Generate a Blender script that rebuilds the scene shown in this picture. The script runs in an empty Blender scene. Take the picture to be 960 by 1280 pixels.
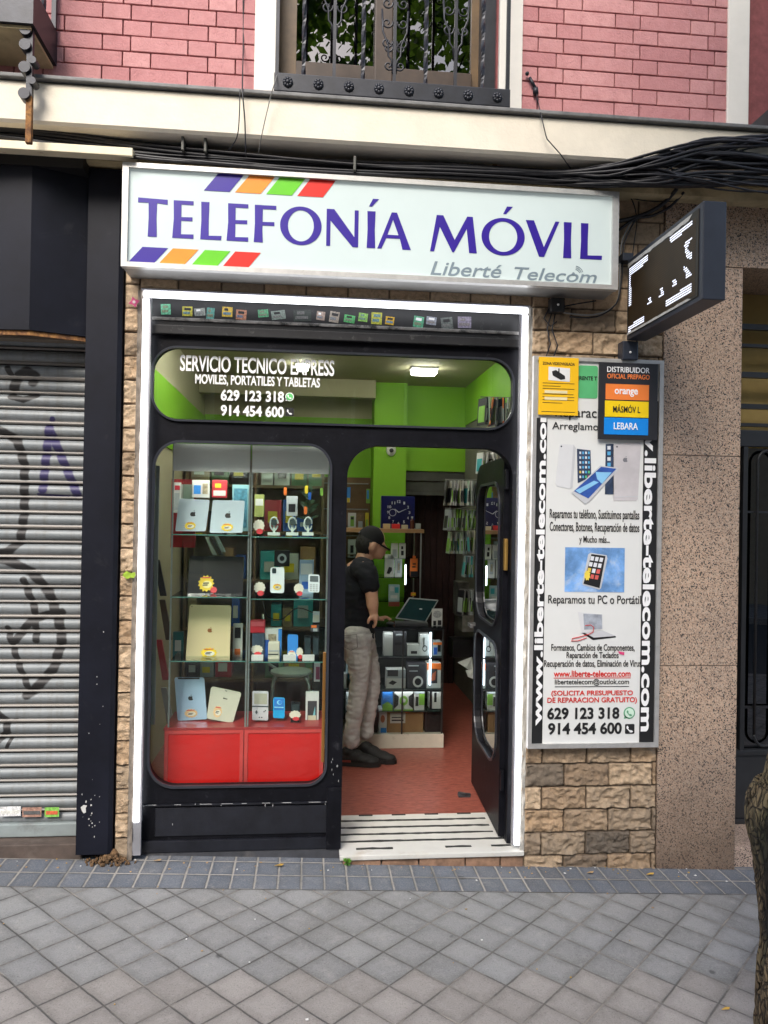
import bpy, bmesh, math, random
from mathutils import Vector, Matrix, noise as mnoise
random.seed(7)
S = bpy.context.scene
COL = S.collection
R = math.radians

# ------------------------------------------------------------------ camera, sky, sun, exposure
RGT = Vector((0.99504525, -0.0979179, 0.0172348)); UPV = Vector((-0.01776599, -0.00455555, 0.99983179)); FWD = Vector((0.09782291, 0.99518407, 0.00627259))
EYE = Vector((0, -3.7, 1.65))
cam = bpy.data.cameras.new('camera'); co = bpy.data.objects.new('camera', cam); COL.objects.link(co)
cam.sensor_fit = 'VERTICAL'; cam.sensor_height = 36; cam.lens = 961 / 1280 * 36; cam.clip_start = .02; cam.clip_end = 500
m3 = Matrix((RGT, UPV, -FWD)).transposed()
co.matrix_world = Matrix.Translation(EYE) @ m3.to_4x4()
S.camera = co
SUN_EL, SUN_AZ = 43, 200          # soft high light from the street side
W = bpy.data.worlds.new('World'); S.world = W; W.use_nodes = True
wn = W.node_tree; bg = wn.nodes['Background']; sk = wn.nodes.new('ShaderNodeTexSky')
sk.sky_type = 'NISHITA'; sk.sun_disc = False; sk.sun_elevation = R(SUN_EL); sk.sun_rotation = R(SUN_AZ); sk.air_density = 1.0; sk.dust_density = 3.0; sk.ozone_density = 1.0
wn.links.new(sk.outputs[0], bg.inputs[0]); bg.inputs[1].default_value = .13
sl = bpy.data.lights.new('sun', 'SUN'); sl.energy = 1.4; sl.angle = R(24); sl.color = (1, .96, .9)
so = bpy.data.objects.new('sun', sl); COL.objects.link(so)
az = R(SUN_AZ); el = R(SUN_EL)
sd = Vector((math.sin(az) * math.cos(el), math.cos(az) * math.cos(el), math.sin(el)))
so.rotation_euler = sd.to_track_quat('Z', 'Y').to_euler()
S.view_settings.view_transform = 'Standard'; S.view_settings.look = 'None'; S.view_settings.gamma = 1; S.view_settings.exposure = 1.3
S.cycles.transparent_max_bounces = 32; S.cycles.max_bounces = 9
S.cycles.use_denoising = True
try: S.cycles.denoiser = 'OPENIMAGEDENOISE'
except Exception: pass

# ------------------------------------------------------------------ measuring the photograph: pixel + distance -> point
def at(px, py, Y):
    d = (px - 480) / 961 * RGT - (py - 640) / 961 * UPV + FWD
    p = EYE + d * ((Y - EYE.y) / d.y)
    return p
def rect(x0, y0, x1, y1, Y):
    mx, my = (x0 + x1) / 2, (y0 + y1) / 2
    return at(x0, my, Y).x, at(x1, my, Y).x, at(mx, y1, Y).z, at(mx, y0, Y).z
def ground(x): return -.01 - .041 * x

# ------------------------------------------------------------------ materials
MATS = {}
def lin(c): return tuple(((v / 12.92) if v <= .04045 else ((v + .055) / 1.055) ** 2.4) for v in c)
def nodes(name):
    m = bpy.data.materials.new(name); m.use_nodes = True; nt = m.node_tree
    return m, nt, nt.nodes['Principled BSDF']
def N(nt, t, **kw):
    n = nt.nodes.new(t)
    for k, v in kw.items():
        if k.startswith('i_'):
            key = k[2:]; n.inputs[int(key) if key.isdigit() else key].default_value = v
        else: setattr(n, k, v)
    return n
def MA(nt, op, a, b=None, c=None):
    n = nt.nodes.new('ShaderNodeMath'); n.operation = op
    for i, v in enumerate((a, b, c)):
        if v is None: continue
        if hasattr(v, 'links'): nt.links.new(v, n.inputs[i])
        else: n.inputs[i].default_value = v
    return n.outputs[0]
def MIX(nt, f, a, b, mode='MIX'):
    n = nt.nodes.new('ShaderNodeMix'); n.data_type = 'RGBA'; n.blend_type = mode
    for i, v in ((0, f), (6, a), (7, b)):
        if hasattr(v, 'links'): nt.links.new(v, n.inputs[i])
        elif i == 0: n.inputs[0].default_value = v
        else: n.inputs[i].default_value = (v[0], v[1], v[2], 1)
    return n.outputs[2]
def NOISE(nt, scale, detail=4, rough=.6, vec=None, dist=0):
    n = N(nt, 'ShaderNodeTexNoise'); n.inputs['Scale'].default_value = scale; n.inputs['Detail'].default_value = detail; n.inputs['Roughness'].default_value = rough; n.inputs['Distortion'].default_value = dist
    if vec is None:
        tc = N(nt, 'ShaderNodeTexCoord'); vec = tc.outputs['Object']
    nt.links.new(vec, n.inputs['Vector']); return n.outputs[0]
def RAMP(nt, v, lo, hi):
    n = N(nt, 'ShaderNodeMapRange'); n.inputs[1].default_value = lo; n.inputs[2].default_value = hi; nt.links.new(v, n.inputs[0]); return n.outputs[0]
def BUMP(nt, bsdf, h, strength=.3, dist=.01):
    b = N(nt, 'ShaderNodeBump'); b.inputs['Strength'].default_value = strength; b.inputs['Distance'].default_value = dist
    nt.links.new(h, b.inputs['Height']); nt.links.new(b.outputs[0], bsdf.inputs['Normal'])
def mat(name, col, rough=.55, metal=0, var=.12, vs=6, bump=.0, bs=60, spec=.5, coat=0, emit=0, dirt=None, dl=.55, dh=.75, ds=3):
    """one procedural paint / plastic / cloth: a base colour with uneven wear, and fine relief"""
    if name in MATS: return MATS[name]
    m, nt, b = nodes(name)
    n1 = NOISE(nt, vs, 5, .65)
    c = MIX(nt, RAMP(nt, n1, .3, .7), tuple(v * (1 - var) for v in col), tuple(min(1, v * (1 + var)) for v in col))
    if dirt is not None:
        c = MIX(nt, RAMP(nt, NOISE(nt, ds, 8, .7, dist=.4), dl, dh), c, dirt)
    nt.links.new(c, b.inputs['Base Color'])
    b.inputs['Roughness'].default_value = rough; b.inputs['Metallic'].default_value = metal; b.inputs['Specular IOR Level'].default_value = spec
    b.inputs['Coat Weight'].default_value = coat
    if bump: BUMP(nt, b, NOISE(nt, bs, 4, .6), bump, .004)
    if emit: nt.links.new(c, b.inputs['Emission Color']); b.inputs['Emission Strength'].default_value = emit
    MATS[name] = m; return m
def glass(name, tint=(.93, .97, .95), ior=1.5, dirt=.0):
    if name in MATS: return MATS[name]
    m = bpy.data.materials.new(name); m.use_nodes = True; nt = m.node_tree; nt.nodes.clear()
    o = N(nt, 'ShaderNodeOutputMaterial'); t = N(nt, 'ShaderNodeBsdfTransparent'); g = N(nt, 'ShaderNodeBsdfGlossy'); f = N(nt, 'ShaderNodeFresnel'); x = N(nt, 'ShaderNodeMixShader')
    t.inputs[0].default_value = (*tint, 1); g.inputs['Roughness'].default_value = .004; f.inputs[0].default_value = ior
    nt.links.new(f.outputs[0], x.inputs[0]); nt.links.new(t.outputs[0], x.inputs[1]); nt.links.new(g.outputs[0], x.inputs[2])
    nt.links.new(x.outputs[0], o.inputs[0])
    if dirt:
        d = N(nt, 'ShaderNodeBsdfDiffuse'); d.inputs[0].default_value = (.7, .7, .66, 1); y = N(nt, 'ShaderNodeMixShader')
        nt.links.new(MA(nt, 'MULTIPLY', RAMP(nt, NOISE(nt, 7, 9, .75), .45, .85), dirt), y.inputs[0]); nt.links.new(x.outputs[0], y.inputs[1]); nt.links.new(d.outputs[0], y.inputs[2]); nt.links.new(y.outputs[0], o.inputs[0])
    MATS[name] = m; return m
def lamp(name, col, strength):
    if name in MATS: return MATS[name]
    m, nt, b = nodes(name)
    b.inputs['Base Color'].default_value = (.8, .8, .8, 1); b.inputs['Emission Color'].default_value = (*col, 1); b.inputs['Emission Strength'].default_value = strength
    n = RAMP(nt, NOISE(nt, 30, 3), 0, 1); nt.links.new(MA(nt, 'MULTIPLY_ADD', n, strength * .15, strength * .92), b.inputs['Emission Strength'])
    MATS[name] = m; return m
def grid_mat(name, rot, su, sv, near, far, edge_y, grout_a, grout_b, gw, bump=.5):
    """rows of separate paving units: each unit its own tone, worn joints; the row colour changes where another tile was laid"""
    m, nt, b = nodes(name); tc = N(nt, 'ShaderNodeTexCoord'); sx = N(nt, 'ShaderNodeSeparateXYZ'); 
    wob = N(nt, 'ShaderNodeVectorMath', operation='MULTIPLY_ADD'); nz = N(nt, 'ShaderNodeTexNoise'); nz.inputs['Scale'].default_value = 9
    nt.links.new(tc.outputs['Object'], nz.inputs['Vector']); nt.links.new(nz.outputs[1], wob.inputs[0]); wob.inputs[1].default_value = (.006, .006, 0); nt.links.new(tc.outputs['Object'], wob.inputs[2])
    nt.links.new(wob.outputs[0], sx.inputs[0]); X, Y = sx.outputs[0], sx.outputs[1]
    c, s = math.cos(rot), math.sin(rot)
    u = MA(nt, 'ADD', MA(nt, 'MULTIPLY', X, c / su), MA(nt, 'MULTIPLY', Y, s / su)); v = MA(nt, 'ADD', MA(nt, 'MULTIPLY', X, -s / sv), MA(nt, 'MULTIPLY', Y, c / sv))
    fu, fv = MA(nt, 'FLOOR', u), MA(nt, 'FLOOR', v)
    def edge(t, f, size):
        fr = MA(nt, 'SUBTRACT', t, f); return MA(nt, 'MULTIPLY', MA(nt, 'MINIMUM', fr, MA(nt, 'SUBTRACT', 1, fr)), size)
    d = MA(nt, 'MINIMUM', edge(u, fu, su), edge(v, fv, sv))
    big = NOISE(nt, 3.5, 6, .65)
    w = MA(nt, 'MULTIPLY_ADD', NOISE(nt, 30, 5, .8), gw * 2.2, gw * .05)
    joint = MA(nt, 'SUBTRACT', 1, MA(nt, 'SMOOTH_MIN', MA(nt, 'DIVIDE', d, w), 1.0, .35))
    joint = RAMP(nt, joint, .0, .6)
    wh = N(nt, 'ShaderNodeTexWhiteNoise', noise_dimensions='2D'); cv = N(nt, 'ShaderNodeCombineXYZ'); nt.links.new(fu, cv.inputs[0]); nt.links.new(fv, cv.inputs[1]); nt.links.new(cv.outputs[0], wh.inputs['Vector'])
    rnd = wh.outputs[0]
    cy = MA(nt, 'ADD', MA(nt, 'MULTIPLY', MA(nt, 'ADD', fu, .5), s * su), MA(nt, 'MULTIPLY', MA(nt, 'ADD', fv, .5), c * sv))
    isfar = MA(nt, 'LESS_THAN', cy, edge_y)
    base = MIX(nt, isfar, near, far)
    base = MIX(nt, MA(nt, 'MULTIPLY_ADD', rnd, .5, .0), base, MIX(nt, .42, base, (0.0, 0.0, 0.0)))
    base = MIX(nt, MA(nt, 'MULTIPLY', RAMP(nt, big, .35, .7), .5), base, MIX(nt, .35, base, (.28, .26, .22)))
    base = MIX(nt, MA(nt, 'MULTIPLY', RAMP(nt, NOISE(nt, 1.3, 8, .75, dist=.6), .5, .72), .45), base, (.06, .056, .05))
    base = MIX(nt, MA(nt, 'MULTIPLY', RAMP(nt, NOISE(nt, 13, 6, .75), .55, .72), .35), base, (.38, .36, .33))
    fine = NOISE(nt, 150, 4, .8)
    base = MIX(nt, MA(nt, 'MULTIPLY', RAMP(nt, fine, .48, .68), .5), base, MIX(nt, .5, base, (.5, .48, .45)))
    base = MIX(nt, MA(nt, 'MULTIPLY', RAMP(nt, NOISE(nt, 190, 3, .8), .54, .68), .6), base, MIX(nt, .75, base, (.02, .02, .02)))
    wear = RAMP(nt, MA(nt, 'ADD', MA(nt, 'DIVIDE', d, su), MA(nt, 'MULTIPLY', NOISE(nt, 26, 5, .7), .34)), .42, .14)
    base = MIX(nt, MA(nt, 'MULTIPLY', wear, .55), base, MIX(nt, .55, base, (.03, .028, .024)))
    vz = N(nt, 'ShaderNodeTexVoronoi'); vz.inputs['Scale'].default_value = 3.1; nt.links.new(tc.outputs['Object'], vz.inputs['Vector'])
    spot = RAMP(nt, MA(nt, 'ADD', vz.outputs[0], MA(nt, 'MULTIPLY', NOISE(nt, 30, 3), .06)), .095, .075)
    base = MIX(nt, MA(nt, 'MULTIPLY', spot, .6), base, (.02, .02, .02))
    gc = MIX(nt, RAMP(nt, NOISE(nt, 2.2, 6, .7), .47, .66), grout_a, grout_b)
    nt.links.new(MIX(nt, joint, base, gc), b.inputs['Base Color']); b.inputs['Roughness'].default_value = .75; b.inputs['Specular IOR Level'].default_value = .35
    h = MA(nt, 'ADD', MA(nt, 'MULTIPLY', joint, -1), MA(nt, 'MULTIPLY', fine, .18)); h = MA(nt, 'ADD', h, MA(nt, 'MULTIPLY', rnd, .35))
    BUMP(nt, b, h, bump, .006); return m
def granite(name, a=(.51, .36, .26), dirty=True):
    m, nt, b = nodes(name)
    tc = N(nt, 'ShaderNodeTexCoord')
    v1 = N(nt, 'ShaderNodeTexVoronoi'); v1.inputs['Scale'].default_value = 200; nt.links.new(tc.outputs['Object'], v1.inputs['Vector'])
    sp = N(nt, 'ShaderNodeSeparateColor'); nt.links.new(v1.outputs[1], sp.inputs[0])
    c = MIX(nt, sp.outputs[0], tuple(v * .72 for v in a), tuple(min(1, v * 1.32) for v in a))
    c = MIX(nt, RAMP(nt, sp.outputs[1], .72, .76), c, (.56, .44, .34))
    blk = MA(nt, 'MULTIPLY', RAMP(nt, sp.outputs[2], .82, .84), 1)
    c = MIX(nt, blk, c, (.028, .027, .028))
    n = NOISE(nt, 210, 2, .6); c = MIX(nt, MA(nt, 'MULTIPLY', RAMP(nt, n, .56, .66), .7), c, (.13, .10, .085))
    c = MIX(nt, MA(nt, 'MULTIPLY', RAMP(nt, NOISE(nt, 1.6, 6, .6), .4, .75), .3), c, (.2, .17, .15))
    if dirty:                                     # splash dirt near the pavement has a shape of its own
        s = N(nt, 'ShaderNodeSeparateXYZ'); nt.links.new(tc.outputs['Object'], s.inputs[0])
        g = MA(nt, 'ADD', s.outputs[2], MA(nt, 'MULTIPLY', NOISE(nt, 5, 6, .7), .5)); g = RAMP(nt, g, .95, .05)
        c = MIX(nt, MA(nt, 'MULTIPLY', g, .85), c, (.07, .048, .034))
    nt.links.new(c, b.inputs['Base Color']); b.inputs['Roughness'].default_value = .38; b.inputs['Specular IOR Level'].default_value = .4
    return m
def stone_mat():
    m, nt, b = nodes('rock faced stone'); at_ = N(nt, 'ShaderNodeVertexColor', layer_name='tone'); s = N(nt, 'ShaderNodeSeparateColor'); nt.links.new(at_.outputs[0], s.inputs[0])
    c = MIX(nt, s.outputs[0], (.53, .36, .215), (.72, .54, .36))
    n = NOISE(nt, 34, 8, .72, dist=.6); c = MIX(nt, MA(nt, 'MULTIPLY', RAMP(nt, n, .45, .7), .65), c, (.20, .135, .08))
    c = MIX(nt, MA(nt, 'MULTIPLY', RAMP(nt, NOISE(nt, 60, 6, .7), .56, .7), .6), c, (.60, .48, .33))
    c = MIX(nt, s.outputs[1], c, MIX(nt, RAMP(nt, n, .3, .7), (.06, .052, .045), (.20, .17, .135)))
    c = MIX(nt, s.outputs[2], c, (.10, .07, .045))
    nt.links.new(c, b.inputs['Base Color']); b.inputs['Roughness'].default_value = .85
    BUMP(nt, b, NOISE(nt, 55, 8, .75, dist=.8), 1.0, .014); return m
def bark_mat():
    m, nt, b = nodes('tree bark'); va = N(nt, 'ShaderNodeVertexColor', layer_name='tone'); vs_ = N(nt, 'ShaderNodeSeparateColor'); nt.links.new(va.outputs[0], vs_.inputs[0]); tc = N(nt, 'ShaderNodeTexCoord'); mp = N(nt, 'ShaderNodeMapping'); mp.inputs['Scale'].default_value = (26, 26, 5); nt.links.new(tc.outputs['Object'], mp.inputs[0])
    n = NOISE(nt, 1, 8, .7, mp.outputs[0], .8); c = MIX(nt, RAMP(nt, MA(nt, 'MULTIPLY_ADD', n, .5, MA(nt, 'MULTIPLY', vs_.outputs[0], .8)), .42, .95), (.012, .009, .006), (.17, .12, .065))
    c = MIX(nt, MA(nt, 'MULTIPLY', RAMP(nt, NOISE(nt, 6, 5), .45, .7), .4), c, (.10, .11, .05))
    m2 = N(nt, 'ShaderNodeMapping'); m2.inputs['Scale'].default_value = (85, 85, 15); wv = N(nt, 'ShaderNodeVectorMath', operation='MULTIPLY_ADD'); nz = N(nt, 'ShaderNodeTexNoise'); nz.inputs['Scale'].default_value = 14; nt.links.new(tc.outputs['Object'], nz.inputs['Vector']); nt.links.new(nz.outputs[1], wv.inputs[0]); wv.inputs[1].default_value = (.05, .05, .06); nt.links.new(tc.outputs['Object'], wv.inputs[2]); nt.links.new(wv.outputs[0], m2.inputs[0])
    vo = N(nt, 'ShaderNodeTexVoronoi', feature='DISTANCE_TO_EDGE'); vo.inputs['Scale'].default_value = 1; nt.links.new(m2.outputs[0], vo.inputs['Vector']); ck = RAMP(nt, vo.outputs[0], .015, .13)
    c = MIX(nt, MA(nt, 'MULTIPLY_ADD', ck, .75, .25), (.008, .006, .004), c)
    nt.links.new(c, b.inputs['Base Color']); b.inputs['Roughness'].default_value = .9; BUMP(nt, b, MA(nt, 'ADD', MA(nt, 'MULTIPLY', n, .6), ck), 1, .02); return m
def floor_mat():
    m, nt, b = nodes('red wood vinyl'); tc = N(nt, 'ShaderNodeTexCoord'); mp = N(nt, 'ShaderNodeMapping'); mp.inputs['Scale'].default_value = (16, 52, 1); nt.links.new(tc.outputs['Object'], mp.inputs[0])
    n = NOISE(nt, 1.2, 7, .65, mp.outputs[0], .5); c = MIX(nt, RAMP(nt, n, .33, .67), (.165, .034, .025), (.36, .112, .078))
    nt.links.new(c, b.inputs['Base Color']); b.inputs['Roughness'].default_value = .35; b.inputs['Specular IOR Level'].default_value = .4; BUMP(nt, b, n, .1, .002); return m
def shutter_mat():
    m, nt, b = nodes('shutter metal with spray paint'); v = N(nt, 'ShaderNodeVertexColor', layer_name='paint'); s = N(nt, 'ShaderNodeSeparateColor'); nt.links.new(v.outputs[0], s.inputs[0])
    tc = N(nt, 'ShaderNodeTexCoord'); mp = N(nt, 'ShaderNodeMapping'); mp.inputs['Scale'].default_value = (2, 2, 30); nt.links.new(tc.outputs['Object'], mp.inputs[0])
    n = NOISE(nt, 1.5, 6, .65, mp.outputs[0]); c = MIX(nt, RAMP(nt, n, .3, .7), (.145, .165, .175), (.235, .252, .258))
    c = MIX(nt, MA(nt, 'MULTIPLY', RAMP(nt, NOISE(nt, 14, 6, .7), .55, .75), .5), c, (.15, .13, .11))
    m3_ = N(nt, 'ShaderNodeMapping'); m3_.inputs['Scale'].default_value = (34, 34, .9); nt.links.new(tc.outputs['Object'], m3_.inputs[0]); c = MIX(nt, MA(nt, 'MULTIPLY', RAMP(nt, NOISE(nt, 1, 6, .7, m3_.outputs[0]), .48, .72), .5), c, (.11, .10, .085))
    c = MIX(nt, s.outputs[2], c, (.24, .215, .19)); c = MIX(nt, MA(nt, 'LESS_THAN', v.outputs[1], .5), c, (.02, .018, .016))
    edge = NOISE(nt, 60, 3); k = RAMP(nt, MA(nt, 'MULTIPLY_ADD', edge, .25, s.outputs[0]), .45, .72)
    c = MIX(nt, MA(nt, 'MULTIPLY', k, .97), c, (.012, .011, .011)); k2 = RAMP(nt, MA(nt, 'MULTIPLY_ADD', edge, .25, s.outputs[1]), .45, .72)
    c = MIX(nt, MA(nt, 'MULTIPLY', k2, .95), c, (.024, .018, .085))
    nt.links.new(c, b.inputs['Base Color']); b.inputs['Roughness'].default_value = .5; b.inputs['Metallic'].default_value = .1; return m
def brick_mat():
    m, nt, b = nodes('pink painted brick'); v = N(nt, 'ShaderNodeVertexColor', layer_name='tone'); s = N(nt, 'ShaderNodeSeparateColor'); nt.links.new(v.outputs[0], s.inputs[0])
    c = MIX(nt, s.outputs[0], (.47, .20, .205), (.60, .30, .295)); n = NOISE(nt, 22, 7, .7)
    c = MIX(nt, MA(nt, 'MULTIPLY', RAMP(nt, n, .45, .7), .45), c, (.40, .15, .155)); c = MIX(nt, MA(nt, 'MULTIPLY', RAMP(nt, NOISE(nt, 40, 6, .7), .57, .72), .5), c, (.58, .32, .32))
    c = MIX(nt, MA(nt, 'MULTIPLY', RAMP(nt, NOISE(nt, 2.6, 7, .72), .48, .72), .35), c, (.30, .12, .125)); c = MIX(nt, MA(nt, 'MULTIPLY', RAMP(nt, NOISE(nt, 75, 4, .8), .62, .70), .6), c, (.22, .07, .07))
    nt.links.new(c, b.inputs['Base Color']); b.inputs['Roughness'].default_value = .8; BUMP(nt, b, NOISE(nt, 90, 6), .5, .006); return m

black_paint = mat('black gloss paint', (.0055, .0058, .0085), .45, var=.4, vs=9, bump=.25, bs=35, spec=.16, dirt=(.045, .046, .052), dl=.6, dh=.8, ds=16)
dark_navy = mat('dark navy sheet metal', (.0065, .0075, .0135), .5, var=.4, vs=3, bump=.06, bs=200, spec=.2, dirt=(.026, .027, .031), dl=.62, dh=.85, ds=7)
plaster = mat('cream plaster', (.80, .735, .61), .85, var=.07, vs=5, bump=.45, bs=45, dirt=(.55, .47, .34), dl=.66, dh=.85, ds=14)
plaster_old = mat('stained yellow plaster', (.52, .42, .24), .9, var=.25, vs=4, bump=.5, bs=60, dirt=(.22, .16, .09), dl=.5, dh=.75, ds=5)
white_paint = mat('white masonry paint', (.78, .75, .69), .75, var=.07, vs=3, bump=.2, bs=70, dirt=(.6, .5, .38), dl=.6, dh=.85, ds=2)
lead = mat('grey drip flashing', (.17, .17, .17), .6, var=.3, vs=12)
iron = mat('dark iron', (.022, .024, .032), .42, .3, var=.3, vs=14, bump=.1, bs=120)
rust = mat('rusted iron', (.12, .05, .02), .85, var=.5, vs=30, bump=.4, bs=90, dirt=(.35, .17, .05), dl=.45, dh=.65, ds=30)
gold_wood = mat('golden oak window frame', (.125, .072, .026), .45, var=.3, vs=12, bump=.1)
alu = mat('brushed aluminium', (.60, .59, .57), .38, .55, var=.1, vs=20, dirt=(.3, .25, .19), dl=.62, dh=.8, ds=12)
cable_black = mat('black cable sheath', (.014, .014, .018), .45, var=.4, vs=18)
white_plastic = mat('white plastic', (.78, .78, .76), .4, var=.05)
win_glass = glass('window glass', (.95, .98, .965), 1.38, .012)
shelf_glass = glass('green edged shelf glass', (.84, .93, .89), 1.4)
clear = glass('clear acrylic', (.93, .96, .95), 1.3)
dark_glass = glass('dark house window glass', (.12, .14, .13), 2.3, .0)
green = mat('lime green wall paint', (.20, .46, .012), .6, var=.06, vs=2, bump=.05)
cream_in = mat('cream ceiling paint', (.40, .37, .23), .8, var=.06, vs=2)
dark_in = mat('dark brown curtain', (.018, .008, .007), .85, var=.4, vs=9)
lintel_grey = mat('grey lintel paint', (.07, .072, .06), .7, var=.2)  # grey of the lintel bars over the back doorway
peg = mat('brown pegboard', (.17, .10, .045), .7, var=.2)
M = lambda n, c, r=.5, **k: mat(n, c, r, **k)
ink = M('black print', (.012, .012, .013), .5, var=.2)
red_ink = M('red print', (.62, .03, .025), .5, var=.1)
white_ink = M('white lettering film', (.88, .88, .88), .5, var=.03)
blue_ink = M('violet blue sign film', (.032, .012, .27), .35, var=.1, vs=2)
orange_film = M('orange sign film', (.93, .27, .02), .35, var=.06); green_film = M('green sign film', (.13, .56, .012), .35, var=.06); red_film = M('red sign film', (.74, .02, .012), .35, var=.06)

# ------------------------------------------------------------------ mesh helpers
class MB:
    def __init__(s): s.bm = bmesh.new(); s.mats = [None]
    def mi(s, m):
        if m is None: return 0
        if m not in s.mats: s.mats.append(m)
        return s.mats.index(m)
    def paint(s, faces, m):
        i = s.mi(m)
        for f in faces: f.material_index = i
    def box(s, x0, x1, y0, y1, z0, z1, m=None, b=0, mx=None):
        vs = [s.bm.verts.new((x, y, z)) for z in (z0, z1) for y in (y0, y1) for x in (x0, x1)]
        fs = [s.bm.faces.new([vs[i] for i in q]) for q in ((0, 2, 3, 1), (4, 5, 7, 6), (0, 1, 5, 4), (2, 6, 7, 3), (0, 4, 6, 2), (1, 3, 7, 5))]
        s.paint(fs, m)
        if b:
            es = list({e for f in fs for e in f.edges})
            r = bmesh.ops.bevel(s.bm, geom=es, offset=b, segments=2, affect='EDGES', profile=.6); s.paint([f for f in r['faces']], m)
            if mx is not None: bmesh.ops.transform(s.bm, matrix=mx, verts=list({v for f in r['faces'] for v in f.verts}))
        elif mx is not None: bmesh.ops.transform(s.bm, matrix=mx, verts=vs)
        return s
    def poly(s, pts, vec, m=None):
        a = [s.bm.verts.new(p) for p in pts]; b = [s.bm.verts.new(Vector(p) + Vector(vec)) for p in pts]
        fs = [s.bm.faces.new(a), s.bm.faces.new(b[::-1])]
        for i in range(len(a)): fs.append(s.bm.faces.new((a[i], b[i], b[(i + 1) % len(a)], a[(i + 1) % len(a)])))
        s.paint(fs, m); return s
    def xz(s, pts, y0, y1, m=None): return s.poly([(p[0], y0, p[1]) for p in pts], (0, y1 - y0, 0), m)
    def tube(s, pts, r, n=8, m=None, flat=1.0, side=None, twist=0):
        pts = [Vector(p) for p in pts]; k = len(pts); rr = r if isinstance(r, (list, tuple)) else [r] * k; rings = []
        ref = None
        for i, p in enumerate(pts):
            d = (pts[min(i + 1, k - 1)] - pts[max(i - 1, 0)]).normalized()
            if side is not None: a = Vector(side)
            else: a = ref if ref is not None else (Vector((0, 0, 1)) if abs(d.z) < .9 else Vector((1, 0, 0)))
            a = (a - d * a.dot(d)).normalized(); ref = a; b = d.cross(a)
            fl = flat[i] if isinstance(flat, (list, tuple)) else flat
            rings.append([s.bm.verts.new(p + a * (rr[i] * math.cos(t)) + b * (rr[i] * fl * math.sin(t))) for t in [2 * math.pi * j / n + twist * i for j in range(n)]])
        fs = []
        for i in range(k - 1):
            for j in range(n): fs.append(s.bm.faces.new((rings[i][j], rings[i][(j + 1) % n], rings[i + 1][(j + 1) % n], rings[i + 1][j])))
        fs.append(s.bm.faces.new(rings[0][::-1])); fs.append(s.bm.faces.new(rings[-1]))
        s.paint(fs, m); return s
    def ball(s, c, r, m=None, n=12, mx=None):
        r = r if isinstance(r, (list, tuple)) else (r, r, r)
        q = bmesh.ops.create_uvsphere(s.bm, u_segments=n * 2, v_segments=n, radius=1, matrix=Matrix.Translation(c) @ (mx or Matrix()) @ Matrix.Diagonal((*r, 1)))
        s.paint({f for v in q['verts'] for f in v.link_faces}, m); return s
    def grid(s, fn, nu, nv, m=None):
        g = [[s.bm.verts.new(fn(i / nu, j / nv)) for i in range(nu + 1)] for j in range(nv + 1)]
        s.paint([s.bm.faces.new((g[j][i], g[j][i + 1], g[j + 1][i + 1], g[j + 1][i])) for j in range(nv) for i in range(nu)], m); return g
    def add(s, me, mx, m=None):
        n0 = len(s.bm.faces); v0 = len(s.bm.verts)
        s.bm.from_mesh(me); s.bm.verts.ensure_lookup_table(); s.bm.faces.ensure_lookup_table()
        bmesh.ops.transform(s.bm, matrix=mx, verts=s.bm.verts[v0:]); s.paint(s.bm.faces[n0:], m); bpy.data.meshes.remove(me); return s
    def plate(s, loops, y0, y1, m=None):
        """flat plate in the facade plane; later loops are holes"""
        cu = bpy.data.curves.new('tmp', 'CURVE'); cu.dimensions = '2D'; cu.fill_mode = 'BOTH'; cu.extrude = abs(y1 - y0) / 2
        for lp in loops:
            sp = cu.splines.new('POLY'); sp.points.add(len(lp) - 1); sp.use_cyclic_u = True
            for p, q in zip(sp.points, lp): p.co = (q[0], q[1], 0, 1)
        return s.curve(cu, Matrix.Translation((0, (y0 + y1) / 2, 0)) @ Matrix.Rotation(R(90), 4, 'X'), m)
    def curve(s, cu, mx, m):
        o = bpy.data.objects.new('tmp', cu); me = bpy.data.meshes.new_from_object(o); s.add(me, mx, m); bpy.data.objects.remove(o); bpy.data.curves.remove(cu); return s
    def text(s, body, x0, x1, z0, z1, y, m=None, bold=0.0, rot=0, shear=0, th=.0015, spacing=1.0):
        """lettering that fills the given box on a plane facing the street"""
        cu = bpy.data.curves.new('tmp', 'FONT'); cu.body = body; cu.size = 1; cu.offset = bold; cu.resolution_u = 4; cu.shear = shear; cu.space_character = spacing
        o = bpy.data.objects.new('tmp', cu); me = bpy.data.meshes.new_from_object(o); bpy.data.objects.remove(o); bpy.data.curves.remove(cu)
        b2 = bmesh.new(); b2.from_mesh(me)
        if rot: bmesh.ops.rotate(b2, verts=b2.verts, cent=(0, 0, 0), matrix=Matrix.Rotation(R(rot), 3, 'Z'))
        xs = [v.co.x for v in b2.verts]; ys = [v.co.y for v in b2.verts]
        ax, bx, ay, by = min(xs), max(xs), min(ys), max(ys)
        for v in b2.verts: v.co = ((v.co.x - ax) / (bx - ax) * (x1 - x0) + x0, (v.co.y - ay) / (by - ay) * (z1 - z0) + z0, 0)
        f = bmesh.ops.extrude_face_region(b2, geom=b2.faces[:]); bmesh.ops.translate(b2, verts=[e for e in f['geom'] if isinstance(e, bmesh.types.BMVert)], vec=(0, 0, th))
        b2.to_mesh(me); b2.free()
        return s.add(me, Matrix.Translation((0, y, 0)) @ Matrix.Rotation(R(90), 4, 'X'), m)
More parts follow.
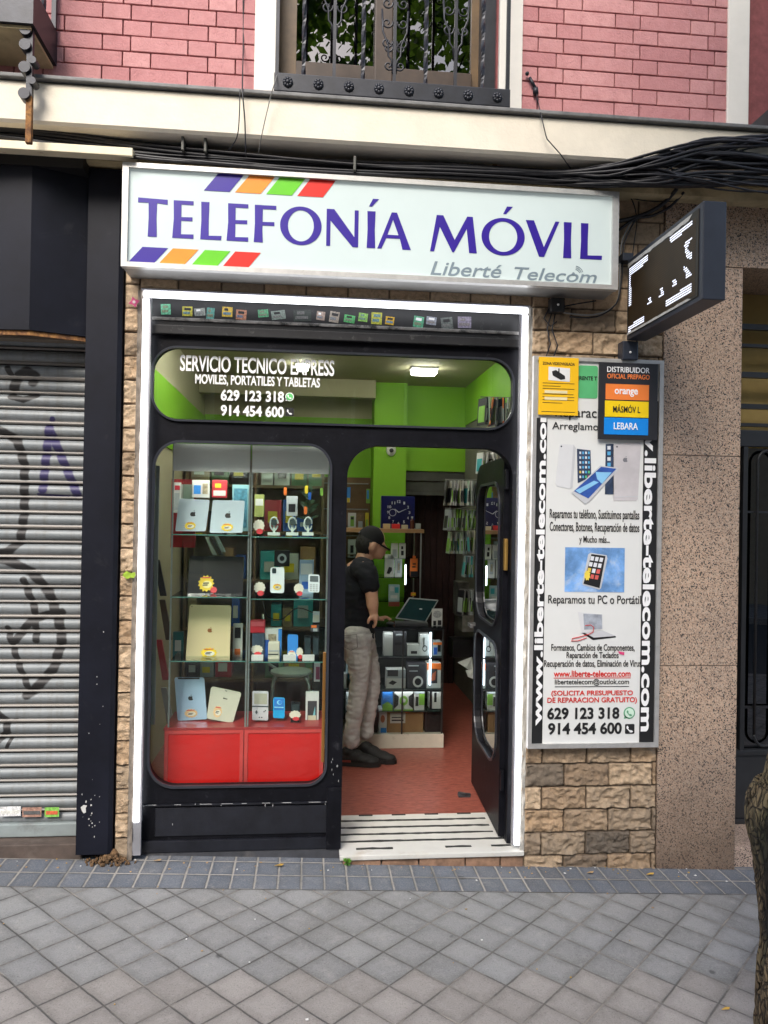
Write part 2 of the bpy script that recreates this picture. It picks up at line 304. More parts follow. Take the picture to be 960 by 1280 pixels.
    def build(s, name, m=None, parent=None, smooth=False, norm=True, angle=None):
        if norm: bmesh.ops.recalc_face_normals(s.bm, faces=s.bm.faces[:])
        me = bpy.data.meshes.new(name); s.bm.to_mesh(me); s.bm.free()
        base = m or (s.mats[1] if len(s.mats) > 1 else None)
        for k in [base] + s.mats[1:]: me.materials.append(k)
        me.polygons.foreach_set('use_smooth', [bool(smooth)] * len(me.polygons))
        o = bpy.data.objects.new(name, me); COL.objects.link(o)
        if smooth and angle: me.set_sharp_from_angle(angle=R(angle))
        if parent is not None: adopt(o, parent)
        return o
def adopt(o, parent):
    o.parent = parent
    if parent.parent is None: o.matrix_parent_inverse = Matrix.Translation(-Vector(parent.location))
def tag(o, label, cat, group=None):
    o['label'] = label; o['category'] = cat
    if group: o['group'] = group
    return o
def thing(name, label, cat, loc, group=None):
    o = bpy.data.objects.new(name, None); o.empty_display_size = .1; COL.objects.link(o); o.location = loc
    return tag(o, label, cat, group)
def struct(o): o['kind'] = 'structure'; return o
def dup(root, loc, label=None, rz=None):
    r = root.copy(); COL.objects.link(r); r.location = loc
    if rz is not None: r.rotation_euler.z = rz
    if label: r['label'] = label
    def rec(a, b):
        for ch in list(a.children):
            c = ch.copy(); COL.objects.link(c); c.parent = b; c.matrix_parent_inverse = ch.matrix_parent_inverse.copy(); rec(ch, c)
    rec(root, r); return r
def rrect(x0, x1, z0, z1, r, n=8):
    r = r if isinstance(r, (list, tuple)) else (r, r, r, r)     # bl, br, tr, tl
    out = []
    for (cx, cz, a0), q in zip(((x0, z0, 180), (x1, z0, 270), (x1, z1, 0), (x0, z1, 90)), r):
        sx = 1 if cx == x0 else -1; sz = 1 if cz == z0 else -1
        if q <= 0: out.append((cx, cz)); continue
        for i in range(n + 1):
            a = R(a0 + 90 * i / n); out.append((cx + sx * q + q * math.cos(a), cz + sz * q + q * math.sin(a)))
    return out
def ell(cx, cz, rx, rz, n=40): return [(cx + rx * math.cos(2 * math.pi * i / n), cz + rz * math.sin(2 * math.pi * i / n)) for i in range(n)]
def star(cx, cz, rx, rz, n=13, k=.82, ph=0): return [(cx + rx * (1 if i % 2 == 0 else k) * math.cos(math.pi * i / n + ph), cz + rz * (1 if i % 2 == 0 else k) * math.sin(math.pi * i / n + ph)) for i in range(2 * n)]
def one(name, label, cat, mb, m=None, group=None, smooth=False, **k): return tag(mb.build(name, m, smooth=smooth, **k), label, cat, group)
#@@PARTS
# ------------------------------------------------------------------ ground and street
def sheet(name, x0, x1, y0, y1, dz, m, nx=1):
    b = MB(); b.grid(lambda u, v: (x0 + (x1 - x0) * u, y0 + (y1 - y0) * v, ground(x0 + (x1 - x0) * u) + dz), nx, 1, m)
    return struct(b.build(name))
tile_grey, tile_beige = (.268, .272, .272), (.325, .303, .284)
pav = grid_mat('concrete paving tiles', R(45), .151, .151, tile_grey, tile_beige, -.86, (.105, .10, .093), (.34, .31, .27), .0036, .6)
setts = grid_mat('blue grey clay pavers', 0, .104, .134, (.125, .145, .178), (.125, .145, .178), -9, (.34, .32, .29), (.17, .165, .15), .0055, .7)
asphalt = mat('asphalt', (.05, .05, .052), .85, var=.3, vs=40, bump=.5, bs=160)
sheet('ground', -60, 60, -60, 60, -.19, asphalt)
sheet('pavement', -12, 12, -4.6, -.266, 0, pav)
struct(sheet('paver_strip', -12, 12, -.268, .6, .003, setts))
sheet('opposite_pavement', -12, 12, -15, -11.5, 0, pav)
for y0, y1 in ((-4.75, -4.6), (-11.5, -11.35)):
    b = MB(); b.poly([(-12, y0, ground(-12) + .004), (12, y0, ground(12) + .004), (12, y1, ground(12) + .004), (-12, y1, ground(-12) + .004)], (0, 0, -.2), granite('kerb granite', (.3, .29, .28), False))
    struct(b.build('kerb'))
sheet('road', -60, 60, -11.35, -4.75, -.13, asphalt)

# ------------------------------------------------------------------ the apartment building
B = thing('apartment_building', 'pink brick apartment building with cream cornice over stone and granite ground floor', 'building', (0, 0, 0))
stone = stone_mat()
def stones(mb, x0, x1, z0, z1, h=.1125, w=.226, ph=0):
    lay = mb.bm.verts.layers.float_color.get('tone') or mb.bm.verts.layers.float_color.new('tone')
    nr = int(math.ceil((z1 - z0) / h))
    for r in range(nr):
        za, zb = z0 + r * h, min(z1, z0 + (r + 1) * h)
        if zb - za < .02: continue
        x = x0 - (w * (.5 if (r + ph) % 2 else 0)) - (w * .12)
        while x < x1:
            xa, xb = max(x, x0), min(x + w, x1); x += w
            if xb - xa < .02: continue
            seed = Vector((random.random() * 50, random.random() * 50, 0)); tone = random.random(); low = za < .42
            dirt = (random.random() ** .6 if za < .06 else random.random() ** 2.0 * .9) if low else random.random() ** 4 * .5
            relief = .019 if za < 2.6 else .008
            nu, nv = max(4, int((xb - xa) / .0068)), max(4, int((zb - za) / .0068))
            g = [[None] * (nu + 1) for _ in range(nv + 1)]
            for j in range(nv + 1):
                for i in range(nu + 1):
                    u, v = i / nu, j / nv; px, pz = xa + (xb - xa) * u, za + (zb - za) * v
                    e = min(px - xa, xb - px, pz - za, zb - pz)
                    n = mnoise.fractal(Vector((px * 20, pz * 30, 0)) + seed, .65, 2.2, 6) ; n2 = mnoise.noise(Vector((px * 6, pz * 9, 3)) + seed)
                    k = min(1, e / .006) ** .6; y = -(relief * (.5 + .75 * n + .5 * n2)) * k
                    if e < .0015: y = .004
                    vert = mb.bm.verts.new((px, y, pz)); vert[lay] = (tone, dirt, 1.0 if e < .0015 else 0.0, 1); g[j][i] = vert
            for j in range(nv):
                for i in range(nu): mb.bm.faces.new((g[j][i], g[j][i + 1], g[j + 1][i + 1], g[j + 1][i]))
SX0, SX1, SX2 = -.873, 1.080, 1.753
b = MB(); stones(b, SX1, SX2, -.115, 3.27); b.build('stone_cladding', stone, B, True, angle=60)
b = MB(); stones(b, SX0, -.805, .02, 3.27, ph=1); b.build('stone_cladding', stone, B, True, angle=60)
b = MB(); stones(b, -.805, SX1, 2.70, 3.27, w=.2); b.build('stone_cladding', stone, B, True, angle=60)
core = mat('rendered wall core', (.22, .18, .14), .9, bump=.3)
b = MB()
b.box(SX0, -.812, .013, .3, -.05, 3.3); b.box(SX1 + .006, SX2, .013, .4, -.2, 3.3); b.box(-.812, SX1 + .006, .013, .3, 2.71, 3.3)
b.box(-6, -2.9, .0, .4, -.2, 3.3); b.box(-2.9, SX0 - .001, .02, .3, 2.45, 3.3); b.build('wall_core', core, B)
# white chipped plaster reveal along both sides of the shopfront
chip = mat('chipped white plaster', (.42, .40, .36), .9, var=.2, vs=20, bump=.7, bs=70, dirt=(.28, .2, .13), dl=.55, dh=.7, ds=22)
for xa, xb in ((-.812, -.790), (1.058, 1.080)):
    chm = chip if xa > 0 else mat('grimy plaster edge', (.20, .17, .14), .9, var=.3, vs=20, bump=.7, bs=70)
    b = MB(); b.grid(lambda u, v: (xa + (xb - xa) * u, -.014 + .010 * mnoise.noise(Vector((u * 2 + xa, v * 60, 1))), .03 + 2.66 * v), 4, 160, chm); b.build('plaster_reveal', chm, B, True)
# granite
gr = granite('pink granite'); gr2 = granite('pink granite lintel', (.50, .35, .24), False)
b = MB(); zs = [ground(2.1) - .08, .93, 1.985, 2.94]
for za, zb in zip(zs, zs[1:]): b.box(SX2 + .002, 2.166, -.012, .45, za + .0015, zb - .0015, None, .002)
b.build('granite_pier', gr, B)
b = MB(); xs = [SX2 + .002, 2.062, 3.1, 4.2, 5.2]
for xa, xb in zip(xs, xs[1:]): b.box(xa + .0015, xb - .0015, -.012, .42, 2.943, 3.31, None, .002)
b.box(3.3, 5.2, -.012, .42, -.3, 2.94)
b.build('granite_lintel', gr2, B)
# cornice, flashing, plaster band
def wavy_box(mb, x0, x1, y0, y1, z0, z1, m, amp=.0012, n=160):
    prof = [(y1, z0), (y0 + .012, z0 + .0), (y0, z0 + .012), (y0, z1 - .01), (y0 + .01, z1), (y1, z1)]
    def f(u, v):
        i = v * 5; a = int(min(4, i)); t = i - a; p = [prof[a][k] + (prof[a + 1][k] - prof[a][k]) * t for k in (0, 1)]
        x = x0 + (x1 - x0) * u; q = mnoise.noise(Vector((x * 7, v * 5, 2))) * amp + mnoise.noise(Vector((x * 30, v * 9, 5))) * amp * .5
        return (x, p[0] + q, p[1] + q)
    mb.grid(f, n, 5, m)
b = MB(); wavy_box(b, -7, 6, -.235, .0, 3.335, 3.518, plaster); b.build('cornice', plaster, B, True, angle=40)
b = MB(); b.box(-7, 6, -.258, .0, 3.520, 3.537, None, .004); b.build('drip_flashing', lead, B)
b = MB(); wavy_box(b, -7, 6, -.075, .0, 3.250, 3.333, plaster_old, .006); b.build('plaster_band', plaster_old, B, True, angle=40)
# pink bricks, laid header and stretcher
bk = brick_mat()
def bricks(x0, x1, z0, z1, first):
    mb = MB(); lay = mb.bm.verts.layers.float_color.new('tone'); h = .0735; r = 0; z = z0
    while z < z1:
        x = x0 - (.09 if r % 2 else .31) ; k = r
        while x < x1:
            w = .262 if k % 2 else .128; k += 1
            xa, xb = max(x + .003, x0), min(x + w - .003, x1); x += w
            if xb - xa < .012: continue
            n0 = len(mb.bm.verts); mb.box(xa, xb, -.034 - random.random() * .003, .02, z + .0035, z + h - .0035, None, .0025); t = random.random()
            mb.bm.verts.ensure_lookup_table()
            for v in mb.bm.verts[n0:]: v[lay] = (t, 0, 0, 1)
        z += h; r += 1
    o = mb.build('brick_panel', bk, B); return o
bricks(-1.46, -.292, 3.5, 4.75, 0); bricks(1.000, 2.052, 3.5, 4.75, 1)
mort = mat('dark pink mortar', (.24, .075, .075), .95, var=.2, vs=30, bump=.3)
b = MB(); b.box(-6, -.19, -.022, .3, 3.5, 12); b.box(.875, 6, -.022, .3, 3.5, 12); b.box(-.19, .875, -.022, .3, 5.3, 12); b.build('upper_wall', mort, B)
b = MB(); b.box(-6, 6, .3, 9, 3.35, 12); b.build('building_mass', core, B)
for xa, xb in ((-.292, -.184), (.884, 1.000), (2.052, 2.165), (-1.60, -1.46)):
    b = MB(); b.box(xa, xb, -.046, .25, 3.5, 5.3, None, .006); b.build('window_surround', white_paint, B)
b = MB(); b.box(2.165, 2.9, -.02, .02, 3.70, 5.3, dark_glass); b.build('window_pane', None, B)
b = MB(); b.box(2.165, 2.9, -.25, -.03, 3.548, 3.64, iron); b.build('window_rail', iron, B)

# ------------------------------------------------------------------ first floor window and its grille
WN = thing('house_window', 'wooden double casement window behind the wrought iron grille', 'window', (.34, .14, 3.55))
b = MB(); b.plate([[(-.184, 3.548), (.868, 3.548), (.868, 5.2), (-.184, 5.2)], [(-.10, 3.80), (.30, 3.80), (.30, 5.1), (-.10, 5.1)], [(.36, 3.80), (.775, 3.80), (.775, 5.1), (.36, 5.1)]], .10, .15, gold_wood); b.build('frame', gold_wood, WN)
dkw = mat('dark walnut rail', (.05, .028, .016), .5, var=.3, vs=14)
b = MB(); b.box(-.10, .30, .075, .098, 3.80, 3.875, None, .004); b.box(.36, .775, .075, .098, 3.80, 3.875, None, .004); b.build('bottom_rail', dkw, WN)
b = MB(); b.box(.285, .375, .07, .098, 3.56, 5.1, None, .006); b.build('mullion', dkw, WN)
b = MB(); b.box(.812, .882, .0, .098, 3.55, 5.2); b.build('jamb', iron, WN)
for xa, xb in ((-.105, .305), (.355, .78)):
    b = MB(); b.box(xa, xb, .118, .124, 3.79, 5.1); b.build('pane', dark_glass, WN)
GR = thing('window_grille', 'wrought iron window grille with twisted bars, scrolls and rosettes on its bottom rail', 'grille', (.35, -.2, 3.55))
gy = -.215
b = MB(); x0, x1 = -.188, .893; b.box(x0, x1, gy - .022, gy + .0, 3.549, 3.632, None, .004); b.box(x0, x1, gy, -.03, 3.549, 3.556); b.build('bottom_rail', iron, GR)
for i in range(8):
    cx = x0 + .062 + i * (x1 - x0 - .124) / 7; b = MB()
    for k in range(8):
        a = k * math.pi / 4; b.ball((cx + .015 * math.cos(a), gy - .026, 3.59 + .015 * math.sin(a)), (.008, .006, .008), None, 5)
    b.ball((cx, gy - .028, 3.59), (.011, .009, .011), None, 6); b.tube([(cx, gy - .018, 3.59), (cx, gy - .026, 3.59)], .023, 16); b.build('rosette', iron, GR, True)
for xa in (x0 + .012, x1 - .012):
    b = MB(); b.box(xa - .008, xa + .008, gy - .02, gy - .004, 3.632, 5.2); b.box(xa - .008, xa + .008, gy - .004, -.03, 4.9, 4.92); b.build('side_post', iron, GR)
def twist(x):
    b = MB(); b.tube([(x, gy - .011, 3.632 + i * .02) for i in range(78)], .0105, 4, None, 1, None, .32); return b
for px in (380, 454, 532, 603): twist(at(px, 60, gy).x).build('twisted_bar', iron, GR)
def spiral(b, cx, cz, r0, turns, s, a0, w=.004):
    pts = [(cx + s * (r0 * (1 - .8 * t)) * math.cos(a0 + t * turns * 2 * math.pi), gy - .011, cz + r0 * (1 - .8 * t) * math.sin(a0 + t * turns * 2 * math.pi)) for t in [i / 28 for i in range(29)]]
    b.tube(pts, w, 6)
for px, lo in ((418, 3.80), (493, 3.66), (569, 3.74)):
    x = at(px, 60, gy).x; b = MB(); b.box(x - .007, x + .007, gy - .018, gy - .004, 3.632, 5.2); b.build('straight_bar', iron, GR)
    for s in (-1, 1):
        b = MB()
        for zz in (lo + .15, lo + .24, lo + .33, lo + .62, lo + .75):
            spiral(b, x + s * .036, zz, .026, 1.25, s, math.pi * .9)
        b.tube([(x + s * .007, gy - .011, lo + .01), (x + s * .012, gy - .011, lo + .07), (x + s * .028, gy - .011, lo + .09), (x + s * .03, gy - .011, lo + .14), (x + s * .055, gy - .011, lo + .2), (x + s * .06, gy - .011, lo + .3)], .0045, 6)
        if lo < 3.7: spiral(b, x + s * .026, lo + .045, .022, 1.2, s, math.pi * 1.1); spiral(b, x + s * .03, lo + .125, .024, 1.2, s, math.pi * .5)
        b.build('scrollwork', iron, GR, True)

# ------------------------------------------------------------------ balcony corner and its bracket
BC = thing('balcony', 'dark iron balcony corner with railing bars above the shutter', 'balcony', (-1.25, -.03, 3.74))
b = MB(); b.box(-2.8, -1.205, -.33, -.036, 3.70, 3.715); b.box(-2.8, -1.205, -.345, -.33, 3.70, 3.855); b.box(-1.205, -1.19, -.345, -.036, 3.70, 3.855); b.build('base', iron, BC)
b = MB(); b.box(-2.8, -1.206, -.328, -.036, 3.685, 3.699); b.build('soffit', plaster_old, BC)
for yy, tw in ((-.335, 0), (-.20, 1), (-.06, 0)):
    b = MB()
    if tw: b.tube([(-1.198, yy, 3.856 + i * .02) for i in range(60)], .011, 4, None, 1, None, .32)
    else: b.box(-1.208, -1.188, yy - .01, yy + .01, 3.856, 5.05)
    b.build('railing_bar', iron, BC)
for i in range(9):
    x = -1.34 - i * .15; b = MB(); b.box(x - .008, x + .008, -.346, -.33, 3.856, 5.05); b.build('railing_bar', iron, BC)
b = MB(); b.ball((-1.2, -.337, 3.862), .02, None, 8); b.build('finial', iron, BC, True)
BK = thing('iron_bracket', 'scrolled iron bracket hanging below the balcony with rusted lower end', 'bracket', (-1.21, -.3, 3.30))
p = at(38, 75, -.3); q = at(41, 180, -.3); zt, zb_ = 3.72, q.z; x = p.x
b = MB(); b.box(x - .012, x + .012, -.312, -.288, zb_ + .2, zt)
for k, (s, t) in enumerate(((-1, .04), (-1, .12), (1, .20), (-1, .24), (1, .31), (-1, .38))):
    b.tube([(x + s * .016, -.325, zt - t * .8), (x + s * .016, -.275, zt - t * .8)], .024 if s < 0 else .016, 14)
b.build('bar', iron, BK); b = MB(); b.box(x - .012, x + .013, -.312, -.288, zb_, zb_ + .2, None, .003); b.build('rusted_end', rust, BK)

# ------------------------------------------------------------------ neighbour's closed shop on the left
b = MB(); b.poly([(-1.038, .3, .07), (-1.038, -.035, .07), (-.896, -.035, .07), (-.878, -.020, .07), (-.878, .3, .07)], (0, 0, 3.17))
one('black_pillar', 'dark navy metal clad pillar with chipped foot between shutter and stone strip', 'pillar', b, dark_navy)
tag_obj = bpy.data.objects['black_pillar']
b = MB(); b.xz([(-1.018, .290), (-1.006, .300), (-.990, .297), (-.996, .286), (-.994, .266), (-1.004, .262), (-1.012, .272)], -.0385, -.0362, None)
for k in range(26):
    x = random.gauss(-.965, .022); z = random.gauss(.27, .05) if k < 18 else random.uniform(.3, 1.2); s = random.uniform(.0008, .004); b.xz([(x + s * random.uniform(.4, 1.3) * math.cos(i * 1.26), z + s * random.uniform(.5, 2.2) * math.sin(i * 1.26)) for i in range(5)], -.0385, -.0362)
b.build('paint_chips', mat('bare primer', (.5, .5, .48), .8), tag_obj)
FB = thing('fascia_box', 'dark pointed sign box above the rolling shutter', 'fascia', (-1.6, 0, 2.45))
zb = 2.462; cr = -1.262
b = MB(); b.poly([(-1.040, -.02, zb), (cr, -.115, zb), (-2.6, .0, zb), (-2.6, .28, zb), (-1.040, .28, zb)], (0, 0, 3.24 - zb)); b.build('cladding', dark_navy, FB)
b = MB()
for (px, py) in ((46, 237), (45, 299), (39, 320), (44, 324), (35, 237), (40, 238), (33, 343)):
    p = at(px, py, -.1); b.ball((p.x, -.1 + .43 * max(0, p.x - cr) - .004, p.z), (.004, .003, .004), None, 5)
b.build('screw_holes', ink, FB)
zt = at(100, 188, -.14).z
b = MB(); b.box(-2.6, -1.04, -.118, .28, 3.20, zt + .01, ink); b.build('soffit', None, FB)  # black box stands in for the shade under the top board
b = MB(); zt = at(100, 187, -.215).z; b.box(-2.6, -.80, -.225, -.205, zt - .018, zt + .018, None, .003); b.box(-2.6, -.80, -.204, -.119, zt + .004, zt + .016); b.build('top_board', mat('cream painted board', (.80, .70, .50), .6, dirt=(.35, .2, .1), dl=.62, dh=.75, ds=9), FB)
b = MB(); b.poly([(-1.045, -.015, zb - .022), (cr, -.105, zb - .022), (-2.6, .005, zb - .022), (-2.6, .02, zb - .022), (cr, -.09, zb - .022), (-1.045, .0, zb - .022)], (0, 0, .02)); b.build('rusty_edge', rust, FB)
SH = thing('roller_shutter', 'closed grey slatted roller shutter sprayed with black and purple graffiti', 'shutter', (-1.6, .1, .1))
sm = shutter_mat()
def seg_d(p, a, c):
    d = c - a; t = max(0, min(1, (p - a).dot(d) / max(1e-9, d.dot(d)))); return (p - a - d * t).length
def stroke(pts): return [Vector((at(x, y, .1).x, at(x, y, .1).z)) for x, y in pts]
black_s = [(stroke([(18, 486), (24, 470), (34, 464), (44, 470), (42, 478)]), .022), (stroke([(10, 460), (20, 480), (16, 496)]), .013), (stroke([(14, 496), (30, 500), (46, 494)]), .014),
           (stroke([(-40, 545), (0, 538), (22, 550), (31, 580), (31, 640), (26, 676), (10, 690), (-40, 698)]), .020), (stroke([(-40, 690), (10, 700), (40, 715), (62, 740), (74, 775), (78, 800), (68, 835), (44, 862), (34, 868)]), .022),
           (stroke([(78, 765), (60, 768), (40, 775), (20, 800)]), .018), (stroke([(30, 725), (44, 760), (46, 800)]), .016), (stroke([(10, 785), (24, 830), (38, 864)]), .014),
           (stroke([(-10, 885), (8, 900), (10, 915), (-8, 930)]), .016), (stroke([(0, 902), (22, 900)]), .008), (stroke([(8, 936), (16, 920)]), .008)]
purple_s = [(stroke([(54, 612), (62, 535), (97, 618)]), .019), (stroke([(48, 618), (100, 622)]), .006), (stroke([(62, 535), (66, 524)]), .012)]
xa, xb, za, zb2 = -1.60, -1.035, .145, 2.455; pitch = .0708
b = MB(); lay = b.bm.verts.layers.float_color.new('paint'); nx = 130; nz = int((zb2 - za) / pitch) * 16; zz = [za + (zb2 - za) * j / nz for j in range(nz + 1)]
prev = None; b2 = MB(); lay2 = b2.bm.verts.layers.float_color.new('paint'); prev2 = None
for z in zz:
    t = ((z - za) / pitch) % 1
    y = .114 if t < .07 else (.104 - .007 * math.sin(math.pi * (t - .07) / .22) if t < .29 else (.108 if t < .32 else .104 - .014 * math.sin(math.pi * (t - .32) / .68) ** .7))
    row = []
    for i in range(nx + 1):
        x = xa + (xb - xa) * i / nx; v = b.bm.verts.new((x, y, z)); p = Vector((x, z))
        def cov(st): return max([max(0, min(1, 1.25 - min(seg_d(p, s[k], s[k + 1]) for k in range(len(s) - 1)) / w * .75)) for s, w in st])
        rd = .07 <= t < .29; kf = .35 if rd else 1; v[lay] = (cov(black_s) * kf, cov(purple_s) * kf, .85 if rd else 0, 0.0 if t < .07 else 1.0); row.append(v)
    row2 = []
    for x in (-2.9, -2.2, xa):
        v = b2.bm.verts.new((x, y, z)); v[lay2] = (0, 0, .85 if .07 <= t < .29 else 0, 0.0 if t < .07 else 1.0); row2.append(v)
    if prev2:
        for i in range(2): b2.bm.faces.new((prev2[i], prev2[i + 1], row2[i + 1], row2[i]))
    prev2 = row2
    if prev:
        for i in range(nx): b.bm.faces.new((prev[i], prev[i + 1], row[i + 1], row[i]))
    prev = row
b.build('curtain', sm, SH, True, angle=50)
b2.build('curtain', sm, SH, True, angle=50)
b = MB(); b.box(-2.9, -1.040, .075, .12, .112, .175, None, .006); b.build('bottom_bar', mat('shutter bottom bar', (.27, .31, .31), .5, .2, dirt=(.12, .11, .1)), SH)
for (x0_, y0_, x1_, y1_, c1, c2) in ((28, 1009, 52, 1021, (.35, .2, .15), (.1, .1, .1)), (56, 1009, 74, 1021, (.2, .45, .08), (.6, .12, .05)), (0, 1008, 26, 1020, (.7, .7, .68), (.65, .65, .6))):
    X0, X1, Z0, Z1 = rect(x0_, y0_, x1_, y1_, .075); b = MB(); b.box(X0, X1, .0725, .0742, Z0, Z1, mat('sticker %.2f' % c1[0], c1, .5, var=.5, vs=90)); b.box(X0 + .006, X1 - .006, .0712, .0724, Z0 + .012, (Z0 + Z1) / 2 + .006, mat('sticker ink %.2f' % c2[0], c2, .5, var=.4, vs=120)); b.build('sticker', None, SH)
b = MB(); b.box(-2.9, -1.02, .0, .3, -.05, .108, None, .006); one('shutter_sill', 'worn dark brown stone sill under the grey shutter', 'sill', b, mat('brown stained stone', (.075, .055, .045), .7, var=.4, vs=8, bump=.4, dirt=(.17, .14, .12)))
b = MB()
for k in range(150):
    x = random.gauss(-.885, .04); y = random.uniform(-.075, .02); b.ball((x, y, ground(x) + .008 + random.random() * .03 * max(0, 1 - abs(x + .88) / .1)), [random.uniform(.003, .011) for _ in range(3)], None, 3, Matrix.Rotation(random.random() * 3, 4, (random.random(), random.random(), 1)))
b.ball((-.872, -.012, ground(-.87) + .035), (.022, .02, .026), None, 5); b.ball((-.90, -.02, ground(-.87) + .03), (.02, .02, .018), None, 5)
rb = b.build('rubble', mat('brown rubble', (.13, .075, .035), .95, var=.7, vs=60, bump=.8), None); rb['kind'] = 'stuff'

# ------------------------------------------------------------------ street door on the right
D = thing('street_door', 'black iron street door with rounded bar grille beside the granite pier', 'door', (2.7, .3, .12))
yd = .30
z_top = at(945, 548, yd).z; zm = at(945, 940, yd).z; zb3 = at(945, 1030, yd).z
doorm = mat('black iron door paint', (.028, .030, .034), .4, .2, var=.2, vs=5, bump=.1)
b = MB(); b.box(2.16, 3.3, yd, yd + .04, z_top - .045, z_top + .045, None, .004); b.box(2.16, 2.185, yd, yd + .04, zb3, z_top - .046); b.box(3.2, 3.3, yd, yd + .04, zb3, z_top - .046); b.box(2.37, 2.395, yd, yd + .03, zm, z_top - .046); b.build('frame', doorm, D)
b = MB(); b.box(2.186, 3.199, yd + .008, yd + .03, zb3 + .03, zm - .02, None, .004); b.box(2.186, 3.199, yd, yd + .04, zb3, zb3 + .028, None, .004); b.box(2.186, 3.199, yd - .004, yd + .04, zm - .018, zm + .01, None, .004); b.build('kick_panel', doorm, D)
for k in range(4):
    lx = 2.215 + k * .24
    lp = rrect(lx, lx + .125, zm + .03, z_top - .065, .0624, 10); b = MB(); b.tube([(x, yd + .006, z) for x, z in lp] + [(lp[0][0], yd + .006, lp[0][1])], .0085, 6); b.build('loop_bar', doorm, D, True)
for yy in (640, 885):
    z = at(945, yy, yd).z; b = MB(); b.box(2.186, 3.199, yd + .017, yd + .028, z - .006, z + .006); b.build('cross_bar', doorm, D)
b = MB(); b.box(2.186, 3.2, yd + .045, yd + .05, zm, z_top - .05, dark_glass); b.build('pane', None, D)
for z0_, z1_ in ((465, 472), (505, 511), (529, 533), (430, 434), (405, 412)):
    za_, zb_2 = at(945, z1_, yd).z, at(945, z0_, yd).z; b = MB(); b.box(2.16, 3.3, yd, yd + .03, za_, zb_2); b.build('transom_bar', doorm, D)
b = MB(); b.poly([(2.186, yd - .02, at(930, 742, yd).z), (2.30, yd - .02, at(930, 742, yd).z), (2.25, yd - .02, at(930, 775, yd).z), (2.19, yd - .02, at(930, 790, yd).z)], (0, .018, 0)); b.build('lock_plate', mat('dark lock plate', (.03, .03, .033), .35, .5), D)
b = MB(); b.box(2.166, 3.3, .43, .45, 2.0, 3.0); o = one('hallway_wall', 'hallway wall with painted-in yellow light behind the street door transom', 'wall', b, mat('ochre light tint', (.42, .30, .10), .8)); struct(o)  # the hallway's yellow light is put into this wall's colour
b = MB(); b.box(2.166, 3.3, .9, .92, -.1, 2.0); struct(b.build('hallway_back', dark_in))
b = MB(); b.box(2.17, 3.3, .02, 1.0, ground(2.4) - .1, zb3, None, .005); one('entrance_step', 'speckled granite entrance step below the iron street door', 'step', b, granite('step granite', (.45, .33, .27), False))
# ------------------------------------------------------------------ shopfront: frame, panes, door
SF = thing('shopfront', 'black painted shopfront with rounded window openings and an open glazed door', 'shopfront', (.13, .1, .03))
fx0, fx1 = -.790, 1.058
win = rrect(-.742, .112, .338, 2.000, (.13, .10, .12, .13), 10)
tran = rrect(-.756, 1.012, 2.090, 2.450, (.13, .13, .12, .12), 10)
dr = rrect(.186, 1.012, .036, 2.000, (0, 0, .14, .16), 10)
dtop = [p for p in dr if p[1] > .1]
b = MB(); b.plate([[(fx0, .034), (.186, .034)] + [p for p in sorted(dtop, key=lambda p: (p[0]))] + [(1.012, .034), (fx1, .034), (fx1, 2.500), (fx0, 2.500)], win, tran], .06, .125, black_paint)
b.build('frame', black_paint, SF)
def ring(lp, y0, y1, t, m, cxz):
    cx, cz = cxz; n = len(lp); bb = MB()
    inner = []
    for i in range(n):
        a = Vector(lp[i - 1]); c = Vector(lp[(i + 1) % n]); d = (c - a).normalized(); nrm = Vector((-d.y, d.x)); inner.append((lp[i][0] + nrm.x * t, lp[i][1] + nrm.y * t))
    bb.plate([lp, inner], y0, y1, m); return bb
trim = mat('black rubber trim', (.03, .033, .042), .3, var=.2)
ring([(x, z) for x, z in win], .046, .059, .012, trim, (0, 0)).build('window_trim', trim, SF)
ring([(x, z) for x, z in tran], .046, .059, .010, trim, (0, 0)).build('transom_trim', trim, SF)
b = MB(); b.box(fx0, .180, .044, .0585, .036, .092, None, .004); b.box(fx0, .186, .048, .0585, .255, .262); b.box(-.700, .176, .0525, .0585, .11, .245, None, .003); b.build('base_board', mat('scuffed black board', (.010, .011, .016), .3, var=.4, vs=12, bump=.25, bs=40, dirt=(.10, .10, .105), dl=.68, dh=.85, ds=12), SF)
b = MB(); b.box(.113, .1845, .040, .0585, .034, .33, None, .004); b.build('post_foot', black_paint, SF)
chips = mat('bare paint chips', (.5, .5, .5), .8); b = MB()
for k in range(12):
    x = random.choice((random.uniform(.08, .18), random.uniform(-.78, .17))); z = random.choice((random.uniform(.1, .5), random.uniform(.252, .266)))
    if -.73 < x < .11 and z > .32: continue
    b.xz(star(x, z, random.uniform(.0012, .003), random.uniform(.003, .012), 3, .5, random.random() * 3), .0405, .0425)
for k in range(12):
    t = random.random(); b.xz(star(random.uniform(.128, .178), .04 + t * .5, .0015, .008, 3, .5, random.random() * 3), .0405, .0425)
x = fx0
for k in range(12):
    x += random.uniform(.02, .09); l = random.uniform(.02, .07); b.box(x, min(.17, x + l), .0455, .0475, .2615, .2628); x += l
    if x > .12: break
b.build('paint_chips', chips, SF)
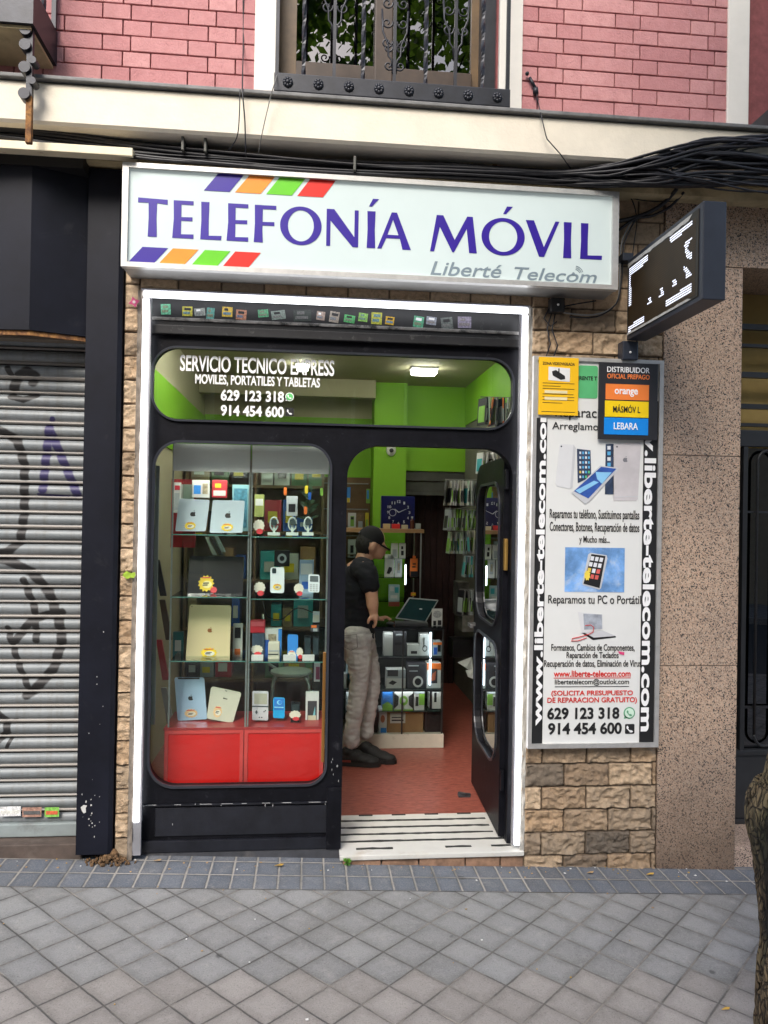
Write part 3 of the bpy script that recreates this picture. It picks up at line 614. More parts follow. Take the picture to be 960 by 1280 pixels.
# panes with film lettering
wp = [(x * .999, z) for x, z in win]
b = MB(); b.plate([rrect(-.755, .125, .325, 2.015, .12)], .088, .094, win_glass); b.build('window_pane', win_glass, SF)
TP = None
b = MB(); b.plate([rrect(-.768, 1.024, 2.078, 2.462, .12)], .088, .094, win_glass); TP = b.build('transom_pane', win_glass, SF)
for body, box, bo in (('SERVICIO TECNICO EXPRESS', (225, 447, 418, 467), .02), ('MOVILES, PORTATILES Y TABLETAS', (244, 470, 400, 484), .025), ('629 123 318', (276, 488, 355, 502), .03), ('914 454 600', (276, 507, 355, 521), .03)):
    x0, x1, z0, z1 = rect(*box, .086); b = MB(); b.text(body, x0, x1, z0, z1, .0868, white_ink, bo); b.build('lettering', white_ink, TP)
def handset(b, cx, cz, s, y, m, rot=0):
    pts = [(-.5, .32), (-.34, .5), (-.16, .18), (-.26, .06), (0.02, -.24), (.14, -.14), (.5, -.34), (.32, -.5), (.05, -.5), (-.5, .1)]
    b.xz([(cx + s * x, cz + s * z) for x, z in pts], y - .0012, y, m)
def chat(b, cx, cz, r, y, mo, mi_):
    b.xz(ell(cx, cz, r, r, 32), y - .0012, y, mo); b.xz([(cx - r * .95, cz - r * .98), (cx - r * .75, cz - r * .2), (cx - r * .1, cz - r * .8)], y - .0012, y, mo)
    b.xz(ell(cx, cz, r * .80, r * .80, 32), y - .0026, y - .0014, mi_); handset(b, cx, cz, r * 1.0, y - .0028, mo)
gm = mat('chat green', (.12, .55, .16), .5)
p = at(362, 496, .086); b = MB(); chat(b, p.x, p.z, .021, .0868, white_ink, gm); b.build('chat_symbol', None, TP)
p = at(362, 515, .086); b = MB(); b.xz(rrect(p.x - .02, p.x + .02, p.z - .02, p.z + .02, .005), .0855, .0867, ink); handset(b, p.x, p.z, .026, .0850, white_ink); b.build('phone_symbol', None, TP)
# shutter housing over the transom with a row of stickers on its face
b = MB(); b.box(fx0, fx1, .030, .30, 2.502, 2.545, None, .004); b.box(fx0, fx1, .055, .30, 2.547, 2.575, None, .003); b.box(fx0, fx1, .075, .30, 2.577, 2.70); b.build('shutter_housing', mat('dull black housing', (.013, .013, .015), .5, var=.4, vs=12, dirt=(.12, .115, .11), dl=.6, dh=.8, ds=16), SF)
b = MB(); b.box(fx0 + .01, fx1 - .01, .048, .0745, 2.570, 2.586, None, .003); b.build('shutter_lip', mat('weathered grey lip', (.22, .21, .2), .5, .4, var=.5, vs=18, dirt=(.03, .03, .03), dl=.5, dh=.62, ds=14), SF)
cols = [(.5, .45, .05), (.28, .3, .28), (.1, .32, .28), (.62, .42, .05), (.45, .2, .12), (.1, .35, .18), (.2, .25, .22), (.03, .04, .035), (.4, .3, .25), (.35, .3, .25), (.1, .45, .15), (.25, .5, .1), (.45, .45, .05), (.8, .4, .02), (.1, .38, .22), (.3, .32, .38), (.12, .14, .13), (.25, .22, .3), (.15, .5, .3)]
sx = [(228, 240), (243, 256), (258, 268), (276, 292), (295, 308), (322, 336), (340, 356), (366, 390), (396, 406), (412, 424), (430, 444), (447, 461), (464, 478), (481, 494), (517, 530), (533, 546), (552, 566), (572, 590), (200, 214)]
for (xa, xb), c in zip(sx, cols):
    X0, X1, _, _ = rect(xa, 385, xb, 398, .07); m = mat('sticker %d' % xa, c, .5, var=.6, vs=110); m2 = mat('sticker print %d' % xa, tuple(min(.8, v * .3 + .12) for v in c[::-1]), .5, var=.7, vs=140)
    z0 = 2.592 + random.random() * .014; mx = Matrix.Translation(((X0 + X1) / 2, 0, z0 + .025)) @ Matrix.Rotation(R(random.uniform(-9, 9)), 4, 'Y'); w = (X1 - X0) / 2 * random.uniform(.8, 1.1); hh = random.uniform(.018, .030); b = MB(); b.box(-w, w, .0725, .0743, -hh, hh, m, 0, mx); b.box(-w * .8, w * random.uniform(.3, .8), .0712, .0724, -hh * .6, -hh * .1, m2, 0, mx); b.box(-w * .6, w * random.uniform(0, .8), .0712, .0724, hh * .2, hh * .7, random.choice((m2, ink, white_ink)), 0, mx); b.build('sticker', None, SF)
# brass rod at the window's right edge
b = MB(); X0, X1, Z0, Z1 = rect(403, 815, 407, 900, .07); b.box(X0, X1, .0595, .075, .45, Z1, mat('brass rod', (.36, .18, .05), .4, .7), .003); b.build('brass_rod', None, SF)
# open door leaf, hinged at the right jamb and swung inwards
hx, hy = 1.008, .128; fxd, fyd = 1.040, .925
dv = Vector((fxd - hx, fyd - hy, 0)); L = dv.length; dv /= L; ang = math.atan2(dv.y, dv.x)
DM = Matrix.Translation((hx, hy, 0)) @ Matrix.Rotation(ang, 4, 'Z')
def leaf(b, m): bmesh.ops.transform(b.bm, matrix=m, verts=b.bm.verts[:]); return b
up = rrect(.075, L - .07, 1.07, 1.85, (.17, .17, .15, .15), 8); lo = rrect(.075, L - .07, .35, 1.0, (.18, .18, .12, .12), 8)
b = MB(); b.plate([rrect(0, L, .042, 1.965, (0, 0, .16, .02), 8), up, lo], -.022, .022, black_paint); leaf(b, DM); DL = b.build('door', black_paint, SF)
for lp in (up, lo):
    xs_ = [p[0] for p in lp]; zs_ = [p[1] for p in lp]
    b = MB(); b.plate([rrect(min(xs_) - .012, max(xs_) + .012, min(zs_) - .012, max(zs_) + .012, .15)], -.003, .003, win_glass); leaf(b, DM); b.build('pane', win_glass, DL)
    bb = ring(lp, -.030, -.0225, .014, trim, (0, 0)); leaf(bb, DM); bb.build('pane_trim', trim, DL)
    bb = ring(lp, .0225, .030, .014, trim, (0, 0)); leaf(bb, DM); bb.build('pane_trim', trim, DL)
b = MB(); b.box(L - .06, L - .03, .022, .065, 1.0, 1.02); b.box(L - .14, L - .03, .05, .066, 1.0, 1.02, None, .004); leaf(b, DM); b.build('handle', mat('steel handle', (.5, .5, .5), .3, .9), DL)
brass = mat('worn brass', (.55, .33, .09), .35, .8)
for z in (.28, 1.39, 1.80):
    X, Y_ = 1.0, .118; b = MB(); b.box(X - .012, X + .006, Y_ - .018, Y_ + .01, z, z + .10 if z != 1.39 else z + .16, None, .003); b.build('hinge', brass if z == 1.39 else black_paint, DL)
b = MB()
for k, (c, s) in enumerate((('RGB', 0),)):
    pass
paper = mat('white paper sheet', (.62, .64, .60), .7, var=.08)
b = MB(); b.box(.26, .52, -.0065, -.0035, 1.13, 1.62, paper); leaf(b, DM); b.build('paper_sheet', None, DL)
b = MB(); b.box(.30, .36, -.0065, -.0035, 1.64, 1.76, mat('yellow sticker', (.75, .45, .02), .5)); leaf(b, DM); b.build('door_sticker', None, DL)
b = MB()
for z0, z1, c in ((.5, .75, (.05, .05, .055)), (1.55, 1.62, (.6, .4, .03)), (1.46, 1.54, (.5, .08, .03)), (.8, 1.3, (.08, .08, .09))):
    b.box(1.0125, 1.0165, .066, .10, z0, z1, mat('jamb strip %.2f' % z0, c, .5))
b.build('jamb_stickers', None, SF)

# ------------------------------------------------------------------ LED strip framing the shopfront
LS = thing('led_strip_frame', 'glowing white LED strip framing the black shopfront', 'LED light', (.13, -.01, .05))
tube_w = lamp('cold white LED tube', (.93, .95, 1.0), 2.0)
b = MB(); b.box(-.788, -.760, -.022, .004, .205, 2.655, None, .008); b.build('light_tube', tube_w, LS)
b = MB(); b.box(1.029, 1.057, -.022, .004, .055, 2.655, None, .008); b.build('light_tube', tube_w, LS)
b = MB(); b.box(-.788, 1.057, -.022, .004, 2.660, 2.688, None, .008); b.build('light_tube', tube_w, LS)
prof = mat('LED aluminium profile', (.45, .45, .48), .4, .6, var=.2)
b = MB(); b.box(-.797, 1.066, -.018, .0, 2.692, 2.700); b.box(-.7595, -.750, -.014, .012, .205, 2.655); b.box(1.019, 1.0285, -.014, .012, .055, 2.655); b.box(-.790, -.752, -.01, .012, .05, .203); b.build('profile', prof, LS)

# ------------------------------------------------------------------ threshold
ST = thing('door_threshold', 'white marble door threshold with black anti slip strips', 'threshold', (.62, .2, 0))
marble = mat('white worn marble', (.60, .59, .55), .45, var=.08, vs=5, dirt=(.48, .42, .33), dl=.55, dh=.8, ds=6)
b = MB(); b.box(.178, 1.078, -.026, .475, .006, .030, None, .005); b.build('slab', marble, ST)
strip = mat('black worn strip', (.03, .032, .03), .7, var=.4, vs=50)
for k, (y, xr) in enumerate(((.388, 1), (.30, 1), (.215, 1), (.130, 1), (.045, 0))):
    b = MB(); segs = [(.182, .98 if y > .2 else 1.05)] if xr else [(.26, .44), (.70, .83), (.93, 1.03)]
    for xa, xb in segs:
        n = int((xb - xa) / .02); top = []; bot = []
        for i in range(n + 1):
            x = xa + (xb - xa) * i / n; q = .004 * mnoise.noise(Vector((x * 14, y * 50, 0))); w = .0085 + .005 * mnoise.noise(Vector((x * 25, y * 90, 4))); top.append((x, y + q + w)); bot.append((x, y + q - w))
        b.poly([(x, yy, .0305) for x, yy in top + bot[::-1]], (0, 0, .0022))
    b.build('grip_strip', strip, ST)
b = MB()
for xa in (.30, .48, .66, .84): b.box(xa, xa + .075, .455, .47, .0305, .0325)
b.build('grip_strip', strip, ST)
b = MB(); x = .19
while x < 1.08:
    w = random.uniform(.14, .3); xe = min(1.08, x + w)
    z0 = ground(x) - .03; b.box(x + .003, xe - .003, -.012, .3, z0, .003, None, .006); x += w
for v in b.bm.verts:
    if v.co.y < .1: v.co += Vector((0, .010 * mnoise.noise(v.co * 30), .004 * mnoise.noise(v.co * 44)))
b.build('brick_base', mat('broken brown brick', (.26, .155, .10), .9, var=.4, vs=18, bump=.7, bs=60, dirt=(.08, .05, .035)), ST)
b = MB(); b.box(fx0, .177, .05, .3, ground(-.8) - .1, .034); one('shopfront_plinth', 'dark grey plinth under the shop window', 'plinth', b, mat('dark grey plinth', (.045, .047, .055), .7, var=.4, vs=10, bump=.3, dirt=(.14, .13, .12)))

# ------------------------------------------------------------------ light box sign
SB = thing('light_box_sign', 'long white light box sign with violet shop name and four colour stripes', 'sign', (.32, -.1, 2.83))
sy = -.185
sx0, sx1, sz0, sz1 = -.851, 1.442, 2.746, 3.212
b = MB(); b.plate([[(sx0, sz0), (sx1, sz0), (sx1, sz1), (sx0, sz1)], [(sx0 + .026, sz0 + .022), (sx1 - .03, sz0 + .022), (sx1 - .03, sz1 - .022), (sx0 + .026, sz1 - .022)]], sy, -.15, alu); b.build('frame', alu, SB)
b = MB(); b.box(sx0 + .003, sx1 - .003, -.149, .0, sz0 + .002, sz1 - .002); b.build('cabinet', mat('grey cabinet metal', (.34, .335, .32), .45, .4, var=.15, vs=6, dirt=(.18, .15, .12)), SB)
face = mat('white acrylic sign face', (.53, .61, .60), .22, var=.03, vs=2, spec=.4, emit=.10)
FC = None
b = MB(); b.box(sx0 + .024, sx1 - .028, -.168, -.155, sz0 + .02, sz1 - .02); FC = b.build('face', face, SB)
ly = -.1686
zb_ = .5 * (at(180, 293.5, ly).z + at(738, 326, ly).z); zc = .5 * (at(176, 245.5, ly).z + at(714, 280.5, ly).z); H = zc - zb_
def gx(px): return at(px, 285, ly).x
def glyph(ch, x0, x1):
    w = x1 - x0; t = H * .215; h = H * .105; P = lambda u, v: (x0 + u, zb_ + v); lps = []
    f = .02 * H
    if ch == 'T': c = w / 2; lps = [[P(0, H + f), P(w, H), P(w, H - h * 1.25), P(c + t * .52, H - h), P(c + t * .47, H * .5), P(c + t * .55, 0), P(c - t * .55, 0), P(c - t * .47, H * .5), P(c - t * .52, H - h), P(0, H - h * 1.05)]]
    elif ch == 'E': lps = [[P(0.02 * w, H), P(w * .98, H), P(w * .98, H - h), P(t, H - h), P(t, H * .56), P(w * .94, H * .57), P(w * .94, H * .57 - h), P(t, H * .57 - h), P(t, h), P(w, h * 1.1), P(w, 0), P(-.02 * w, 0), P(.04 * w, H * .5)]]
    elif ch == 'F': lps = [[P(0, H), P(w, H), P(w, H - h), P(t, H - h), P(t, H * .55), P(w * .92, H * .56), P(w * .92, H * .56 - h), P(t, H * .56 - h), P(t, H * .3), P(t * 1.07, 0), P(-t * .05, 0), P(.02 * w, H * .5)]]
    elif ch == 'L': lps = [[P(0, H), P(t, H), P(t * .95, H * .5), P(t * .97, h), P(w, h * 1.1), P(w * .985, 0), P(-t * .04, 0), P(t * .05, H * .5)]]
    elif ch == 'I': c = w / 2; lps = [[P(c - t * .52, H), P(c + t * .52, H), P(c + t * .46, H * .5), P(c + t * .54, 0), P(c - t * .54, 0), P(c - t * .46, H * .5)]]
    elif ch == 'O': cx = (x0 + x1) / 2; cz = zb_ + H / 2; lps = [ell(cx, cz, w / 2, H * .52, 56), ell(cx, cz, w / 2 - t * .98, H * .52 - h * .95, 48)]
    elif ch == 'N': tn = t * .5; lps = [[P(0, H), P(t * .95, H), P(w - tn, t * 1.25), P(w - tn, H), P(w, H), P(w, 0), P(w - tn * 1.4, 0), P(tn, H - t * 1.45), P(tn, 0), P(0, 0)]]
    elif ch == 'A': a = w * .47; lps = [[P(0, 0), P(a - t * .25, H), P(a + t * .42, H), P(w, 0), P(w - t * 1.08, 0), P(w * .665, H * .29), P(w * .26, H * .29), P(t * .52, 0)], [P(w * .295, H * .385), P(w * .625, H * .385), P(w * .455, H * .80)]]
    elif ch == 'M': lps = [[P(0, 0), P(w * .13, H), P(w * .27, H), P(w * .52, H * .34), P(w * .78, H), P(w * .90, H), P(w, 0), P(w - t * 1.0, 0), P(w * .775, H * .66), P(w * .51, 0), P(w * .475, 0), P(w * .20, H * .68), P(w * .085, 0)]]
    elif ch == 'V': lps = [[P(0, H), P(t * 1.08, H), P(w * .55, H * .27), P(w * .88, H), P(w, H), P(w * .56, 0), P(w * .41, 0)]]
    return lps
word = [('T', 172, 209), ('E', 216, 242), ('L', 251, 277), ('E', 284, 310.5), ('F', 318, 345), ('O', 350, 402), ('N', 408, 448), ('I', 457, 471), ('A', 472, 514), ('M', 538, 596.5), ('O', 602, 656), ('V', 657, 699), ('I', 702, 717), ('L', 726, 753)]
for ch, a, c in word:
    b = MB(); lps = glyph(ch, gx(a), gx(c)); b.plate(lps, ly - .0015, ly, blue_ink); x0, x1 = gx(a), gx(c)
    if (a in (457, 602)):
        m_ = (x0 + x1) / 2 + (.0 if a == 457 else .01); b.xz([(m_ - .012, zc + .022), (m_ + .002, zc + .022), (m_ + .034, zc + .058), (m_ + .006, zc + .058)], ly - .0015, ly, blue_ink)
    b.build('lettering', blue_ink, FC)
grey_ink = mat('grey sign print', (.19, .25, .29), .5)
x0, x1, z0, z1 = rect(538, 331, 627, 348, ly); b = MB(); b.text('Liberté', x0, x1, z0 + .009, z1 + .009, ly, grey_ink, .006, shear=.25); b.build('lettering', grey_ink, FC)
x0, x1, z0, z1 = rect(643, 337, 746, 354, ly); b = MB(); b.text('Telecom', x0, x1, z0 + .009, z1 + .003, ly, grey_ink, .006, shear=.25); b.build('lettering', grey_ink, FC)
p = at(716.5, 343.2, ly); b = MB(); b.xz(ell(p.x, p.z + .003, .007, .007, 16), ly - .003, ly - .0016)
for k, r_ in enumerate((.026, .034, .042)):
    a = [R(20 + i * 8) for i in range(9)]; b.xz([(p.x + .008 + r_ * math.cos(t), p.z + r_ * math.sin(t)) for t in a] + [(p.x + .008 + (r_ - .003) * math.cos(t), p.z + (r_ - .003) * math.sin(t)) for t in a[::-1]], ly - .0015, ly)
b.build('radio_waves', grey_ink, FC)
for base, pts in ((0, [(255, 237, 273, 216), (294, 240, 312, 218), (333, 243, 350, 221), (372, 246, 388, 224)]), (1, [(160, 327, 178, 308), (198, 330, 216, 310), (239, 333, 256, 313), (278, 335, 294, 315)])):
    zt = at(pts[0][2], pts[0][3], ly).z * .5 + at(pts[3][2], pts[3][3], ly).z * .5; z0 = at(pts[0][0], pts[0][1], ly).z * .5 + at(pts[3][0], pts[3][1], ly).z * .5; ym = 230 if base == 0 else 320
    for (xa, _, xb, _), m in zip(pts, (blue_ink, orange_film, green_film, red_film)):
        X0, X1 = at(xa, ym, ly).x, at(xb, ym, ly).x; w = at(xa + 32, ym, ly).x - X0
        b = MB(); b.xz([(X0, z0), (X0 + w, z0), (X1 + w, zt), (X1, zt)], ly - .0015, ly, m); b.build('colour_stripe', m, FC)

# ------------------------------------------------------------------ projecting LED display
LD = thing('projecting_led_sign', 'black double sided LED dot display projecting from the stone wall', 'LED sign', (1.58, -.05, 2.45))
lx0, lx1, ly0, ly1, lz0, lz1 = 1.535, 1.632, -.800, -.075, 2.533, 2.925
hous = mat('navy black display housing', (.022, .027, .040), .4, var=.25, vs=4, dirt=(.08, .09, .10), dl=.7, dh=.9, ds=5)
b = MB(); b.box(lx0, lx1, ly0, ly1, lz0, lz1, None, .004); HS = b.build('housing', hous, LD)
b = MB(); b.box(lx0 - .004, lx0 - .0005, ly0 + .03, ly1 - .015, lz0 + .02, lz1 - .02, mat('dot matrix screen', (.012, .009, .004), .5, var=.2)); SCN = b.build('screen', None, LD)
tape = mat('peeling grey tape', (.42, .42, .40), .7, var=.2, vs=30)
b = MB()
for z, sgn in ((lz1 - .022, -1), (lz0 + .022, 1)):
    top = [(ly0 + .08, z), (ly1 - .015, z)]; lowp = [(ly1 - .015 - i * .03, z + sgn * (.018 + .008 * mnoise.noise(Vector((i * .7, z, 1))))) for i in range(21)]
    if sgn > 0: lowp = [(y, z + sgn * (.010 + .005 * mnoise.noise(Vector((y * 22, 1, 1))))) for y, _ in lowp]
    b.poly([(lx0 - .0042, y, zz) for y, zz in top + lowp], (-.0008, 0, 0), tape)
b.build('edge_tape', tape, LD)
# lit dots: rows of small square LEDs
lit = lamp('lit white LED dots', (.74, .80, 1.0), .8); dim = mat('unlit amber dots', (.075, .042, .012), .6, var=.3)
pd = .0098; ny = int((ly1 - ly0 - .075) / pd); nzd = int((lz1 - lz0 - .07) / pd); on = set()
def dot_xy(px, py):
    d = (px - 480) / 961 * RGT - (py - 640) / 961 * UPV + FWD; p = EYE + d * ((lx0 - EYE.x) / d.x); return (ly1 - .035 - p.y) / pd, (p.z - lz0 - .035) / pd
def quad(pts):
    q = [Vector(dot_xy(*p)) for p in pts]
    for i in range(ny):
        for j in range(nzd):
            ins = False; n = len(q)
            for k in range(n):
                a, c = q[k], q[k - 1]
                if (a.y > j + .5) != (c.y > j + .5) and (i + .5) < (c.x - a.x) * (j + .5 - a.y) / (c.y - a.y) + a.x: ins = not ins
            if ins: on.add((i, j))
def K(x, y): return (740 + x / 5.333, 230 + y / 5.333)
for poly in ([(245, 560), (385, 455), (385, 505), (270, 595), (270, 800), (245, 825)], [(528, 330), (678, 215), (678, 265), (535, 385)], [(500, 765), (678, 650), (678, 712), (500, 820)], [(245, 945), (360, 868), (360, 905), (245, 985)],
             [(628, 400), (645, 360), (678, 335), (678, 362), (655, 385), (648, 430), (678, 450), (678, 490), (640, 480)], [(618, 545), (640, 538), (668, 580), (678, 605), (632, 625), (640, 590)],
             [(548, 630), (568, 615), (576, 640), (574, 665), (540, 690), (552, 660)], [(462, 690), (482, 678), (492, 725), (455, 748), (470, 715)], [(380, 750), (402, 735), (410, 785), (374, 805), (390, 770)]):
    quad([K(*p) for p in poly])
b1, b2 = MB(), MB()
for i in range(ny):
    for j in range(nzd):
        y = ly1 - .035 - i * pd; z = lz0 + .035 + j * pd; t = b1 if (i, j) in on else b2; s = .0030 if (i, j) in on else .0026
        vs = [t.bm.verts.new((lx0 - .0052, y - a, z + c)) for a, c in ((-s, -s), (-s, s), (s, s), (s, -s))]; t.bm.faces.new(vs)
b1.build('lit_dots', lit, SCN); b2.build('unlit_dots', dim, SCN)
b = MB(); b.box(lx0 - .02, lx0 + .06, -.078, -.012, 2.44, 2.532, None, .006); b.box(lx0 - .025, lx0 + .03, -.074, -.012, 2.926, 2.965, None, .004); b.ball((lx0 + .018, -.08, 2.475), .006, white_plastic, 6); b.build('wall_bracket', hous, LD)

# ------------------------------------------------------------------ advertising board
AD = thing('advertising_board', 'tall white repair services board in a worn metal frame right of the door', 'advertising board', (1.42, -.03, .53))
ax0, ax1, az0, az1 = 1.077, 1.737, .538, 2.446; ay = -.045
b = MB(); b.plate([[(ax0, az0), (ax1, az0), (ax1, az1), (ax0, az1)], [(ax0 + .019, az0 + .022), (ax1 - .021, az0 + .022), (ax1 - .021, az1 - .018), (ax0 + .019, az1 - .018)]], ay - .012, -.027, alu); b.build('frame', mat('rust stained frame', (.74, .73, .70), .45, .15, var=.1, dirt=(.30, .19, .12), dl=.56, dh=.72, ds=9), AD)
sheet_m = mat('white printed sheet', (.72, .73, .71), .5, var=.03, vs=3, dirt=(.5, .5, .46), dl=.68, dh=.82, ds=5)
b = MB(); b.box(ax0 + .015, ax1 - .017, ay, -.028, az0 + .018, az1 - .014, sheet_m); SHT = b.build('printed_sheet', None, AD)
py_ = ay - .0008
def prt(name, fn, parent=None): b = MB(); fn(b); return b.build(name, None, parent or SHT)
X0a, X1a, _, _ = rect(670, 690, 682, 700, ay); X0b, X1b, _, _ = rect(803, 690, 821, 700, ay)
prt('black_strip', lambda b: b.box(ax0 + .0195, 1.152, py_ - .001, py_, az0 + .0225, az1 - .3, ink))
prt('black_strip', lambda b: b.box(1.642, ax1 - .0215, py_ - .001, py_, az0 + .0225, az1 - .2, ink))
b = MB(); b.text('www.liberte-telecom.com', ax0 + .027, 1.148, at(672, 907, ay).z, at(678, 500, ay).z, py_ - .0012, white_ink, .035, 90); b.build('lettering', white_ink, SHT)
b = MB(); b.text('www.liberte-telecom.com', 1.648, ax1 - .030, at(812, 914, ay).z, at(812, 470, ay).z, py_ - .0012, white_ink, .03, -90); b.build('lettering', white_ink, SHT)
lines = [('Reparaciones', (694, 510, 780, 526), ink, .006), ('Arreglamos tu móvil', (690, 529, 800, 541), ink, .006), ('Reparamos tu teléfono, Sustituimos pantallas', (687, 637, 799, 652), ink, .012), ('Conectores, Botones, Recuperación de datos', (687, 653, 799, 668), ink, .012), ('y Mucho más...', (724, 670, 762, 681), ink, .012),
         ('Reparamos tu PC o Portátil', (685, 744, 801, 758), ink, .008), ('Formateos, Cambios de Componentes,', (689, 805, 793, 816), ink, .012), ('Reparación de Teclados', (708, 815, 773, 825), ink, .012), ('Recuperación de datos, Eliminación de Virus', (680, 825, 801, 836), ink, .012),
         ('www.liberte-telecom.com', (692, 838, 788, 846), red_ink, .02), ('libertetelecom@outlok.com', (693.5, 848.5, 786, 857), ink, .008), ('(SOLICITA PRESUPUESTO', (689, 863, 791, 871), red_ink, .02), ('DE REPARACION GRATUITO)', (684, 871.5, 796, 880), red_ink, .02), ('629 123 318', (684, 884, 774, 899), ink, .03), ('914 454 600', (685, 903, 777, 918), ink, .03)]
for body, bx, m, bo in lines:
    x0, x1, z0, z1 = rect(*bx, ay); b = MB(); b.text(body, x0, x1, z0, z1, py_ - .0002, m, bo); b.build('lettering', m, SHT)
for y, xa, xb, m in ((847, 692, 788, red_ink), (857.8, 693.5, 786, ink)):
    x0, x1, z0, z1 = rect(xa, y, xb, y + .8, ay); prt('underline', lambda b: b.box(x0, x1, py_ - .001, py_, z0, z1, m))
p = at(786.5, 891, ay); ltg = mat('pale chat green', (.62, .80, .66), .5); dkg = mat('dark chat green', (.12, .35, .2), .5)
prt('chat_symbol', lambda b: chat(b, p.x, p.z, .029, py_, dkg, ltg)); p2 = at(787, 911, ay)
def fsym(b): b.xz(rrect(p2.x - .024, p2.x + .024, p2.z - .024, p2.z + .024, .006), py_ - .0012, py_, ink); handset(b, p2.x, p2.z, .034, py_ - .0016, white_ink)
prt('phone_symbol', fsym)
sky_p = mat('printed blue sky', (.16, .34, .66), .5, var=.5, vs=7, dirt=(.62, .70, .78), dl=.5, dh=.75, ds=7)
def P4(l, y): return [(at(a, c, ay).x, at(a, c, ay).z) for a, c in l]
silver = mat('printed silver', (.55, .56, .58), .5, var=.05); silver2 = mat('printed light silver', (.66, .67, .68), .5, var=.04); dkscr = mat('printed dark screen', (.03, .05, .10), .5, var=.6, vs=25); blue_s = mat('printed blue', (.03, .09, .36), .5, var=.3, vs=20); lblue = mat('printed light blue', (.25, .55, .82), .5)
icon = [mat('icon %d' % i, c, .5) for i, c in enumerate(((.7, .72, .75), (.1, .4, .7), (.1, .5, .2), (.65, .12, .1), (.7, .5, .08)))]
def apple(b, cx, cz, s, y, m, th=.0012):
    pts = []
    for i in range(60):
        t = 2 * math.pi * i / 60; r = s * (.46 + .03 * math.cos(2 * t)); x, z = r * math.cos(t) * 1.0, r * math.sin(t) * .98
        if abs(x) < s * .16: z += (-.07 if z > 0 else .05) * s * math.cos(x / (s * .16) * math.pi / 2)
        dx, dz = x - s * .56, z - s * .06
        q = math.hypot(dx, dz)
        if q < s * .27: k = s * .27 / max(q, 1e-6); x, z = s * .56 + dx * k, s * .06 + dz * k
        pts.append((cx + x, cz + z))
    b.xz(pts, y - th, y, m); b.xz([(cx + s * .02, cz + s * .46), (cx + s * .05, cz + s * .62), (cx + s * .22, cz + s * .74), (cx + s * .18, cz + s * .56)], y - th, y, m)
def pic_phones(b):
    L1 = .0010
    b.xz(P4([(701, 555), (718, 556), (719, 562), (715, 608), (711, 611), (696, 608), (694, 604), (699, 558)], 0), py_ - L1, py_, silver2); b.xz(P4([(716.5, 556), (719.5, 560), (715.5, 609), (712.5, 611)], 0), py_ - L1 * 2, py_ - L1 - .0002, silver)
    b.xz(ell(at(701.5, 558, ay).x, at(701.5, 558, ay).z, .004, .004, 10), py_ - L1 * 2, py_ - L1 - .0002, dkscr)
    b.xz(P4([(721, 561), (738, 563), (739, 596), (722, 604)], 0), py_ - L1, py_, dkscr)
    for r in range(6):
        for c in range(4):
            x0 = 724 + c * 3.6; y0 = 564.5 + r * 6; b.xz(P4([(x0, y0), (x0 + 2.2, y0 + .2), (x0 + 2.2, y0 + 3.2), (x0, y0 + 3)], 0), py_ - L1 * 2, py_ - L1 - .0002, icon[(r * 2 + c) % 2 if r < 4 else (r + c) % 5])
    b.xz(P4([(757, 555), (767, 555), (767, 618), (756, 618)], 0), py_ - L1, py_, dkscr)
    for r in range(4): b.xz(P4([(759, 557.5 + r * 7), (763, 557.5 + r * 7), (763, 562 + r * 7), (759, 562 + r * 7)], 0), py_ - L1 * 2, py_ - L1 - .0002, icon[r % 2])
    b.xz(P4([(768, 555), (800, 553), (801, 558), (797, 624), (795, 626), (767, 626), (766, 621), (766.5, 557)], 0), py_ - L1, py_, mat('printed rose silver', (.57, .54, .55), .5)); b.xz(ell(at(771, 558.5, ay).x, at(771, 558.5, ay).z, .004, .004, 10), py_ - L1 * 2, py_ - L1 - .0002, dkscr)
    q = at(781.5, 575, ay); apple(b, q.x, q.z, .026, py_ - L1 - .0002, mat('printed grey mark', (.2, .2, .22), .5), .0008)
    b.xz(P4([(767, 621), (797, 620), (797, 621), (767, 622)], 0), py_ - L1 * 2, py_ - L1 - .0002, silver)
    b.xz(P4([(750, 582), (773, 585), (772, 588), (736, 627), (731, 630), (714, 616)], 0), py_ - L1 * 3, py_ - L1 * 2 - .0002, silver); b.xz(P4([(751, 583.5), (770, 586), (735, 623), (717, 614)], 0), py_ - L1 * 4, py_ - L1 * 3 - .0002, blue_s)
    b.xz(P4([(744, 590), (764, 590.5), (752, 605), (746, 599)], 0), py_ - L1 * 5, py_ - L1 * 4 - .0002, lblue); b.xz(P4([(719, 613), (742, 601), (748, 603), (724, 617)], 0), py_ - L1 * 5, py_ - L1 * 4 - .0002, lblue)
prt('phones_picture', pic_phones)
def pic_sky(b):
    x0, x1, z0, z1 = rect(706, 684.5, 780.5, 740, ay); b.box(x0, x1, py_ - .001, py_, z0, z1, sky_p)
    b.xz(P4([(738, 691), (758, 694), (759, 698), (751, 735), (749, 737), (728, 731), (728, 727), (735, 693)], 0), py_ - .0022, py_ - .0012, silver); b.xz(P4([(739, 692.5), (756.5, 695), (749, 735), (729, 729.5)], 0), py_ - .0034, py_ - .0024, ink)
    for r in range(4):
        for c in range(3):
            x0 = 738.5 + c * 5.6 - r * 1.9; y0 = 695 + c * .9 + r * 7.3; b.xz(P4([(x0, y0), (x0 + 4, y0 + .6), (x0 + 2.8, y0 + 5.8), (x0 - 1.2, y0 + 5.2)], 0), py_ - .0046, py_ - .0036, icon[(0, 0, 0, 0, 0, 0, 4, 0, 3, 2, 3, 3)[r * 3 + c]])
    b.xz(P4(star_px(733.5, 719, 4, 7), 0), py_ - .0058, py_ - .0048, mat('printed yellow', (.8, .62, .08), .5))
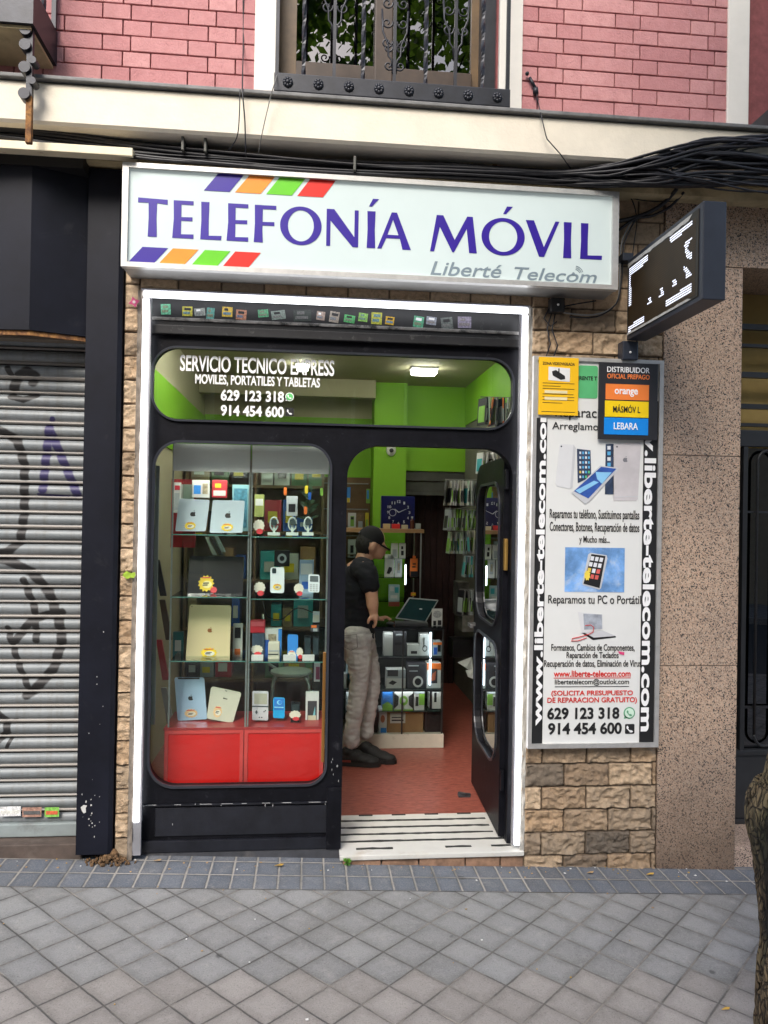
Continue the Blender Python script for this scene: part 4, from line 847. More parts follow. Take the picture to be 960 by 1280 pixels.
def star_px(cx, cy, a, c): return [(cx + a * (1 if i % 2 else .75) * math.cos(i * math.pi / 8), cy + c * (1 if i % 2 else .75) * math.sin(i * math.pi / 8)) for i in range(16)]
prt('sky_phone_picture', pic_sky)
def pic_laptop(b):
    b.xz(P4([(722, 765), (753, 768), (753, 787), (727, 791)], 0), py_ - .001, py_, silver2); b.xz(P4([(729, 767), (752, 768), (752.5, 786), (730, 787)], 0), py_ - .0022, py_ - .0012, mat('printed grey screen', (.34, .37, .42), .5, var=.4, vs=20)); b.xz(P4([(727, 791), (741, 800), (770, 796.5), (769, 795), (742, 797), (731, 791)], 0), py_ - .001, py_, ink)
    b.xz(P4([(725, 791), (753, 788), (770, 795), (742, 798)], 0), py_ - .0008, py_ + .0002, silver)
prt('laptop_picture', pic_laptop)
pts = [(733, 797), (722, 801), (714, 801), (715, 798), (724, 796), (735, 793), (741, 790), (742, 784), (738, 781), (731, 782)]
b = MB(); b.tube([(q.x, py_ - .003, q.z) for q in [at(x, y, ay) for x, y in pts]], .0018, 6, red_ink); b.build('red_cable_picture', None, SHT)
gp = mat('printed green card', (.10, .46, .18), .5); x0, x1, z0, z1 = rect(722, 457, 747, 498, ay); prt('green_shape', lambda b: b.xz(rrect(x0, x1, z0, z1, .012), py_ - .001, py_, gp))
x0c, x1c, z0c, z1c = rect(722, 470.5, 746, 477, ay); b = MB(); b.text('JRENTE T', x0c, x1c, z0c, z1c, py_ - .0012, ink, .02); b.build('lettering', ink, SHT)
x0d, x1d, z0d, z1d = rect(772, 814, 780, 819, ay); prt('pink_scrap', lambda b: b.xz([(x0d, z1d), (x1d, z1d - .004), (x1d, z0d), (x0d + .01, z0d + .006)], py_ - .0025, py_ - .0015, mat('pink paper scrap', (.7, .06, .2), .6)))
# yellow notice and distributor plate, each fixed over the board's upper corners
YN = thing('notice', 'yellow video surveillance notice with camera picture at the board top left', 'notice', (1.2, -.06, 2.2))
ylw = mat('yellow notice card', (.86, .50, .005), .5, var=.04); x0, x1, z0, z1 = rect(673, 447, 722.5, 519, -.058); ny_ = -.0625
b = MB(); b.box(x0, x1, ny_, -.0575, z0, z1, ylw); YC = b.build('card', None, YN); wdt = x1 - x0; hgt = z1 - z0
b = MB(); b.xz([(x0 + wdt * .24, z1 - hgt * .165), (x0 + wdt * .78, z1 - hgt * .185), (x0 + wdt * .78, z1 - hgt * .42), (x0 + wdt * .24, z1 - hgt * .40)], ny_ - .0012, ny_ - .0002, mat('white photo paper', (.75, .75, .74), .5)); b.build('picture', None, YC)
b = MB(); cx, cz = x0 + wdt * .5, z1 - hgt * .3; b.xz([(cx - .035, cz + .015), (cx - .015, cz + .022), (cx + .03, cz - .005), (cx + .032, cz - .02), (cx + .01, cz - .025), (cx - .03, cz - .005)], ny_ - .0024, ny_ - .0014, ink); b.xz([(cx - .003, cz + .03), (cx + .003, cz + .03), (cx + .003, cz), (cx - .003, cz)], ny_ - .0024, ny_ - .0014, ink); b.build('camera_drawing', None, YC)
b = MB(); b.text('ZONA VIDEOVIGILADA', x0 + wdt * .09, x0 + wdt * .9, z1 - hgt * .135, z1 - hgt * .085, ny_ - .0002, ink, .01); b.build('lettering', ink, YC)
for k, (u0, u1, v) in enumerate(((.1, .9, .45), (.1, .55, .50), (.1, .9, .545), (.1, .88, .64), (.1, .9, .69), (.1, .9, .74), (.1, .6, .79), (.08, .92, .945))):
    b = MB(); b.box(x0 + wdt * u0, x0 + wdt * u1, ny_ - .0012, ny_ - .0002, z1 - hgt * v - .0012, z1 - hgt * v + .0012, ink); b.build('ruled_line', None, YC)
for v in (.60, .715):
    b = MB(); b.box(x0 + wdt * .15, x0 + wdt * .72, ny_ - .0016, ny_ - .0004, z1 - hgt * v - .007, z1 - hgt * v + .007, mat('pale label strip', (.8, .7, .4), .5)); b.build('label_strip', None, YC)
DB = thing('distributor_plate', 'black official distributor plate with orange, yellow and blue bars on the board', 'sign plate', (1.6, -.06, 2.1))
dq = [at(749, 452, -.064), at(823, 456, -.064), at(820, 552, -.064), at(747, 547, -.064)]
b = MB(); X0, X1 = (dq[0].x + dq[3].x) / 2, (dq[1].x + dq[2].x) / 2; Z1, Z0 = (dq[0].z + dq[1].z) / 2, (dq[2].z + dq[3].z) / 2
b.box(X0, X1, -.0695, -.0585, Z0, Z1, mat('black sign plate', (.022, .022, .026), .4), .002); DP = b.build('plate', None, DB); dy = -.0700
for body, bx, m, bo in (('DISTRIBUIDOR', (759, 459, 812, 465.8), white_ink, .004), ('OFICIAL PREPAGO', (759, 467.8, 812, 473.8), mat('orange print', (.85, .22, .05), .5), .012)):
    x0, x1, z0, z1 = rect(*bx, dy); b = MB(); b.text(body, x0, x1, z0, z1, dy, m, bo); b.build('lettering', m, DP)
for body, bx, tb, c, tc_, bo in (('orange', (757, 480.5, 811, 500), (768, 486.5, 797, 496), (.85, .22, .04), white_ink, .02), ('MÁSMÓV L', (756, 501.5, 810.5, 521.5), (766, 506, 800, 516), (.90, .62, .005), ink, .012), ('LEBARA', (755, 522.5, 810, 543.5), (767, 528.5, 797, 537), (.005, .24, .74), white_ink, .012)):
    x0, x1, z0, z1 = rect(*bx, dy); b = MB(); b.box(x0, x1, dy - .002, dy, z0, z1, mat('bar %s' % tb[0], c, .4, var=.03)); br = b.build('colour_bar', None, DP)
    x0, x1, z0, z1 = rect(*tb, dy); b = MB(); b.text(body, x0, x1, z0, z1, dy - .0022, tc_, bo); b.build('lettering', tc_, br)

# ------------------------------------------------------------------ cables
CB = thing('cable_bundle', 'thick bundle of black cables running under the cream cornice', 'cables', (.35, -.1, 3.28))
base = [(-140, 158), (0, 166), (100, 178), (190, 190), (300, 199), (380, 205), (470, 211), (560, 215), (640, 219), (700, 221), (760, 218), (820, 211), (880, 207), (960, 206), (1060, 205), (1160, 210)]
wid = [8, 8, 9, 8, 7, 7, 7, 8, 7, 8, 11, 16, 24, 27, 26, 24]
for k in range(40):
    o = random.uniform(-1, 1); ph = random.random() * 9; pts = []
    for i, (px, py) in enumerate(base):
        if i > 9: o = max(-1.1, min(1.1, o + random.uniform(-.8, .8)))
        yy = -.125 - .035 * math.cos(k * 1.7 + i * .5) * .6 - .014 * (k % 3) - .13 * max(0, min(1, (px - 690) / 130)); q = at(px, py + o * wid[i] + 2.0 * math.sin(ph + i * 1.3) * wid[i] / 8, yy); pts.append(q)
    out = []
    for i in range(len(pts) - 1):
        for t in (0, .25, .5, .75):
            p0, p1, p2, p3 = pts[max(0, i - 1)], pts[i], pts[i + 1], pts[min(len(pts) - 1, i + 2)]
            out.append(.5 * ((2 * p1) + (p2 - p0) * t + (2 * p0 - 5 * p1 + 4 * p2 - p3) * t * t + (3 * p1 - p0 - 3 * p2 + p3) * t ** 3))
    b = MB(); b.tube(out, random.choice((.0045, .006, .0075, .009)), 7); b.build('cable', cable_black, CB, True)
for px, py in ((230, 180), (258, 182), (443, 205)):
    q = at(px, py, -.16); b = MB(); b.box(q.x - .006, q.x + .006, -.20, -.07, q.z - .045, q.z + .02, None, .003); b.build('cable_clip', mat('old grey clip', (.1, .1, .09), .6, .3), CB)
q = at(617, 205, -.09); b = MB(); b.box(q.x - .012, q.x + .012, -.12, -.075, q.z - .02, q.z + .04, None, .004); b.box(q.x + .004, q.x + .03, -.11, -.075, q.z - .03, q.z - .005); b.build('cable_clip', rust, CB)
def wire(name, label, pts, Y, r, m=cable_black, cat='cable'):
    q = [at(p[0], p[1], p[2] if len(p) > 2 else Y) for p in pts]; out = []
    for i in range(len(q) - 1):
        for t in (0, .25, .5, .75):
            p0, p1, p2, p3 = q[max(0, i - 1)], q[i], q[i + 1], q[min(len(q) - 1, i + 2)]
            out.append(.5 * ((2 * p1) + (p2 - p0) * t + (2 * p0 - 5 * p1 + 4 * p2 - p3) * t * t + (3 * p1 - p0 - 3 * p2 + p3) * t ** 3))
    out.append(q[-1]); b = MB(); b.tube(out, r, 6); return one(name, label, cat, b, m, smooth=True)
wire('hanging_wire', 'thin black wire hanging straight down the pink bricks left of the window', [(304, -20, -.05), (304, 60, -.05), (303, 110, -.285), (306, 150, -.27), (307, 186, -.245), (308, 196, -.2)], 0, .003)
wire('hanging_wire', 'short curled black wire below the cornice beside the straight hanging wire', [(300, 112, -.285), (299, 148, -.275), (296, 172, -.25), (286, 188, -.2)], 0, .0025)
wire('hanging_wire', 'thin grey wire slanting from the left window surround down to the cables', [(346, 90, -.06), (345, 98, -.285), (338, 122, -.285), (328, 165, -.27), (323, 192, -.2)], 0, .0022, mat('grey wire', (.16, .16, .15), .6))
AW = thing('wall_anchor', 'small black cable anchor with a wire on the white window surround', 'cable anchor', (.98, -.06, 3.75))
q = at(662, 97, -.05); q2 = at(669, 110, -.05)
b = MB(); b.tube([q, q2], .008, 8); b.tube([q2, at(670, 118, -.05)], .014, 8); b.ball(at(659, 92, -.055), .010, None, 6); b.build('insulator', iron, AW, True)
b = MB(); b.tube([at(*p) for p in ((669, 112, -.055), (674, 134, -.07), (676, 142, -.285), (682, 168, -.275), (684, 174, -.265), (700, 192, -.25), (715, 213, -.18))], .0026, 6); b.build('wire', cable_black, AW, True)
wire('branch_cable', 'black cable drooping from the bundle to the right end of the light box sign', [(846, 236, -.1), (832, 252, -.04), (810, 266, -.03), (785, 274, -.03), (768, 278, -.05), (745, 290, -.08)], 0, .010)
wire('branch_cable', 'thinner black cable looping above the projecting display to the light box sign', [(855, 240, -.08), (838, 258, -.03), (815, 270, -.03), (795, 273, -.03), (770, 290, -.03)], 0, .007)
wire('loop_wire', 'pale grey wire running down the right end of the light box sign', [(792, 272, -.03), (778, 300, -.03), (775, 330, -.03), (773, 372, -.03), (760, 388, -.03), (735, 394, -.03), (700, 390, -.03)], 0, .004, mat('pale grey wire', (.33, .33, .32), .5))
wire('loop_wire', 'black wire curling down below the right corner of the light box sign', [(797, 270, -.03), (780, 305, -.035), (777, 350, -.035), (770, 380, -.035), (745, 396, -.035), (712, 396, -.035)], 0, .004)
wire('loop_wire', 'thin black wire arching over the stones towards the display bracket', [(776, 236, -.03), (790, 250, -.03), (796, 275, -.03), (793, 300, -.03), (790, 325, -.03)], 0, .0028)
wire('loop_wire', 'thin black wire stretched across the stone from the sign to the granite', [(775, 243, -.03), (800, 250, -.03), (836, 252, -.03), (870, 247, -.03)], 0, .0025)
JB = thing('junction_box', 'small black junction box under the light box sign with dangling wires', 'junction box', (1.13, -.03, 2.66))
q = at(694, 384, -.03); b = MB(); b.box(q.x - .035, q.x + .035, -.075, -.022, q.z - .035, q.z + .035, None, .006); b.ball((q.x, -.077, q.z), .006, white_plastic, 6); b.build('case', mat('black plastic case', (.014, .014, .015), .4), JB)
for pts in (((690, 390), (684, 410), (688, 430), (682, 448)), ((694, 392), (690, 412), (697, 432), (690, 452)), ((686, 386), (680, 398), (688, 408), (696, 402)), ((700, 384), (720, 380), (745, 376))):
    b = MB(); b.tube([at(x, y, -.04) for x, y in pts], .0035, 6); b.build('wire', cable_black, JB, True)
b = MB(); q = at(168, 378, -.03); b.xz(star(q.x, q.z, .026, .026, 4, .55, .3), -.037, -.035, mat('magenta sticker', (.42, .03, .14), .5)); b.xz(ell(q.x, q.z, .007, .007, 10), -.0385, -.0372, mat('pale sticker centre', (.6, .5, .5), .5)); one('wall_sticker', 'small magenta flower sticker on the stone strip', 'sticker', b)
b = MB(); q = at(162, 719, -.03); b.xz([(q.x + .03 * (random.random() * .5 + .6) * math.cos(i * .7), q.z + .022 * (random.random() * .7 + .4) * math.sin(i * .7)) for i in range(9)], -.034, -.030, mat('green paint blot', (.28, .42, .03), .7, var=.4, vs=50)); one('paint_blot', 'bright green paint blot on the left stone strip', 'paint blot', b)
# ------------------------------------------------------------------ shop interior shell
IX0, IX1, IY1, IC = -.98, 1.46, 3.60, 2.88
def sbox(name, m, *a): b = MB(); b.box(*a); return struct(b.build(name, m))
b = MB(); b.grid(lambda u, v: (IX0 + (IX1 - IX0) * u, .12 + (IY1 + 1.2 - .12) * v, .029), 1, 1); FLR = struct(b.build('shop_floor', floor_mat()))
sbox('ceiling', cream_in, IX0 - .05, IX1 + .05, .30, IY1 + .05, IC, IC + .05)
sbox('wall', cream_in, IX0 - .06, IX0, .125, IY1, -.05, IC)
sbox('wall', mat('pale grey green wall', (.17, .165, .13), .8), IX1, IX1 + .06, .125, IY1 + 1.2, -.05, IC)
sbox('wall', green, IX0, .585, IY1, IY1 + .06, 2.02, 2.58); sbox('wall', cream_in, IX0, .585, IY1, IY1 + .06, 2.5805, IC); sbox('wall', peg, IX0, .585, IY1, IY1 + .06, .03, 2.018)  # cream above the green: reflected facade put into the wall colour
sbox('wall', green, .885, IX1, 3.42, 3.50, 2.085, IC)
sbox('wall', green, IX1 - .012, IX1 - .001, .9, 3.41, 2.52, IC - .002)
sbox('column', green, .585, .885, 3.30, 3.66, .03, IC)
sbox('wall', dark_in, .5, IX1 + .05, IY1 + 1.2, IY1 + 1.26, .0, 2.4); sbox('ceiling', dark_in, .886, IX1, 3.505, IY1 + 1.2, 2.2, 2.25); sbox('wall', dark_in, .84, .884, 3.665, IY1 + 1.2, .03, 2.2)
b = MB()
for z0, z1, y in ((1.995, 2.08, 3.44), (1.90, 1.985, 3.46), (1.86, 1.895, 3.43)): b.box(.886, IX1, y, y + .05, z0, z1, lintel_grey)
struct(b.build('beam', None))
sbox('beam', cream_in, IX0, .585, 3.2, 3.30, 2.72, IC - .001); sbox('wall', green, IX0 + .001, IX0 + .012, .9, 3.59, 2.10, 2.55)  # beam's cream imitates the opposite facade reflected in the transom glass
b = MB()
for k in range(9): b.box(.89 + k * .062, .948 + k * .062, 3.75 + .012 * (k % 2), 3.77 + .012 * (k % 2), .03, 2.05)
one('doorway_curtain', 'dark brown slatted curtain closing the doorway at the back', 'curtain', b, mat('dark red brown slat', (.035, .012, .010), .7, var=.4, vs=4))
panel_w = lamp('ceiling lamp diffuser', (1, .97, .88), 14)
for px, py, lbl in ((530, 468, 'white ceiling lamp in front of the lime wall at the right of the transom'), (378, 463, 'white ceiling lamp glowing behind the printed transom lettering')):
    Y = 2.55; p = at(px, py, Y); t = thing('ceiling_lamp', lbl, 'lamp', (p.x, Y, IC), 'ceiling lamps')
    hw = .045 if px < 400 else .10; b = MB(); b.xz(rrect(p.x - hw, p.x + hw, IC - .055, IC - .02, .014), Y - .06, Y + .06); b.build('diffuser', panel_w, t)
    b = MB(); b.box(p.x - hw - .01, p.x + hw + .01, Y - .07, Y + .07, IC - .019, IC - .001); b.build('housing', white_plastic, t)
tl = lamp('shop tube light', (1, .98, .95), 13)
for x, lbl in ((-.45, 'long ceiling tube light above the display cabinet, left of the shop'), (.62, 'long ceiling tube light above the counter, right of the shop'), (-.15, 'added ceiling tube light brightening the middle of the shop')):  # third tube is added to brighten the display and back shelving
    t = thing('tube_light', lbl, 'lamp', (x, 1.2, IC)); b = MB(); b.tube([(x, .8, IC - .045), (x, 1.75, IC - .045)], .016, 10); b.build('tube', tl, t); b = MB(); b.box(x - .03, x + .03, .75, 1.8, IC - .022, IC - .001); b.build('housing', white_plastic, t)

# ------------------------------------------------------------------ window display cabinet
dc_y0, dc_y1 = .20, .52
DC = thing('display_cabinet', 'glass shelf display cabinet with red base doors behind the shop window', 'cabinet', (-.3, .36, .03))
red_l = mat('red laminate', (.62, .014, .012), .3, var=.05, vs=4, spec=.5); red_e = mat('faded red edging', (.60, .06, .055), .45, var=.15)
X0, XM, X1 = at(205, 940, dc_y0).x, at(304.5, 940, dc_y0).x, at(404, 940, dc_y0).x; rz0, rz1 = .285, .585
b = MB(); b.box(X0, X1, dc_y0 + .022, dc_y1, rz0 - .25, rz1 - .012, red_e); b.box(X0 - .004, X1 + .004, dc_y0, dc_y1, rz1 - .0115, rz1, mat('red cabinet top', (.33, .03, .03), .35)); b.build('base', None, DC)
for xa, xb in ((X0, XM - .002), (XM + .002, X1)):
    b = MB(); b.box(xa + .018, xb - .018, dc_y0 + .006, dc_y0 + .0215, rz0 + .015, rz1 - .03); o = b.build('base_door', red_l, DC)
    b = MB(); b.plate([[(xa, rz0), (xb, rz0), (xb, rz1 - .0125), (xa, rz1 - .0125)], [(xa + .0175, rz0 + .0145), (xb - .0175, rz0 + .0145), (xb - .0175, rz1 - .0295), (xa + .0175, rz1 - .0295)]], dc_y0 + .001, dc_y0 + .0215); b.build('edging', red_e, o)
bays = ((at(214, 700, dc_y0).x, at(310, 700, dc_y0).x), (at(313, 700, dc_y0).x, at(409, 700, dc_y0).x))
shz = [(at(260, 668, dc_y0).z, at(260, 746, dc_y0).z, at(260, 826, dc_y0).z), (at(360, 671, dc_y0).z, at(360, 748.5, dc_y0).z, at(360, 827, dc_y0).z)]
edge_g = mat('green glass edge', (.10, .24, .20), .2, var=.2)
for (xa, xb), zs_ in zip(bays, shz):
    for z in zs_:
        b = MB(); b.box(xa, xb, dc_y0 + .002, dc_y1, z - .006, z); sh = b.build('shelf', shelf_glass, DC)
        b = MB(); b.box(xa, xb, dc_y0 - .001, dc_y0 + .0015, z - .0055, z - .0005); b.build('shelf_edge', edge_g, sh)
    for x in (xa, xb):
        b = MB(); b.box(x - .004, x + .004, dc_y0 + .01, dc_y0 + .016, rz1 + .001, 2.0); b.build('post', mat('cabinet post', (.32, .36, .34), .3, .6), DC)
    b = MB(); b.box(xa, xb, dc_y1 + .002, dc_y1 + .008, rz1, 1.88); b.build('back_pane', shelf_glass, DC)
    b = MB(); b.box(xa, xb, dc_y0 + .005, dc_y0 + .03, at(300, 590, dc_y0).z, 1.998); b.build('header_panel', mat('pale grey header', (.88, .88, .84), .5, var=.04), DC)
b = MB(); b.box(at(191, 800, .14).x, at(195.5, 800, .14).x, .135, .15, .62, 1.88); b.build('side_rail', mat('grey side rail', (.30, .31, .28), .5, .4), DC)
b = MB(); b.tube([(x, dc_y0 + .10, 1.93) for x in (bays[0][0] + .03, bays[0][1] - .03)], .008, 8); b.build('tube_light', lamp('cabinet tube', (1, .98, .9), 22), DC)
b = MB(); b.tube([(x, dc_y0 + .10, 1.93) for x in (bays[1][0] + .03, bays[1][1] - .03)], .008, 8); b.build('tube_light', lamp('cabinet tube', (1, .98, .9), 22), DC)

class Quad:
    """a thin slab whose four front corners are measured; uv places marks on its face"""
    def __init__(s, tl_, tr, br, bl, Y, lean): s.c = [at(*bl, Y), at(*br, Y), at(*tr, Y + lean), at(*tl_, Y + lean)]
    def p(s, u, v, off=0):
        a = s.c[0].lerp(s.c[1], u); b = s.c[3].lerp(s.c[2], u); q = a.lerp(b, v); return q - Vector((0, off, 0))
    def slab(s, b, th, m, rnd=.05):
        pts = rrect(0, 1, 0, 1, rnd, 4); return b.poly([s.p(u, v) for u, v in pts], (0, th, 0), m)
    def mark(s, b, uv, off, m, th=.001): return b.poly([s.p(u, v, off) for u, v in uv], (0, -th, 0), m)
yel = mat('yellow price card', (.85, .60, .03), .6, var=.12, vs=30); pricew = mat('white price card', (.74, .71, .58), .6, var=.06); pricer = mat('red price card', (.65, .05, .06), .6, var=.2, vs=40)
def sticker(q, parent, u, v, ru, rv, a=yel, c=pricew, r=None):
    b = MB(); q.mark(b, star(u, v, ru, rv, 13, .80), .0012, a)
    if r is not None: q.mark(b, star(u + r[0] * ru, v + r[1] * rv, ru * .45, rv * .4, 8, .8), .0024, pricer)
    o = b.build('price_sticker', None, parent)
    b = MB(); q.mark(b, ell(u + .02, v - rv * .12, ru * .58, rv * .44, 20), .0036, c); b.build('price_field', None, o)
    b = MB()
    for i, (a0, a1, h) in enumerate(((-.55, .5, .62), (-.35, .35, -.02), (-.4, .2, -.25))): q.mark(b, [(u + ru * a0, v + rv * h), (u + ru * a1, v + rv * (h + .02)), (u + ru * a1, v + rv * (h + .14)), (u + ru * a0, v + rv * (h + .12))], .0050, pricer if i == 0 else ink)
    b.build('price_print', None, o)
def apple_on(q, parent, u, v, su, m):
    b = MB(); t = MB(); apple(t, 0, 0, 1, 0, None); t.bm.verts.ensure_lookup_table(); w = (q.c[1] - q.c[0]).length; h = (q.c[3] - q.c[0]).length
    for f in t.bm.faces:
        if abs(f.normal.y) > .9 or all(abs(v_.co.y) < 1e-5 for v_ in f.verts):
            if all(abs(v_.co.y) < 1e-5 for v_ in f.verts): q.mark(b, [(u + v_.co.x * su, v + v_.co.z * su * w / h) for v_ in f.verts], .0010, m, .0008)
    t.bm.free(); return b.build('emblem', None, parent)
def tablet(label, cs, Y, lean, m, rnd=.05, cat='tablet', name='tablet', th=.009, side=None):
    q = Quad(*cs, Y, lean); c = q.c[0].lerp(q.c[1], .5); t = thing(name, label, cat, tuple(c)); b = MB(); q.slab(b, th, m, rnd); b.build('body', None, t); return q, t
sil = mat('silver blue aluminium', (.42, .50, .56), .35, .25, var=.04); goldt = mat('champagne gold aluminium', (.66, .55, .32), .4, .2, var=.03); blut = mat('pale blue aluminium', (.40, .56, .74), .35, .25, var=.04); creamt = mat('greyish cream back shell', (.50, .49, .39), .45, var=.04)
Yd = .33
for lbl, cs in (('silver tablet with dark fruit emblem, left of the pair on the top shelf', ((224, 623), (262, 625), (257, 664), (219, 664))), ('silver tablet with dark fruit emblem, right of the pair on the top shelf', ((266, 625), (306, 626), (303, 666), (262, 666)))):
    q, t = tablet(lbl, cs, Yd, .03, sil); apple_on(q, t, .52, .53, .20, ink); sticker(q, t, .47 if cs[0][0] < 230 else .52, .17, .20, .13)
    b = MB(); q2 = Quad((cs[0][0] - 2, cs[0][1] + 1), (cs[0][0] + 1, cs[0][1]), (cs[3][0] + 1, cs[3][1]), (cs[3][0] - 2, cs[3][1]), Yd + .01, .03)
lap_b = mat('black laptop lid', (.012, .012, .016), .15, var=.3, vs=6, coat=.3)
q, t = tablet('black closed laptop with yellow star price tag standing on the middle shelf', ((237, 695), (305, 696), (303, 744), (234, 744)), .36, .06, lap_b, .03, 'laptop', 'laptop', .02); sticker(q, t, .33, .30, .15, .22, yel, mat('pale yellow field', (.8, .7, .3), .6), (.95, -.75))
q, t = tablet('large champagne gold tablet with fruit emblem on the lower glass shelf', ((237, 756), (289, 757), (287, 824), (232, 824)), Yd, .05, goldt); apple_on(q, t, .52, .53, .12, mat('copper emblem', (.35, .14, .05), .35, .5)); sticker(q, t, .52, .12, .2, .10); b = MB(); q.mark(b, ell(.06, .97, .012, .009, 10), .001, ink); b.build('camera', None, t)
q, t = tablet('pale blue tablet with fruit emblem leaning on the red cabinet top', ((218, 847), (255, 847), (259, 899), (222, 901)), Yd, .05, blut); apple_on(q, t, .5, .51, .18, ink); sticker(q, t, .47, .16, .24, .11, mat('pink yellow price card', (.75, .5, .25), .6)); b = MB(); q.mark(b, [(.12, .965), (.85, .965), (.85, .998), (.12, .998)], .001, ink); b.build('antenna_band', None, t)
q, t = tablet('cream tablet tilted sideways beside the pale blue tablet', ((264, 858), (302, 866), (291, 904), (258, 898)), Yd - .03, .05, creamt, .08); sticker(q, t, .36, .27, .17, .2, mat('pink yellow price card', (.75, .5, .25), .6)); b = MB(); q.mark(b, [(.45, .70), (.60, .70), (.60, .725), (.50, .725), (.47, .75)], .001, ink); q.mark(b, ell(.5, .96, .04, .012, 10), .001, ink); b.build('emblem', None, t)

# ---- right bay: phones, stands, boxes
def stand(label, px, bx, Y=.30, group=None):
    p = at(px, bx, Y); t = thing('price_stand', label, 'price stand', tuple(p)); return p, t
def star_stand(label, x0, y0, x1, y1, Y, redbit=True):
    X0, X1, Z0, Z1 = rect(x0, y0, x1, y1, Y); cx, cz = (X0 + X1) / 2, (Z0 + Z1) / 2; t = thing('price_stand', label, 'price stand', (cx, Y, Z0))
    b = MB(); b.xz(star(cx, cz + (Z1 - Z0) * .08, (X1 - X0) / 2, (Z1 - Z0) * .42, 11, .85), Y, Y + .002, pricew); b.build('card', None, t)
    if redbit: b = MB(); b.xz(star(cx + (X1 - X0) * .08, Z0 + (Z1 - Z0) * .2, (X1 - X0) * .3, (Z1 - Z0) * .2, 9, .85), Y - .0025, Y - .0008, pricer); b.build('red_tag', None, t)
    b = MB(); b.box(cx - (X1 - X0) * .35, cx + (X1 - X0) * .35, Y + .003, Y + .05, Z0 - .008, Z0 + .014, clear); b.build('holder', None, t)
star_stand('cream star price card on clear holder at left of the right top shelf', 316, 649, 331, 668, .27); star_stand('cream star price card on the middle shelf left of the white phone', 317, 727, 332, 745, .27); star_stand('cream star price card tilted beside the old white button phone', 367, 729, 380, 745, .27)
def phone(label, x0, y0, x1, y1, Y, body, screen=None, sc=(.1, .9, .12, .88), extra=None, th=.012, lean=.02, name='mobile_phone', cat='phone', rnd=.12):
    q = Quad((x0, y0), (x1, y0 + .5), (x1 - .3, y1 + .5), (x0 - .3, y1), Y, lean); t = thing(name, label, cat, tuple(q.c[0].lerp(q.c[1], .5))); b = MB(); q.slab(b, th, body, rnd); b.build('body', None, t)
    if screen: b = MB(); q.mark(b, [(sc[0], sc[2]), (sc[1], sc[2]), (sc[1], sc[3]), (sc[0], sc[3])], .0012, screen); b.build('screen', None, t)
    if extra: extra(q, t)
    return q, t
whp = mat('white phone shell', (.66, .72, .74), .25, var=.03); scr = mat('dark phone screen', (.03, .045, .05), .1, var=.4); greyscr = mat('grey lcd', (.10, .12, .13), .2)
def ex1(q, t):
    b = MB(); q.mark(b, rrect(.12, .42, .76, .97, .06, 3), .0012, scr); b.build('camera_block', None, t); sticker(q, t, .5, .24, .34, .13)
phone('white phone with square camera block on the middle shelf', 338, 709, 355.5, 741, .30, whp, None, extra=ex1)
def ex2(q, t):
    for r in range(4):
        b = MB()
        for c in range(3): q.mark(b, rrect(.15 + c * .26, .33 + c * .26, .06 + r * .11, .13 + r * .11, .02, 2), .0012, mat('grey key', (.4, .42, .43), .5))
        b.build('key_row', None, t)
phone('old white button phone at the right end of the middle shelf', 385.5, 718, 399.5, 740, .29, whp, greyscr, (.14, .88, .60, .93), ex2)
for k, (a, c) in enumerate(((335, 350), (358, 373), (378, 392))):
    X0, X1, Z0, Z1 = rect(a, 646, c, 668, .31); t = thing('watch_stand', ['clear acrylic watch stand, first beside the star price card', 'clear acrylic watch stand, middle of the three on the top shelf', 'clear acrylic watch stand, rightmost on the top shelf under the orange pin'][k], 'watch stand', ((X0 + X1) / 2, .31, Z0))
    frost = mat('frosted acrylic', (.50, .58, .54), .3, var=.1); b = MB(); b.box(X0, X1, .29, .34, Z0 - .005, Z0 + .010, frost); cx = (X0 + X1) / 2; b.box(cx - .006, cx + .006, .31, .318, Z0 + .01, Z1 - .02); b.build('stand', frost, t)
    b = MB(); b.tube([(cx + .020 * math.cos(i * .5), .314, Z0 + .055 + .034 * math.sin(i * .5)) for i in range(13)], .004, 6); b.build('strap', mat('pale strap', (.42, .5, .47), .4), t)
    b = MB(); b.xz(rrect(cx - .014, cx + .014, Z0 + .046, Z0 + .078, .006), .300, .308); b.build('watch_case', mat('dark watch face', (.05, .07, .07), .2), t)
def pbox(name, label, cat, x0, y0, x1, y1, Y, d, m, panels=(), lean=0, group=None, b_=.002):
    """a carton or object with printed panels on its face; panels are (u0,u1,v0,v1,material)"""
    X0, X1, Z0, Z1 = rect(x0, y0, x1, y1, Y); t = thing(name, label, cat, ((X0 + X1) / 2, Y, Z0), group); b = MB(); b.box(X0, X1, Y, Y + d, Z0, Z1, m, b_); bd = b.build('body', None, t)
    for k, pn in enumerate(panels):
        u0, u1, v0, v1, pm = pn[:5]; b = MB(); o = .0012 + .0012 * k
        if len(pn) > 5 and pn[5] == 'o': b.xz(ell(X0 + (X1 - X0) * (u0 + u1) / 2, Z0 + (Z1 - Z0) * (v0 + v1) / 2, (X1 - X0) * (u1 - u0) / 2, (Z1 - Z0) * (v1 - v0) / 2, 24), Y - o - .0008, Y - o + .0002, pm)
        elif len(pn) > 5: b.xz([(X0 + (X1 - X0) * u, Z0 + (Z1 - Z0) * v) for u, v in pn[5]], Y - o - .0008, Y - o + .0002, pm)
        else: b.box(X0 + (X1 - X0) * u0, X0 + (X1 - X0) * u1, Y - o - .0008, Y - o + .0002, Z0 + (Z1 - Z0) * v0, Z0 + (Z1 - Z0) * v1, pm)
        b.build('printed_panel', None, bd)
    return t
